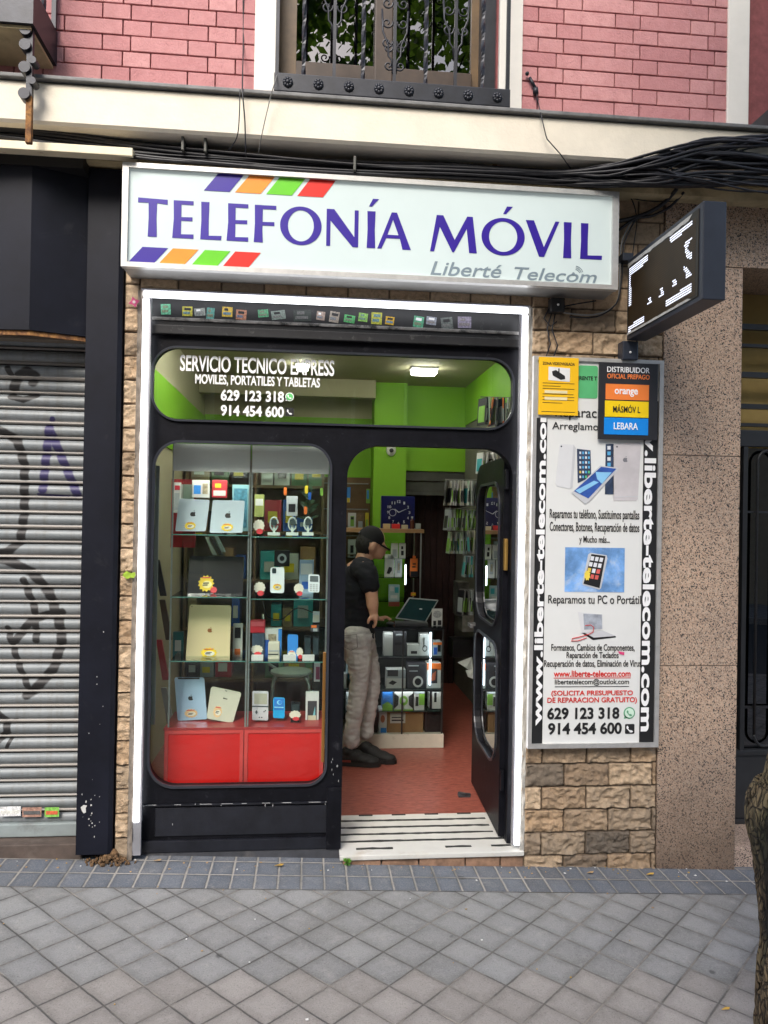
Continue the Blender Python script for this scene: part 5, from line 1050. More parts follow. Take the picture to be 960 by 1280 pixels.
cw = mat('white carton', (.62, .63, .60), .5, var=.05); cg = mat('grey carton', (.045, .045, .05), .5, var=.15); cb = mat('blue carton', (.02, .10, .42), .4); cbl = mat('bright blue carton', (.04, .24, .66), .35); co_ = mat('orange carton', (.75, .17, .03), .45); crd = mat('red carton', (.52, .035, .05), .4); cgr = mat('leaf green print', (.22, .46, .06), .5); cdk = mat('black carton', (.015, .015, .018), .4); cc = mat('brown cardboard', (.34, .19, .085), .8, var=.08, vs=10); cy = mat('yellow print', (.72, .55, .03), .5); cteal = mat('teal print', (.05, .38, .40), .5); cpal = mat('pale grey print', (.38, .42, .43), .5); cskin = mat('picture print', (.35, .3, .2), .5, var=.6, vs=40)
pbox('product_box', 'red carton on a dark box at the left of the lower right shelf', 'box', 313, 776, 331, 791, .37, .06, crd, ((.05, .95, .55, .95, mat('pink red print', (.62, .12, .14), .4)),))
pbox('product_box', 'dark blue carton under the red carton on the lower shelf', 'box', 315, 792, 330.5, 824, .36, .07, mat('slate carton', (.06, .09, .13), .4)); star_stand('cream star price card in front of the dark blue carton', 313, 806, 329, 820, .25); 
pbox('product_box', 'white and blue earphone box at the back of the lower right shelf', 'box', 328, 786, 352, 822, .38, .05, cw, ((.30, .72, .42, .82, cskin), (.82, 1.0, 0, 1, cbl), (.0, .35, 0, .62, cb)))
pbox('charger_dock', 'white charger dock in front of the white and blue box', 'charger', 335, 803, 349.5, 825, .28, .05, mat('cream plastic', (.6, .58, .46), .4), ((.05, .95, .48, .56, cpal), (.0, .9, .3, .36, cg)), b_=.006)
def ex3(q, t): sticker(q, t, .42, .16, .42, .2, pricew, pricew)
phone('blue phone case with cream price card on the lower right shelf', 359.5, 793, 372.5, 823, .32, cbl, None, extra=ex3); star_stand('yellow star price card between blue case and black phones', 370, 809, 379, 824, .26)
blackm = mat('black glossy handset', (.012, .014, .016), .12, var=.3)
phone('black phone on the lower shelf, left one of two beside the yellow star', 380, 794, 389, 821, .33, blackm, scr); phone('black phone at the right end of the lower shelf', 391, 794, 399, 821, .33, blackm, scr)
for k, (a, c) in enumerate(((314, 329), (354, 370), (378, 393))): pbox('shelf_label', ['blank white shelf label under the cream star on the lower shelf', 'blank white shelf label under the blue phone case', 'blank white shelf label under the black phones'][k], 'label holder', a, 819, c, 826, .225, .02, cw)
pbox('old_camera', 'grey pocket device with pale screen near the window brass rod', 'camera', 391, 765, 399.5, 778, .34, .03, cpal, ((.1, .9, .1, .7, mat('beige lcd', (.42, .42, .33), .4)),)); pbox('key_ring_card', 'dark card with orange tag hung beside the black phones', 'card', 388, 781, 399, 790, .34, .004, cg, ((.1, .7, .6, .95, co_), (.3, .8, .1, .5, cpal)))
def ex4(q, t):
    b = MB(); q.mark(b, [(.12, .56), (.92, .56), (.92, .93), (.12, .93)], .0012, mat('beige lcd', (.42, .42, .33), .4)); b.build('screen', None, t); b = MB(); q.mark(b, [(0, .46), (1, .46), (1, .50), (0, .50)], .0014, greyscr); b.build('hinge', None, t)
    b = MB()
    for u, v in ((.22, .28), (.30, .28), (.26, .32), (.26, .24), (.74, .30), (.82, .34), (.6, .1), (.45, .1)): q.mark(b, ell(u, v, .045, .022, 10), .0014, greyscr)
    b.build('buttons', None, t)
phone('silver folding game handset open on the red cabinet top', 315.5, 864, 335.5, 900, .29, mat('silver plastic', (.60, .60, .63), .35), None, extra=ex4, name='game_handset', cat='game handset', rnd=.06)
def ex5(q, t): b = MB(); q.mark(b, [(.1, .52), (.9, .52), (.9, .56), (.1, .56)], .0026, mat('pale cyan print', (.3, .7, .85), .4)); q.mark(b, ell(.55, .78, .22, .11, 20), .0026, mat('pale cyan print', (.3, .7, .85), .4)); q.mark(b, ell(.60, .79, .16, .09, 20), .0040, cbl); b.build('screen_print', None, t)
phone('bright blue phone display card on the red cabinet top', 341.5, 872, 356, 897.5, .30, mat('cyan blue case', (.02, .36, .72), .3), mat('deep blue print', (.03, .18, .55), .3), (.08, .92, .40, .97), ex5)
phone('small dark phone behind a cream star on the red top', 363.5, 877, 375, 900, .31, blackm, scr); star_stand('cream star price card in front of the small dark phone', 361, 888, 376.5, 901, .26)
pbox('phone_box', 'white phone box with dark phone picture at the right of the red top', 'box', 382, 866, 398.5, 902, .33, .04, cw, ((.15, .85, .05, .72, cg), (.5, .72, .10, .52, mat('teal picture', (.2, .5, .55), .4), [(.5, .1), (.75, .1), (.72, .55), (.6, .3)]), (.2, .8, -.02, .22, mat('cream label', (.6, .57, .42), .5))))
pbox('packet', 'pink and white packet leaning by the brass rod under the shelf', 'packet', 392.5, 829, 400, 852, .45, .02, cw, ((.3, .95, .12, .8, mat('plum print', (.3, .07, .12), .5)),))
# plush leafy sprig with coloured pins
PL = thing('artificial_plant', 'small dark leafy sprig with coloured pins behind the watch stands', 'plant', (at(384, 668, .42).x, .42, at(384, 668, .42).z)); b = MB()
lf = mat('dark leaf', (.02, .05, .02), .5, var=.4); c0 = at(385, 648, .42)
b.tube([(c0.x, .42, at(384, 668, .42).z), (c0.x, .42, c0.z + .15)], .003, 5)
for k in range(60):
    a = random.random() * 6.28; h = random.random(); q0 = Vector((c0.x + .002, .42, c0.z - .03 + h * .2)); d = Vector((math.cos(a), .5 * math.sin(a), .5 * random.random() + .1)).normalized() * (.03 + .05 * random.random()) * (1.2 - h * .7); s = Vector((-d.z, 0, d.x)).normalized() * .005
    b.poly([q0, q0 + d * .5 + s, q0 + d, q0 + d * .5 - s], (0, .0015, 0))
b.build('leaves', lf, PL)
for px, py, m in ((356.5, 614, co_), (383, 612, cy), (387, 620, cb), (402, 615, cgr), (382, 638, co_)):
    p = at(px, py, .36); b = MB(); b.xz(rrect(p.x - .008, p.x + .008, p.z - .02, p.z + .02, .006), .355, .362, m); b.build('pin', None, PL)

# ------------------------------------------------------------------ counter
cY = 1.66; CX0, CX1 = .05, at(555, 900, cY).x; ctop = at(500, 784, cY).z
CT = thing('glass_counter', 'glass fronted shop counter with white plinth', 'counter', (.55, cY + .2, .03))
b = MB(); b.box(CX0, CX1, cY, cY + .42, .029, at(500, 918, cY).z, None, .003); b.build('plinth', mat('scuffed cream plinth', (.62, .58, .48), .5, var=.08, dirt=(.35, .27, .2), dl=.62, dh=.8, ds=8), CT)
zpl = at(500, 918, cY).z
b = MB(); b.box(CX0, CX1 - .005, cY + .005, cY + .44, ctop - .012, ctop); b.build('top', mat('black glass top', (.010, .012, .013), .08, spec=.5), CT)
for py in (821, 862, 890):
    z = at(500, py, cY).z; b = MB(); b.box(CX0, CX1 - .012, cY + .02, cY + .40, z - .006, z); sh = b.build('shelf', mat('dark glass shelf', (.03, .045, .04), .1), CT)
b = MB(); b.box(CX0, CX1 - .008, cY + .006, cY + .010, zpl, ctop - .013); b.build('front_pane', clear, CT)
for x in (CX1 - .014, .68):
    b = MB(); b.box(x - .006, x + .004, cY + .004, cY + .016, zpl, ctop - .013); b.build('post', mat('dark post', (.05, .05, .05), .4, .5), CT)
b = MB(); b.box(CX0, CX1 - .02, cY + .012, cY + .022, ctop - .030, ctop - .0135, cdk); b.box(CX0, CX1 - .02, cY + .026, cY + .034, ctop - .026, ctop - .016, lamp('added counter fill light', (.95, .97, 1.0), 6)); b.build('added_light_rail', None, CT)  # added strip brightens the cartons, dark rail hides it
for py in (821, 862):
    z = at(500, py, cY).z; b = MB(); b.box(CX0, CX1 - .02, cY + .026, cY + .034, z - .016, z - .008, lamp('added counter fill light', (.95, .97, 1.0), 6)); b.box(CX0, CX1 - .02, cY + .014, cY + .0235, z - .018, z - .0065, cdk); b.build('added_light_rail', None, CT)  # more added strips to brighten the lower shelves, hidden by dark rails
b = MB(); b.box(CX0, CX1 - .008, cY + .41, cY + .415, zpl, ctop - .013); b.build('back_panel', mat('dark back panel', (.03, .035, .03), .6), CT)
X0, X1, Z0, Z1 = rect(537, 791, 540, 857, cY); b = MB(); b.tube([((X0 + X1) / 2, cY + .022, Z0), ((X0 + X1) / 2, cY + .022, Z1)], .007, 8); b.build('tube_light', lamp('counter tube', (.70, .84, 1.0), 2.2), CT)
by = cY + .05
boxes = [
 ('white carton on the counter top shelf beside the man', 480, 791, 491, 820, cw, ()),
 ('dark grey carton standing next to the white one on the top shelf', 491.5, 787, 508, 820, cg, ((.2, .8, .78, .84, cpal), (.1, .8, .42, .52, cdk))),
 ('low white cable box in the middle of the counter top shelf', 509, 806, 524.5, 820, cw, ((.3, .8, .2, .45, ink),)),
 ('white box with black outline drawing on the top counter shelf', 525, 793, 537, 820, cw, ((.25, .75, .2, .5, ink, 'o'), (.32, .68, .25, .45, cw, 'o'), (.35, .45, .4, .85, ink))),
 ('mixed blue and white blister pack right of the counter tube', 541, 802, 552, 820, cpal, ((.1, .5, .1, .6, cb), (.55, .9, .3, .9, cdk), (.0, 1, .78, .95, co_))),
 ('pale blue boxed gadget left on the second counter shelf', 433, 826, 446, 861, mat('pale blue carton', (.42, .55, .6), .5), ((.15, .85, .25, .7, mat('deep teal', (.03, .2, .32), .4), 'o'),)),
 ('grey white cable carton beside the jeans on the second shelf', 483, 837, 507, 861, cw, ((0, 1, .55, 1, cpal), (.05, .6, .65, .98, cg), (.1, .55, .22, .4, ink, [(.1, .3), (.3, .45), (.55, .35), (.35, .2)]))),
 ('dark carton with white ring picture on the second shelf', 509, 829, 532.5, 861, mat('charcoal carton', (.04, .038, .045), .5), ((.3, .85, .06, .5, cw, 'o'), (.40, .75, .14, .42, cdk, 'o'), (.05, .6, .88, .93, cpal), (.1, .55, .68, .72, cpal))),
 ('orange topped phone case box right end of the second shelf', 533.5, 829, 551, 861, cw, ((0, 1, .74, 1, co_), (.18, .75, .22, .78, cg), (.25, .65, .3, .7, mat('rust print', (.38, .1, .05), .4), [(.25, .3), (.6, .35), (.65, .7), (.4, .6)]))),
 ('small grey carton left on the third counter shelf', 433, 864, 446, 889, cpal, ((.2, .8, .2, .7, cw),)),
 ('landscape print case in green and blue on the third shelf', 478, 865, 491, 889, mat('deep blue print', (.03, .12, .3), .5), ((0, 1, 0, .5, cgr, [(0, 0), (1, 0), (1, .3), (.5, .5), (0, .35)]),)),
 ('white and green carton with round dark fan picture', 492.5, 863, 516.5, 889, cw, ((-.02, .3, .1, .9, cdk, [(0, .12), (.22, .3), (.25, .7), (0, .88)]), (.7, 1, .1, .9, cdk, [(1, .12), (.78, .3), (.75, .7), (1, .88)]), (.28, .72, .28, .75, cgr, 'o'), (.40, .6, .42, .62, cw, 'o'), (0, 1, 0, .1, cgr))),
 ('narrow white charger box with green corner on the third shelf', 518, 863, 530.5, 889, cw, ((.1, .4, .25, .7, cdk), (.45, 1, .3, .85, cgr), (0, 1, .85, 1, cpal))),
 ('black and white charger pack right end of the third shelf', 537, 862, 551, 886, cw, ((0, .22, 0, 1, cdk), (.4, .62, .35, .85, cdk), (.0, 1, .9, 1, cdk))),
 ('tall white book box with orange dot on the counter floor', 473.5, 886, 483.5, 917.5, cw, ((.2, .75, .45, .75, mat('rust dot', (.5, .16, .08), .5), 'o'), (.25, .95, .0, .25, cbl))),
 ('plain cardboard box with white address label on counter floor', 484, 890, 529, 917.5, cc, ((.08, .5, .5, .96, mat('address label', (.6, .58, .52), .6)), (.12, .45, .6, .66, ink), (.12, .40, .74, .78, ink), (.5, .62, .96, 1.0, co_))),
 ('black plastic wrapped bundle right of the cardboard box', 531, 888, 553, 917.5, mat('black wrap', (.02, .02, .022), .3, var=.5, vs=40, bump=.8, bs=60), ()),
 ('white carton left behind the trousers on the counter floor', 433, 890, 445, 917.5, cw, ((.1, .9, .1, .4, cb),)),
 ('dark small speaker box behind the trousers on counter floor', 446, 893, 472, 917.5, cg, ())]
for lbl, a, b_0, c, d, m, pn in boxes: pbox('product_box', lbl, 'box', a, b_0, c, d, by, .10, m, pn)
for k in range(4):
    x = .12 + k * .075
    for pz in (821, 862): 
        z = at(500, pz, cY).z; t = thing('product_box', 'small carton inside the counter hidden behind the black post', 'box', (x, by, z), 'cartons at the hidden end of the counter'); b = MB(); b.box(x, x + .06, by, by + .08, z, z + .10, (cw, cg, cb, cpal)[(k + pz) % 4], .002); b.build('body', None, t)
# on the counter
q = Quad((511.5, 747), (548.5, 750), (532, 778), (494, 773), cY + .16, .10); t = thing('laptop', 'open laptop with dark lid on the counter in front of the man', 'laptop', tuple(q.c[0])); b = MB(); q.slab(b, .012, mat('laptop rim', (.30, .32, .33), .35, .5), .03); b.build('lid', None, t); b = MB(); q.mark(b, [(.04, .05), (.96, .05), (.96, .95), (.04, .95)], .001, mat('dark teal screen', (.008, .028, .034), .12)); q.mark(b, [(.55, .52), (.64, .52), (.64, .56), (.55, .56)], .0025, cpal); b.build('screen', None, t)
b = MB(); b.poly([(q.c[0].x - .01, cY + .04, ctop + .002), (q.c[1].x, cY + .04, ctop + .002), (q.c[1].x + .01, cY + .19, ctop + .002), (q.c[0].x, cY + .19, ctop + .002)], (0, 0, .018), cg); b.build('base', None, t)
pbox('card_stand', 'white doodle card stand at the right end of the counter', 'card stand', 540, 761, 553, 784, cY + .08, .012, cw, ((.1, .9, .5, .9, mat('doodle print', (.35, .36, .36), .5, var=.7, vs=160), 'o'), (.12, .4, .1, .35, cdk), (.55, .9, .12, .38, cdk)))
b = MB(); p = at(488, 776, cY + .1); b.ball((p.x, cY + .1, ctop + .012), (.03, .04, .012), None, 8); one('computer_mouse', 'small dark mouse beside the laptop base on the counter', 'mouse', b, cg, smooth=True)
# ------------------------------------------------------------------ wooden topped glass cabinet with clock
kY = 2.30; K0, K1 = at(470, 700, kY).x - .25, at(527, 700, kY).x; kz = at(500, 666, kY).z
KB = thing('glass_cabinet', 'tall glass cabinet with a wooden top behind the counter', 'cabinet', ((K0 + K1) / 2, kY + .2, .03))
b = MB(); b.box(K0 - .02, K1 + .015, kY - .015, kY + .42, kz, kz + .030, None, .003); b.build('top', mat('oak laminate', (.36, .21, .09), .5, var=.15, vs=8), KB)
b = MB(); b.box(K0, K1, kY, kY + .4, .03, .42); b.build('base', mat('grey laminate', (.25, .25, .22), .6), KB)
for py in (698, 722, 752, 778):
    z = at(500, py, kY).z; b = MB(); b.box(K0, K1 - .01, kY + .02, kY + .38, z - .005, z); b.build('shelf', shelf_glass, KB)
for x in (K0, K1 - .012):
    for y in (kY, kY + .39): b = MB(); b.box(x, x + .010, y, y + .010, .421, kz - .001); b.build('post', mat('pale post', (.42, .46, .44), .4, .5), KB)
b = MB(); b.box(K0, K1, kY + .401, kY + .405, .42, kz - .001); b.build('back_pane', shelf_glass, KB)
X0, X1, Z0, Z1 = rect(506, 706, 508.5, 731, kY); b = MB(); b.tube([((X0 + X1) / 2, kY + .02, Z0), ((X0 + X1) / 2, kY + .02, Z1)], .006, 8); b.build('tube_light', lamp('cabinet strip', (.8, .9, 1.0), 2.2), KB)
wy = kY + .08
for lbl, a, b_0, c, d, m, pn in [
 ('white gadget pack, left of two on the upper cabinet shelf', 489, 679, 497.5, 698, cw, ((.2, .8, .1, .6, cpal),)), ('white gadget pack with dark plug, right one on the upper cabinet shelf', 499, 679, 507, 698, cw, ((.3, .7, .2, .5, cdk), (.3, .6, .6, .8, cdk))),
 ('white blister card with black charger on the middle cabinet shelf', 481, 693, 492.5, 721, cw, ((.25, .8, .12, .42, ink, [(.2, .15), (.5, .12), (.8, .3), (.75, .42), (.45, .45)]), (.3, .7, .84, .95, cpal))), ('white case pack with grey picture on the middle cabinet shelf', 494, 698, 502.5, 721, cw, ((.25, .75, .2, .85, cpal), (.35, .65, .35, .75, cskin))),
 ('orange memory card pack with black base on the cabinet shelf', 513, 698, 522, 721, co_, ((0, 1, 0, .3, cdk), (.25, .7, .5, .58, ink), (.3, .75, .66, .74, ink), (.3, .7, 1.0, 1.14, co_))),
 ('pale blue blister pack on the lower cabinet shelf', 486, 731, 499.5, 751, mat('pale teal carton', (.40, .52, .52), .5), ((.1, .45, .6, .9, cw), (.55, .9, .5, .85, cteal), (.15, .8, .15, .35, cw))), ('red carton under the pale blue blister pack', 486, 752, 499.5, 758, mat('brick red carton', (.45, .10, .06), .5), ()),
 ('small amber box at the right of the lower cabinet shelf', 514, 741, 520, 745, co_, ((.1, .9, .2, .8, cy),))]:
    pbox('product_pack', lbl, 'pack', a, b_0, c, d, wy, .03, m, pn)
X0, X1, Z0, Z1 = rect(476.5, 620, 518.5, 658.5, kY + .1); CK = thing('wall_clock', 'square dark blue clock with white numerals standing on the wooden cabinet top', 'clock', ((X0 + X1) / 2, kY + .1, kz + .03))
b = MB(); b.box(X0, X1, kY + .1, kY + .15, kz + .031, Z1, mat('dark blue clock case', (.006, .009, .085), .3), .004); b.build('case', None, CK); ccx, ccz = (X0 + X1) / 2 + .005, (kz + .03 + Z1) / 2; cr_ = (X1 - X0) * .40; yc = kY + .0985
b = MB(); b.xz(ell(ccx, ccz, cr_, cr_, 40), yc - .0006, yc + .0006, mat('deep navy dial', (.008, .010, .06), .3)); dial = b.build('dial', None, CK)
clw = mat('clock white', (.6, .62, .66), .4)
for k in range(12):
    a = R(90 - k * 30 - 30); s = str(k + 1); x, z = ccx + cr_ * .80 * math.cos(a), ccz + cr_ * .80 * math.sin(a); b = MB(); w = .010 * len(s); b.text(s, x - w * .7, x + w * .7, z - .011, z + .011, yc - .001, clw, .02); b.build('numeral', None, dial)
for a, l, w in ((R(140), .40, .004), (R(25), .62, .003)):
    d = Vector((math.cos(a), math.sin(a))); n = Vector((-d.y, d.x)) * w; b = MB(); b.xz([(ccx - n.x, ccz - n.y), (ccx + n.x, ccz + n.y), (ccx + d.x * l * cr_ + n.x * .4, ccz + d.y * l * cr_ + n.y * .4), (ccx + d.x * l * cr_ - n.x * .4, ccz + d.y * l * cr_ - n.y * .4)], yc - .0042, yc - .0030, clw); b.build('hand', None, dial)
b = MB(); b.tube([(ccx - cr_ * .45 + .25 * cr_ * math.cos(i * .42), yc - .002, ccz - cr_ * .02 + .25 * cr_ * math.sin(i * .42)) for i in range(16)], .0022, 5, clw); b.build('sub_dial', None, dial)
def bottle(name, label, x, y, z, h, r, m, cap):
    t = thing(name, label, 'bottle', (x, y, z)); b = MB(); b.tube([(x, y, z), (x, y, z + .01), (x, y, z + h * .65), (x, y, z + h * .75), (x, y, z + h * .84)], [r * .9, r, r, r * .5, r * .45], 14); b.build('body', m, t, True, angle=40); b = MB(); b.tube([(x, y, z + h * .845), (x, y, z + h)], r * .5, 12); b.build('cap', cap, t, True, angle=40)
p = at(515, 662, kY + .06); bottle('spray_bottle', 'brown bottle standing on the cabinet top right of the clock', p.x, kY + .06, kz + .031, .10, .018, mat('brown bottle glass', (.09, .03, .02), .2), cpal)
for nm, lbl, a, b_0, c, d, m in (('small_box', 'small red box on the cabinet top in front of the clock', 490, 657, 500, 663, mat('bright red plastic', (.6, .03, .03), .3)), ('small_box', 'little tan box on the cabinet top left of the red box', 479, 657, 488, 663, mat('tan plastic', (.5, .36, .18), .5)), ('glass_jar', 'small clear jar at the right end of the cabinet top', 519.5, 657, 526, 664, mat('pale jar glass', (.32, .35, .34), .2)), ('small_box', 'pale box on the cabinet top right of the red box', 502, 658, 510, 663, mat('pale card', (.5, .45, .3), .5))):
    X0, X1, Z0, Z1 = rect(a, b_0, c, d, kY + .03); b = MB(); b.box(X0, X1, kY + .03, kY + .07, kz + .031, kz + .031 + (Z1 - Z0), None, .004); one(nm, lbl, 'jar' if nm == 'glass_jar' else 'box', b, m)
b = MB(); p = at(489, 562, 3.28); b.ball((p.x, 3.285, p.z), (.045, .03, .06), None, 12); b.ball((p.x, 3.25, p.z - .01), .02, cg, 8); one('motion_sensor', 'white motion sensor on the lime green column', 'sensor', b, white_plastic, smooth=True)
# packs on the pegboard left of the column
for lbl, a, b_0, c, d, m, pn in [('blue hanging pack high on the pegboard', 433.5, 609, 438, 628, cbl, ((.1, .9, 0, .3, cy),)), ('green hanging pack high on the pegboard by the column', 458, 611, 463, 629, cgr, ((.1, .6, .3, .9, cbl),)),
 ('white and green card pack in the middle pegboard row', 435, 641, 445, 662, cw, ((.3, .75, .2, .8, cgr), (.35, .7, .6, .75, cdk))), ('brown card pack in the middle pegboard row', 446, 641, 455, 662, mat('brown print', (.2, .12, .06), .5, var=.5, vs=40), ((.2, .8, .1, .5, cpal),)), ('yellow card pack in the middle pegboard row by the column', 456.5, 641, 461, 662, cy, ((.2, .7, .2, .6, cgr),)),
 ('white blister pack in the lowest pegboard row', 435, 674, 445, 693, cw, ((.3, .7, .1, .6, cdk),)), ('grey blister pack in the lowest pegboard row', 446.5, 674, 455, 690, cpal, ((.2, .8, .2, .6, cw),))]:
    pbox('hanging_pack', lbl, 'pack', a, b_0, c, d, 3.5, .03, m, pn, group='packs on the pegboard')
for z in (at(448, 606, 3.55).z, at(448, 638, 3.55).z, at(448, 671, 3.55).z):
    b = MB(); b.tube([(-.2, 3.55, z + .01), (.56, 3.55, z + .01)], .006, 6); one('hook_rail', 'metal hook rail on the pegboard, %s row' % ('top', 'middle', 'lowest')[[at(448, 606, 3.55).z, at(448, 638, 3.55).z, at(448, 671, 3.55).z].index(z)], 'rail', b, mat('rail metal', (.3, .3, .28), .4, .6))
# packs hanging edge on along the right wall
rk = thing('wall_rack', 'metal hook rack on the right wall holding accessory packs', 'rack', (1.46, 2.2, 1.2))
def packs(lbl, x0, x1, y0, y1, Y, n, m_list, wdt=.10, jit=18):
    Z0, Z1 = at((x0 + x1) / 2, y1, Y).z, at((x0 + x1) / 2, y0, Y).z; Xa, Xb = at(x0, (y0 + y1) / 2, Y).x, at(x1, (y0 + y1) / 2, Y).x
    b = MB(); b.tube([(Xa, Y, Z1 + .008), (IX1, Y, Z1 + .008)], .004, 6); b.build('hook', mat('rail metal', (.3, .3, .28), .4, .6), rk)
    for i in range(n):
        x = Xa + (Xb - Xa) * (i + .5) / n; h = Z1 - Z0; m = random.choice(m_list)
        t = thing('accessory_pack', lbl, 'pack', (x, Y, Z0 + random.uniform(-.006, .006)), 'accessory packs on the right wall rack')
        b = MB(); rot = Matrix.Translation((x, Y, Z0)) @ Matrix.Rotation(R(random.uniform(-jit, jit)), 4, 'Z') @ Matrix.Rotation(R(random.uniform(-4, 8)), 4, 'Y')
        b.box(-.005, .005, -wdt / 2, wdt / 2, 0, h, m, .0015, rot); bd = b.build('card', None, t)
        b = MB(); b.box(-.0075, -.0055, -wdt * .35, wdt * .35, h * .1, h * .7, random.choice((cdk, cgr, cpal, cteal)), 0, rot); b.box(-.004, .004, -wdt / 2 - .0015, -wdt / 2 - .0005, h * .15, h * .6, random.choice((cdk, cgr, cpal, cdk)), 0, rot); b.build('printed_panel', None, bd)
pm = [cw, cw, cpal, mat('pale green card', (.40, .52, .40), .5), mat('cream card', (.52, .50, .40), .5), mat('mid grey card', (.2, .2, .19), .5)]
packs('pale pack in the top hanging row on the right wall rack', 556, 599, 601, 632, 2.2, 16, pm, .12, 28)
packs('slim pack in the second hanging row on the right wall rack', 556, 598, 637, 663, 2.25, 20, pm[2:] + [cdk, cgr], .10)
packs('slim pack in the third hanging row on the right wall rack', 559, 581, 665, 692, 2.3, 11, pm[2:] + [cdk], .10, 10); packs('tilted pack at the right end of the third hanging row', 586, 599, 663, 692, 2.1, 5, pm, .09, 8)
packs('teal pack in the lowest hanging row on the right wall rack', 578, 592, 695, 721, 2.2, 6, [cteal, cpal, mat('dull teal', (.1, .22, .24), .5)], .10, 12)
packs('pale pack hanging high above the open door leaf', 598, 624, 566, 592, 1.75, 9, pm, .1, 25)
packs('pack hanging high on the right wall behind the transom glass', 600, 637, 498, 532, 1.55, 8, pm + [cdk, co_, cdk], .11, 25)
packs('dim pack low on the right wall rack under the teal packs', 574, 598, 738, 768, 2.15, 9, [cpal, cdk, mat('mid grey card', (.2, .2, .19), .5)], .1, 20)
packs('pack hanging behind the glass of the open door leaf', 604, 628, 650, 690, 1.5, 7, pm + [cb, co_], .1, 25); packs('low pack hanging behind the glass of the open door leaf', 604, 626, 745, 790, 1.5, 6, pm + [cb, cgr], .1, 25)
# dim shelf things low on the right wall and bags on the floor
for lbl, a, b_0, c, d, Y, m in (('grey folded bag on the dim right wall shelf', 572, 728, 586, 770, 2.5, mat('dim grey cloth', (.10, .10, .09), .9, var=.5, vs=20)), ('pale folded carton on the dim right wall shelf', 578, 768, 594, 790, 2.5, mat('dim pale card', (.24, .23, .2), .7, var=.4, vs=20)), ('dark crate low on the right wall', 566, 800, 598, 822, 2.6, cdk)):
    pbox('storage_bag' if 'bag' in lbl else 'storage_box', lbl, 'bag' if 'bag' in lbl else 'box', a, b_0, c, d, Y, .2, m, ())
q = Quad((572, 828), (590, 821), (592, 842), (583, 835), 2.3, .05); b = MB(); q.slab(b, .004, paper, .02); one('paper_sheet', 'loose white paper lying in the dark corner behind the door', 'paper', b)
q = Quad((582, 838), (593, 836), (594, 850), (585, 846), 2.2, .05); b = MB(); q.slab(b, .004, paper, .02); one('paper_sheet', 'small white paper under the bigger loose sheet behind the door', 'paper', b)
b = MB(); p = at(588, 980, .62); b.tube([(p.x - .04, .75, .04), (p.x - .01, .70, .05), (p.x + .02, .72, .04)], .008, 6); b.box(p.x - .05, p.x + .02, .70, .74, .0305, .04); one('door_stop', 'small dark door stop on the red floor by the door leaf', 'door stop', b, cg)
# ------------------------------------------------------------------ behind the display: shelves, chair, clutter
SU = thing('back_shelving', 'wooden shelving with clutter seen dimly through the shop window', 'shelving', (-.4, 2.6, .03))
wood = mat('dim brown shelf wood', (.20, .13, .07), .7, var=.2)
for z in (.35, .75, 1.12, 1.5, 1.86): b = MB(); b.box(-.95, .12, 2.35, 2.72, z, z + .022); b.build('shelf', wood, SU)
for x in (-.95, -.42, .10): b = MB(); b.box(x, x + .02, 2.36, 2.72, .03, 2.1); b.build('upright', wood, SU)
b = MB(); b.box(-.95, .12, 2.725, 2.74, .03, 2.1); b.build('back', mat('tan hardboard', (.32, .24, .15), .8), SU)
names_c = [('white', cw), ('grey', cpal), ('blue', cb), ('dark', cdk), ('red', crd), ('cardboard', cc), ('teal', cteal), ('green', mat('dull green carton', (.15, .28, .14), .5)), ('tan', mat('tan carton', (.36, .27, .15), .6))]
rowname = ['bottom', 'low', 'middle', 'upper', 'top']; cnt = {}
for ri, z in enumerate((.35, .75, 1.12, 1.5, 1.86)):
    x = -.92; k = 0
    while x < .03:
        w = random.uniform(.07, .17); h = random.uniform(.10, .28)
        if not (-.44 - w < x < -.39):
            cn, m = random.choice(names_c); 
            t = thing('stored_box', '%s box on the %s back shelf behind the window, %s from the left' % (cn, rowname[ri], ('first', 'second', 'third', 'fourth', 'fifth', 'sixth', 'seventh', 'eighth', 'ninth', 'tenth', 'eleventh')[min(k, 10)]), 'box', (x + w / 2, 2.45, z + .022)); k += 1
            b = MB(); b.box(x, x + w - .012, 2.38 + random.random() * .06, 2.62, z + .0225, z + .022 + h, m, .003); bd = b.build('body', None, t)
            b = MB(); b.box(x + w * .2, x + w * .7, 2.374, 2.379, z + .04 + h * .2, z + .03 + h * .6, random.choice((cw, cpal, cy, cdk))); b.build('label_panel', None, t)
        x += w
CH = thing('chair', 'white seated tubular chair seen low through the window', 'chair', (at(362, 835, 2.0).x, 2.0, .03)); sz_ = at(362, 838, 2.0).z; cx = at(364, 835, 2.0).x
b = MB(); b.tube([(cx, 2.0, sz_ - .03), (cx, 2.0, sz_ - .015), (cx, 2.0, sz_), (cx, 2.0, sz_ + .006)], [.13, .15, .15, .12], 28); b.build('seat', mat('pale green white seat', (.52, .56, .49), .4), CH, True, angle=40)
for s, t_ in ((-1, -1), (1, -1), (-1, 1), (1, 1)):
    b = MB(); b.tube([(cx + s * .10, 2.0 + t_ * .08, sz_ - .02), (cx + s * .13, 2.0 + t_ * .10, sz_ - .08), (cx + s * .15, 2.0 + t_ * .12, .03)], .011, 8); b.build('leg', mat('pale tube', (.45, .46, .42), .35, .4), CH, True)
b = MB(); b.tube([(cx - .10, 2.08, sz_ - .01), (cx - .17, 2.10, sz_ + .03), (cx - .21, 2.12, sz_ + .12), (cx - .22, 2.12, sz_ + .4)], .011, 8); b.build('back_tube', mat('pale tube', (.45, .46, .42), .35, .4), CH, True)
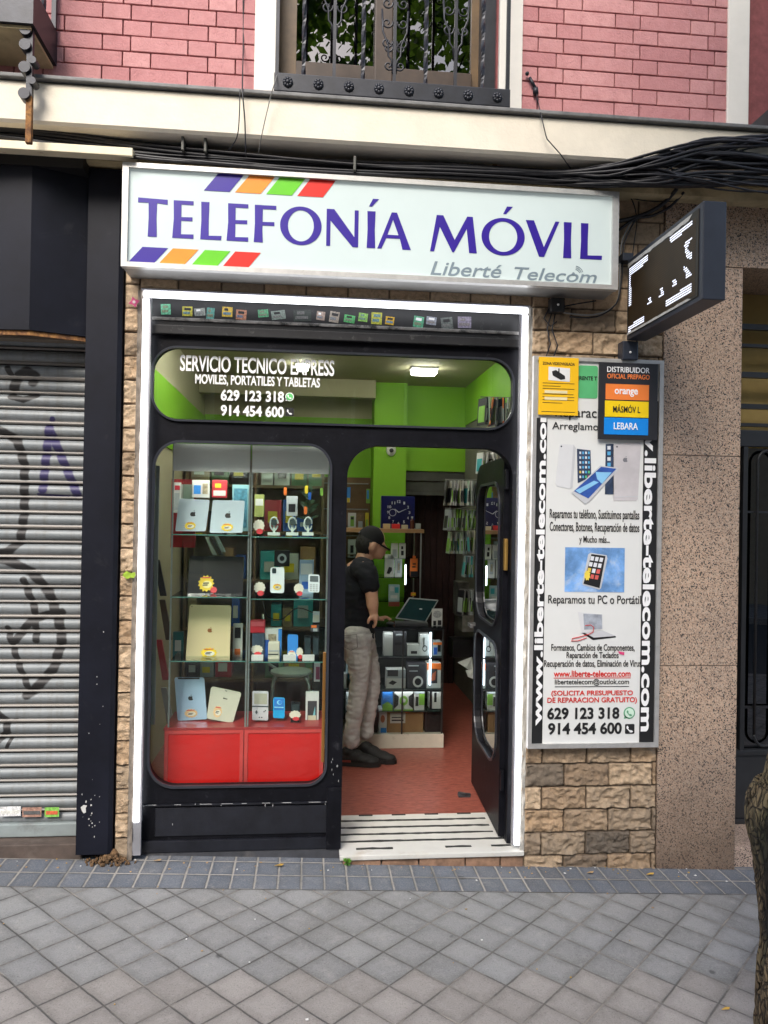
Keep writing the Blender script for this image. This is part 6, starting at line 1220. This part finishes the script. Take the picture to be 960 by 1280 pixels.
for k, (px, c) in enumerate(((196, cdk), (203, mat('dark book cover', (.12, .08, .06), .5)), (199, crd), (205, cpal))):
    y0, y1 = ((700, 745), (750, 800), (800, 850), (860, 905))[k]; q = Quad((px - 4, y0), (px + 3, y0), (px + 12, y1), (px + 4, y1), .75, .05); b = MB(); q.slab(b, .02, c, .03); one('leaning_folder', ['dark folder leaning at the far left inside, highest of four', 'brown folder leaning at the far left inside, below the dark one', 'red folder leaning at the far left inside, above the pale one', 'pale folder leaning lowest at the far left inside'][k], 'folder', b)
b = MB(); b.box(-.80, -.66, .9, .93, 1.45, 1.85, crd); b.box(-.79, -.67, .897, .8995, 1.7, 1.82, cw); one('wall_poster_stand', 'dark red promotional panel behind the left window edge', 'panel', b)
q = Quad((272, 642), (280, 642), (278, 668), (270, 668), .9, .02)
for k, (xa, ya, xb_, yb) in enumerate(((256, 671, 266, 694), (262, 671, 274, 694), (268, 670, 277, 690))):
    q = Quad((xa, ya), (xa + 4, ya), (xb_ + 5, yb), (xb_, yb), .75, .05); b = MB(); q.slab(b, .02, (cw, cdk, cpal)[k], .03); one('leaning_book', ['white book leaning above the black laptop, leftmost of three', 'black book leaning above the laptop, middle of three', 'grey book leaning above the laptop, rightmost of three'][k], 'book', b)

for lbl, nm, a, b_0, c, d, Y, m, pn in (('teal framed picture card behind the right silver tablet', 'picture_card', 290, 606, 311, 664, .50, mat('pale teal card', (.22, .42, .46), .4), ((.1, .9, .08, .92, mat('sea blue print', (.06, .20, .28), .4, var=.6, vs=30)),)), ('white price list sheet behind the left silver tablet', 'price_list', 217, 603, 226, 641, .50, cw, ((.15, .85, .75, .9, crd), (.15, .85, .1, .65, cpal))),
    ('glossy white leaflet behind the pair of silver tablets', 'leaflet', 240, 600, 262, 622, .50, cw, ((.1, .5, .2, .7, cbl), (.6, .9, .2, .8, cskin))), ('red and white leaflet behind the pair of silver tablets', 'leaflet', 265, 600, 284, 622, .50, crd, ((.1, .9, .1, .4, cw), (.2, .6, .55, .8, cy))),
    ('yellow green box behind the cream star on the right top shelf', 'small_box', 318, 618, 330, 646, .49, mat('olive green carton', (.30, .34, .10), .5), ((.1, .9, .5, .8, cw),)), ('tall grey pack behind the middle watch stand', 'small_box', 358, 620, 372, 645, .49, cpal, ((.2, .8, .2, .6, cdk),)),
    ('dark headphone box behind the white phone with camera block', 'small_box', 343, 688, 362, 708, .49, cdk, ((.2, .8, .2, .8, cpal, 'o'), (.34, .66, .34, .66, cdk, 'o'))), ('pale blue box behind the white button phone', 'small_box', 374, 700, 392, 745, .48, mat('powder blue carton', (.30, .40, .52), .5), ((.1, .9, .6, .9, cw), (.2, .7, .2, .4, cb))),
    ('narrow white box behind the champagne gold tablet', 'small_box', 291, 780, 303, 824, .46, cw, ((.2, .8, .6, .9, cdk), (.2, .8, .15, .3, co_))), ('teal box left of the champagne gold tablet', 'small_box', 216, 790, 229, 824, .48, mat('deep teal carton', (.04, .18, .19), .4), ((.2, .8, .3, .7, cw),))):
    pbox(nm, lbl, 'box' if 'box' in nm else 'card', a, b_0, c, d, Y, .012 if 'box' not in nm else .03, m, pn)
for lbl, pts in (('thin black charging cable hanging in the right display bay', ((329, 752, .48), (334, 770, .47), (352, 774, .47), (372, 760, .48), (396, 768, .47))), ('white cable trailing over the red cabinet top beside the folding handset', ((312, 901, .40), (325, 893, .45), (338, 899, .40), (350, 896, .44), (360, 903, .36)))):
    wire('loose_cable', lbl, pts, .45, .0028, cable_black if 'black' in lbl else white_plastic)
# ------------------------------------------------------------------ the man at the counter, seen from his right side
PY = 1.36
MAN = thing('person', 'man in black T-shirt, cap and grey jeans bent over the counter', 'person', (at(452, 945, PY).x, PY, .03))
skin = mat('skin', (.56, .31, .20), .5, var=.06, vs=20, bump=.05); hair_m = mat('black hair', (.008, .007, .007), .6, var=.3, vs=60); tee = mat('black cotton', (.003, .0038, .0075), .9, var=.25, vs=14, bump=.3, bs=200); jean = mat('washed grey denim', (.50, .485, .46), .85, var=.16, vs=9, bump=.35, bs=160, dirt=(.62, .60, .57), dl=.55, dh=.75, ds=7); shoe_m = mat('black suede', (.012, .010, .010), .7, var=.4, vs=30); shoe_r = mat('red sole trim', (.22, .03, .02), .6); cap_m = mat('black cap cloth', (.006, .006, .008), .85, var=.3, vs=40)
def W3(px, py, dy): return at(px, py, PY + dy)
def chain(mb, pts, fl=1.0):
    """pts: (px, py, dy, r) -> one tapering limb with domed ends"""
    P = [W3(*p[:3]) for p in pts]; rr = [p[3] for p in pts]; out, r2 = [], []
    for i in range(len(P) - 1):
        for k in range(6):
            t = k / 6; p0, p1, p2, p3 = P[max(0, i - 1)], P[i], P[i + 1], P[min(len(P) - 1, i + 2)]
            out.append(.5 * ((2 * p1) + (p2 - p0) * t + (2 * p0 - 5 * p1 + 4 * p2 - p3) * t * t + (3 * p1 - p0 - 3 * p2 + p3) * t ** 3)); s = t * t * (3 - 2 * t); r2.append(rr[i] * (1 - s) + rr[i + 1] * s)
    out.append(P[-1]); r2.append(rr[-1]); f = fl
    mb.tube(out, r2, 16, None, f, (1, 0, 0)); mb.ball(out[0], r2[0] * .98, None, 8); mb.ball(out[-1], r2[-1] * .98, None, 8)
def fuse(mb, name, m, voxel, parent, smooth=4, wrinkle=0, ws=14, cut=None):
    me = bpy.data.meshes.new('tmp'); bmesh.ops.recalc_face_normals(mb.bm, faces=mb.bm.faces[:]); mb.bm.to_mesh(me); mb.bm.free(); o = bpy.data.objects.new('tmp', me); COL.objects.link(o)
    md = o.modifiers.new('r', 'REMESH'); md.mode = 'VOXEL'; md.voxel_size = voxel
    s = o.modifiers.new('s', 'SMOOTH'); s.iterations = smooth; s.factor = .5
    dg = bpy.context.evaluated_depsgraph_get(); m2 = bpy.data.meshes.new_from_object(o.evaluated_get(dg)); bpy.data.objects.remove(o); bpy.data.meshes.remove(me)
    if wrinkle:
        for v, n in zip(m2.vertices, [Vector(n.vector) for n in m2.vertex_normals]):
            c = v.co; w = mnoise.noise(Vector((c.x * ws, c.y * ws, c.z * ws * 2.6))) + .5 * mnoise.noise(Vector((c.x * ws * 2.3, c.y * ws * 2.3, c.z * ws * 4.5 + 7))); w = 1 - abs(w) * 1.6
            v.co = c + n * (wrinkle * (w - .4))
    out = MB(); out.bm.from_mesh(m2); bpy.data.meshes.remove(m2)
    if cut: bmesh.ops.delete(out.bm, geom=[v for v in out.bm.verts if cut(v.co)], context='VERTS')
    return out.build(name, m, parent, True)
# body: head with face, neck, torso, arms with hands, legs - one surface
bd = MB()
hc = W3(470.5, 678, 0); tilt = Matrix.Rotation(R(28), 4, 'Y')
bd.ball(hc, (.092, .074, .108), None, 14, tilt)                                                    # skull
bd.ball(hc + Vector((.050, 0, -.055)), (.052, .052, .062), None, 12, tilt)                          # jaw and cheeks
bd.ball(hc + Vector((.062, 0, -.098)), (.022, .024, .020), None, 8)                                # chin
bd.tube([hc + Vector((.090, 0, -.012)), hc + Vector((.107, 0, -.052)), hc + Vector((.092, 0, -.056))], [.008, .0145, .011], 10)   # nose
bd.ball(hc + Vector((.090, 0, -.076)), (.012, .022, .0055), None, 8); bd.ball(hc + Vector((.087, 0, -.087)), (.012, .019, .006), None, 8)  # lips
for s in (-1, 1):
    bd.ball(hc + Vector((.086, s * .030, -.016)), (.016, .018, .007), None, 8, tilt)               # brow
    bd.ball(hc + Vector((.006, s * .076, -.030)), (.023, .016, .036), None, 10, tilt); bd.ball(hc + Vector((.000, s * .074, -.052)), (.010, .008, .012), None, 8)
chain(bd, [(463, 697, 0, .058), (460, 706, 0, .06), (456, 722, 0, .085)])
chain(bd, [(456, 722, 0, .12), (454, 745, 0, .125), (452, 772, 0, .11), (451, 800, 0, .12)])
chain(bd, [(463, 713, -.17, .058), (467, 722, -.185, .052), (470.5, 735, -.195, .046), (472, 747, -.20, .0405), (473, 757, -.195, .040), (474, 766, -.185, .031), (474.5, 771, -.18, .026)])
for f, (l, sp) in enumerate(((.052, -.024), (.060, -.008), (.055, .008), (.043, .022))):          # fingers hooked in the pocket edge
    k0 = W3(476, 775.5, -.18) + Vector((.0, sp, 0)); bd.tube([k0 + Vector((0, 0, .012)), k0 + Vector((.006, 0, -.022)), k0 + Vector((.002, .006, -.022 - l * .4)), k0 + Vector((-.010, .012, -.022 - l * .62))], [.011, .010, .009, .007], 8); bd.ball(k0 + Vector((-.010, .012, -.022 - l * .62)), .0072, None, 6)
bd.tube([W3(474.5, 771, -.18), W3(476, 776, -.18)], [.028, .030], 12, None, 1.3); bd.ball(W3(476, 776, -.18), (.017, .034, .024), None, 8)
t0 = W3(472.5, 773, -.20); bd.tube([t0, t0 + Vector((-.020, -.006, -.016)), t0 + Vector((-.026, -.004, -.042))], [.014, .011, .009], 8); bd.ball(t0 + Vector((-.026, -.004, -.042)), .009, None, 6)
chain(bd, [(461, 714, .15, .056), (462, 735, .20, .048), (464, 754, .21, .041), (470, 764, .19, .036), (474, 772, .17, .027)])
hL = W3(473, 774, .17); bd.ball(hL + Vector((.035, 0, -.006)), (.045, .038, .014), None, 8)
for f, (l, sp) in enumerate(((.058, -.028), (.068, -.010), (.064, .009), (.050, .026))): bd.tube([hL + Vector((.06, sp, -.004)), hL + Vector((.06 + l * .6, sp * 1.2, .004)), hL + Vector((.06 + l, sp * 1.25, -.014))], [.0105, .009, .0075], 8)
bd.tube([hL + Vector((.02, -.028, -.004)), hL + Vector((.05, -.055, -.006)), hL + Vector((.075, -.060, -.012))], [.012, .010, .008], 8)
legs = {'r': [(452, 800, -.085, .105), (455, 825, -.10, .088), (456, 856, -.11, .062), (452, 885, -.115, .056), (447, 916, -.12, .042), (446, 932, -.12, .04)], 'l': [(456, 800, .075, .10), (465, 828, .07, .085), (471, 855, .05, .060), (469, 882, .03, .054), (465, 908, .02, .042), (464, 920, .02, .04)]}
for k in legs: chain(bd, [(a, c, d, r * .80) for a, c, d, r in legs[k]])
BODY = fuse(bd, 'body', skin, .0062, MAN, 3)
# eyes
for s in (-1, 1):
    b = MB(); b.ball(hc + Vector((.086, s * .030, -.030)), (.008, .011, .006), mat('eye', (.05, .03, .02), .2), 8); b.build('eye', None, MAN, True)
# T-shirt
sh = MB()
chain(sh, [(461, 708, 0, .075), (456, 722, 0, .128), (454, 740, 0, .137), (453, 765, 0, .124), (451, 786, 0, .130), (450, 800, 0, .134)], 1.12)
for s, pts in ((-1, [(459, 713, -.11, .085), (464, 716, -.165, .075), (467.5, 724, -.185, .068), (470, 733, -.195, .064)]), (1, [(459, 713, .11, .085), (461, 716, .15, .072), (462, 728, .19, .066), (462, 736, .20, .062)])): chain(sh, pts)
fuse(sh, 't_shirt', tee, .010, MAN, 6, .007, 9, lambda c: c.z < at(450, 803, PY).z + .10 * (c.x - at(450, 803, PY).x))
# jeans
jn = MB()
chain(jn, [(452, 778, 0, .112), (452, 795, 0, .122), (453, 812, 0, .120)], 1.15)
for k in legs: chain(jn, [(a, c, d, r + (.002, -.004, .000, .002, .008, .014)[i]) for i, (a, c, d, r) in enumerate(legs[k])])
JN = fuse(jn, 'jeans', jean, .008, MAN, 4, .0075, 11)
b = MB(); p = W3(446, 806, -.22)
dk = mat('denim seam', (.16, .15, .135), .85)
pk = [W3(437, 797, -.215), W3(453, 796, -.235), W3(454, 812, -.235), W3(446, 816, -.232), W3(438, 812, -.215)]
b.tube(pk + [pk[0]], .0026, 5); b.build('back_pocket', dk, JN)
# shoes
for nm, (ax_, ay_, dy_), yaw in (('r', (441, 936, -.125), -12), ('l', (463, 934, -.04), -22)):
    c = at(ax_, ay_, PY + dy_); base = Vector((c.x, PY + dy_, .03)); rm = Matrix.Translation(base) @ Matrix.Rotation(R(yaw), 4, 'Z')
    m_ = MB()
    for x, y, z, rx, ry, rz in ((-.015, 0, .050, .055, .040, .046), (.045, 0, .055, .070, .042, .050), (.11, 0, .040, .070, .047, .036), (.165, 0, .030, .052, .046, .028), (.01, 0, .085, .048, .042, .040)): m_.ball(rm @ Vector((x, y, z)), (rx, ry, rz), None, 10, Matrix.Rotation(R(yaw), 4, 'Z'))
    so_ = fuse(m_, 'shoe', shoe_m, .007, MAN, 3, cut=lambda c: c.z < .040)
    b = MB(); out = [(-.07, 0), (-.055, -.036), (0, -.040), (.09, -.045), (.16, -.048), (.21, -.03), (.222, 0), (.21, .03), (.16, .048), (.09, .045), (0, .040), (-.055, .036)]
    b.poly([rm @ Vector((x, y, .0005)) for x, y in out], (0, 0, .026), shoe_m); b.build('sole', None, so_)
    b = MB(); b.poly([rm @ Vector((x, y * 1.02 - .0005, .027)) for x, y in ((-.07, -.01), (-.05, -.037), (.03, -.0425), (.03, -.03), (-.05, -.03))], (0, 0, .012), shoe_r); b.build('sole_trim', None, so_)
    b = MB()
    for k in range(4): b.tube([rm @ Vector((.055 + k * .024, -.03, .088 - k * .012)), rm @ Vector((.062 + k * .024, 0, .104 - k * .013)), rm @ Vector((.055 + k * .024, .03, .088 - k * .012))], .003, 5)
    b.build('laces', cdk, so_)
# hair and cap
hr = MB(); hr.ball(hc + Vector((-.010, 0, -.004)), (.089, .079, .104), None, 14, tilt)
fuse(hr, 'hair', hair_m, .006, MAN, 2, .004, 60, lambda c: (c - hc).x > .030 - .0 * c.z or (c - hc).z < -.085 or ((c - hc).x > -.012 and (c - hc).z < -.004))
cp = MB(); cp.ball(hc + Vector((-.004, 0, .008)), (.097, .081, .104), None, 16, tilt); CP = None
ct = tilt.to_3x3().inverted()
CP = fuse(cp, 'cap', cap_m, .007, MAN, 2, cut=lambda c: (ct @ (c - hc)).z < .006)
b = MB(); ti3 = tilt.to_3x3(); top = []; 
for a in [i * math.pi / 12 - math.pi / 2 for i in range(13)]: top.append(hc + ti3 @ Vector((.066 + .075 * math.cos(a), .072 * math.sin(a), .020)))
b.poly(top, ti3 @ Vector((0, 0, -.012))); b.build('cap_brim', cap_m, CP)
b = MB(); b.box(-.094, -.088, -.012, .012, -.004, .010, mat('cap strap tab', (.25, .25, .25), .5), 0, Matrix.Translation(hc + Vector((0, -.03, .02))) @ tilt); b.build('cap_tab', None, CP)
MAN.location.x -= .030; MAN.location.y += .09
# ------------------------------------------------------------------ street tree near the camera and the far side of the street
bark = bark_mat(); leafm = mat('green tree leaf', (.075, .14, .025), .55, var=.5, vs=3)
nt_ = leafm.node_tree; pb_ = nt_.nodes['Principled BSDF']; tr_ = N(nt_, 'ShaderNodeBsdfTranslucent'); tr_.inputs[0].default_value = (.16, .30, .03, 1); mx_ = N(nt_, 'ShaderNodeMixShader'); mx_.inputs[0].default_value = .45; nt_.links.new(pb_.outputs[0], mx_.inputs[1]); nt_.links.new(tr_.outputs[0], mx_.inputs[2]); nt_.links.new(mx_.outputs[0], nt_.nodes['Material Output'].inputs[0])
def tree(label, base, pts, rad, crown, nleaf, size=.09, seed=3, nb=8):
    rnd = random.Random(seed); t = thing('street_tree', label, 'tree', base)
    k = 150; out, rr = [], []
    P = [Vector(p) for p in pts]
    for i in range(len(P) - 1):
        for j in range(34):
            u = j / 34; p0, p1, p2, p3 = P[max(0, i - 1)], P[i], P[i + 1], P[min(len(P) - 1, i + 2)]
            out.append(.5 * ((2 * p1) + (p2 - p0) * u + (2 * p0 - 5 * p1 + 4 * p2 - p3) * u * u + (3 * p1 - p0 - 3 * p2 + p3) * u ** 3)); rr.append(rad[i] * (1 - u) + rad[i + 1] * u)
    out.append(P[-1]); rr.append(rad[-1]); b = MB(); lay = b.bm.verts.layers.float_color.new('tone'); n = 160
    rings = []
    for p, r in zip(out, rr):
        ring = []
        for j in range(n):
            a = 2 * math.pi * j / n; c = Vector((math.cos(a), math.sin(a), 0)); wv = .4 * mnoise.noise(Vector((c.x * 2, c.y * 2, p.z * 6))); q = r * (.97 + .07 * mnoise.noise(Vector((c.x * 1.6, c.y * 1.6, p.z * 2.2 + seed))) + .13 * (1 - min(1, abs(mnoise.noise(Vector((c.x * 6.5 + wv, c.y * 6.5 + wv, p.z * 3.2 + seed)))) * 3.2)) ** .6 + .035 * mnoise.noise(Vector((c.x * 18, c.y * 18, p.z * 14)))); vv = b.bm.verts.new(p + c * q); vv[lay] = (max(0, min(1, (q / r - .97) / .13 + .15)), 0, 0, 1); ring.append(vv)
        rings.append(ring)
    for i in range(len(rings) - 1):
        for j in range(n): b.bm.faces.new((rings[i][j], rings[i][(j + 1) % n], rings[i + 1][(j + 1) % n], rings[i + 1][j]))
    tr = b.build('trunk', bark, t, True)
    c = Vector(crown[0]); R3 = Vector(crown[1]); tips = []
    for i in range(nb):
        a = i * 2.4 + rnd.random(); e = c + Vector((R3.x * .75 * math.cos(a), R3.y * .75 * math.sin(a), R3.z * rnd.uniform(-.4, .8))); b = MB(); st = out[-1 - (i % 3) * 3]; mid = st.lerp(e, .5) + Vector((rnd.uniform(-.3, .3), rnd.uniform(-.3, .3), .2))
        b.tube([st, st.lerp(mid, .5), mid, mid.lerp(e, .5), e], [rr[-1] * .8, rr[-1] * .6, rr[-1] * .4, rr[-1] * .25, .01], 8); b.build('limb', bark, tr, True); tips += [mid, mid.lerp(e, .5), e]
    b = MB(); cl = []
    for i in range(80):
        while True:
            v = Vector((rnd.uniform(-1, 1), rnd.uniform(-1, 1), rnd.uniform(-1, 1)))
            if .25 < v.length < 1: break
        cl.append(c + Vector((v.x * R3.x, v.y * R3.y, v.z * R3.z)))
    cl += tips
    for i in range(nleaf):
        q = rnd.choice(cl) + Vector((rnd.gauss(0, .26), rnd.gauss(0, .26), rnd.gauss(0, .2))); d = Vector((rnd.gauss(0, 1), rnd.gauss(0, 1), rnd.gauss(-.3, .6))).normalized(); s = d.orthogonal().normalized() * size * .32; L_ = d * size * rnd.uniform(.7, 1.4)
        vs = [b.bm.verts.new(x) for x in (q, q + L_ * .5 + s, q + L_, q + L_ * .5 - s)]; b.bm.faces.new(vs)
    b.build('crown', leafm, t, norm=False); return t
tx, ty = at(962, 1180, -1.72).x, -1.72
gz = ground(tx)
def trunk_pt(px, py, r): p = at(px, py, ty); return (p.x + r, ty, p.z)
r_ = .136
tree('rough barked street tree trunk at the right edge of the pavement', (tx, ty, gz), [(trunk_pt(948, 1290, r_)[0] + .01, ty, gz - .15), trunk_pt(952, 1262, r_), trunk_pt(956, 1180, r_), trunk_pt(949, 1095, r_), trunk_pt(940, 1022, r_), trunk_pt(947, 988, r_), trunk_pt(961, 962, r_), (tx + .22, ty, 1.5), (tx + .42, ty - .05, 2.4), (tx + .6, ty - .1, 3.6)], [.135, .124, .118, .120, .128, .120, .112, .105, .095, .07], ((tx + 1.3, ty - 1.0, 6.0), (2.2, 1.6, 1.5)), 5000, .10, 3)
tree('leafy street tree on the opposite pavement', (.6, -12.2, ground(.6)), [(.6, -12.2, -.2), (.62, -12.2, 1.2), (.55, -12.2, 2.6), (.7, -12.2, 4.0)], [.17, .14, .12, .09], ((.7, -10.8, 8.2), (3.4, 2.8, 3.6)), 20000, .2, 9, 10)
OB = thing('opposite_building', 'ochre apartment block across the street with a red shop awning', 'building', (0, -15, 0))
b = MB(); b.box(-14, 14, -19, -15, -.6, 11); b.build('wall', mat('ochre facade', (.42, .33, .22), .85, var=.1), OB)
for fl in range(3):
    for k in range(8):
        x = -12.5 + k * 3.4; z = 3.9 + fl * 2.7; b = MB(); b.box(x, x + 1.2, -15.02, -14.97, z, z + 1.7, dark_glass); w_ = b.build('window', None, OB); b = MB(); b.plate([[(x - .1, z - .1), (x + 1.3, z - .1), (x + 1.3, z + 1.8), (x - .1, z + 1.8)], [(x, z), (x + 1.2, z), (x + 1.2, z + 1.7), (x, z + 1.7)]], -15.06, -14.95, white_paint); b.build('frame', None, w_)
b = MB(); b.poly([(-6, -14.98, 3.2), (-6, -13.9, 2.7), (-6, -13.9, 2.4), (-6, -14.98, 2.4)], (5.5, 0, 0), mat('red awning canvas', (.42, .03, .035), .8)); b.build('awning', None, OB)
for x in (-6.5, -1.2, 3.6): b = MB(); b.box(x, x + 4, -15.01, -14.96, .2, 2.35, dark_glass); b.build('shop_window', None, OB)
# ------------------------------------------------------------------ small things on the pavement
lc = [mat('yellow dead leaf', (.42, .26, .05), .8, var=.3), mat('tan dead leaf', (.38, .25, .12), .8, var=.3)]
for k, (px, py, s) in enumerate(((349, 1079, .022), (197, 1075, .018), (813, 1084, .02), (738, 1083, .018), (907, 1274, .016))):
    Y = -.02 - (py - 1075) * .008 if py < 1200 else -1.12; p = at(px, py, Y); b = MB(); z = ground(p.x) + .010
    pts = [(p.x - s, Y, z), (p.x - s * .3, Y - s * .5, z + .005), (p.x + s * .6, Y - s * .3, z + .002), (p.x + s, Y + s * .1, z + .006), (p.x + s * .2, Y + s * .5, z + .003)]
    b.poly(pts, (0, 0, .0015), lc[k % 2]); one('fallen_leaf', ['curled yellow leaf below the shop window plinth', 'tan leaf scrap by the left end of the plinth', 'tan leaf scrap at the foot of the granite pier', 'yellow leaf scrap at the foot of the stone wall', 'small leaf near the lower right on the beige tiles'][k], 'leaf', b)
WD = thing('weed', 'small green weed sprouting at the left end of the threshold', 'plant', (at(434, 1078, -.03).x, -.03, ground(.2))); b = MB(); wx = at(434, 1076, -.03).x
for k in range(22):
    a = random.random() * 6.28; h = random.uniform(.01, .06); q0 = Vector((wx, -.035, ground(.2) + .003 + h * .5)); d = Vector((math.cos(a) * .9, math.sin(a) * .5 - .2, .4)).normalized() * random.uniform(.012, .026); s = d.cross(Vector((0, 1, 0))).normalized() * .006
    b.poly([q0, q0 + d * .5 + s, q0 + d, q0 + d * .5 - s], (0, -.001, .0004))
b.build('leaves', mat('fresh weed green', (.10, .26, .03), .5, var=.3), WD)
b = MB()
for k in range(9): a = k * .7; b.tube([(wx, -.035, ground(.2)), (wx + .01 * math.cos(a), -.035 + .008 * math.sin(a), ground(.2) + .04)], .0012, 4)
b.build('stems', leafm, WD)
pw = mat('white litter scrap', (.7, .7, .68), .7)
b = MB()
for k in range(110):
    x = random.uniform(-1.6, 2.1); y = -random.random() ** 1.6 * 1.4 if k > 50 else -random.random() * .10; s = random.uniform(.002, .007); z = ground(x) + .0035; a = random.random() * 6
    b.poly([(x + s * random.uniform(.6, 1.2) * math.cos(a + i * 1.5), y + s * random.uniform(.5, 1.2) * math.sin(a + i * 1.5), z + .001) for i in range(4)], (0, 0, .002), random.choice((pw, lc[0], lc[1], lc[1])))
g = b.build('litter_specks', None); g['kind'] = 'stuff'
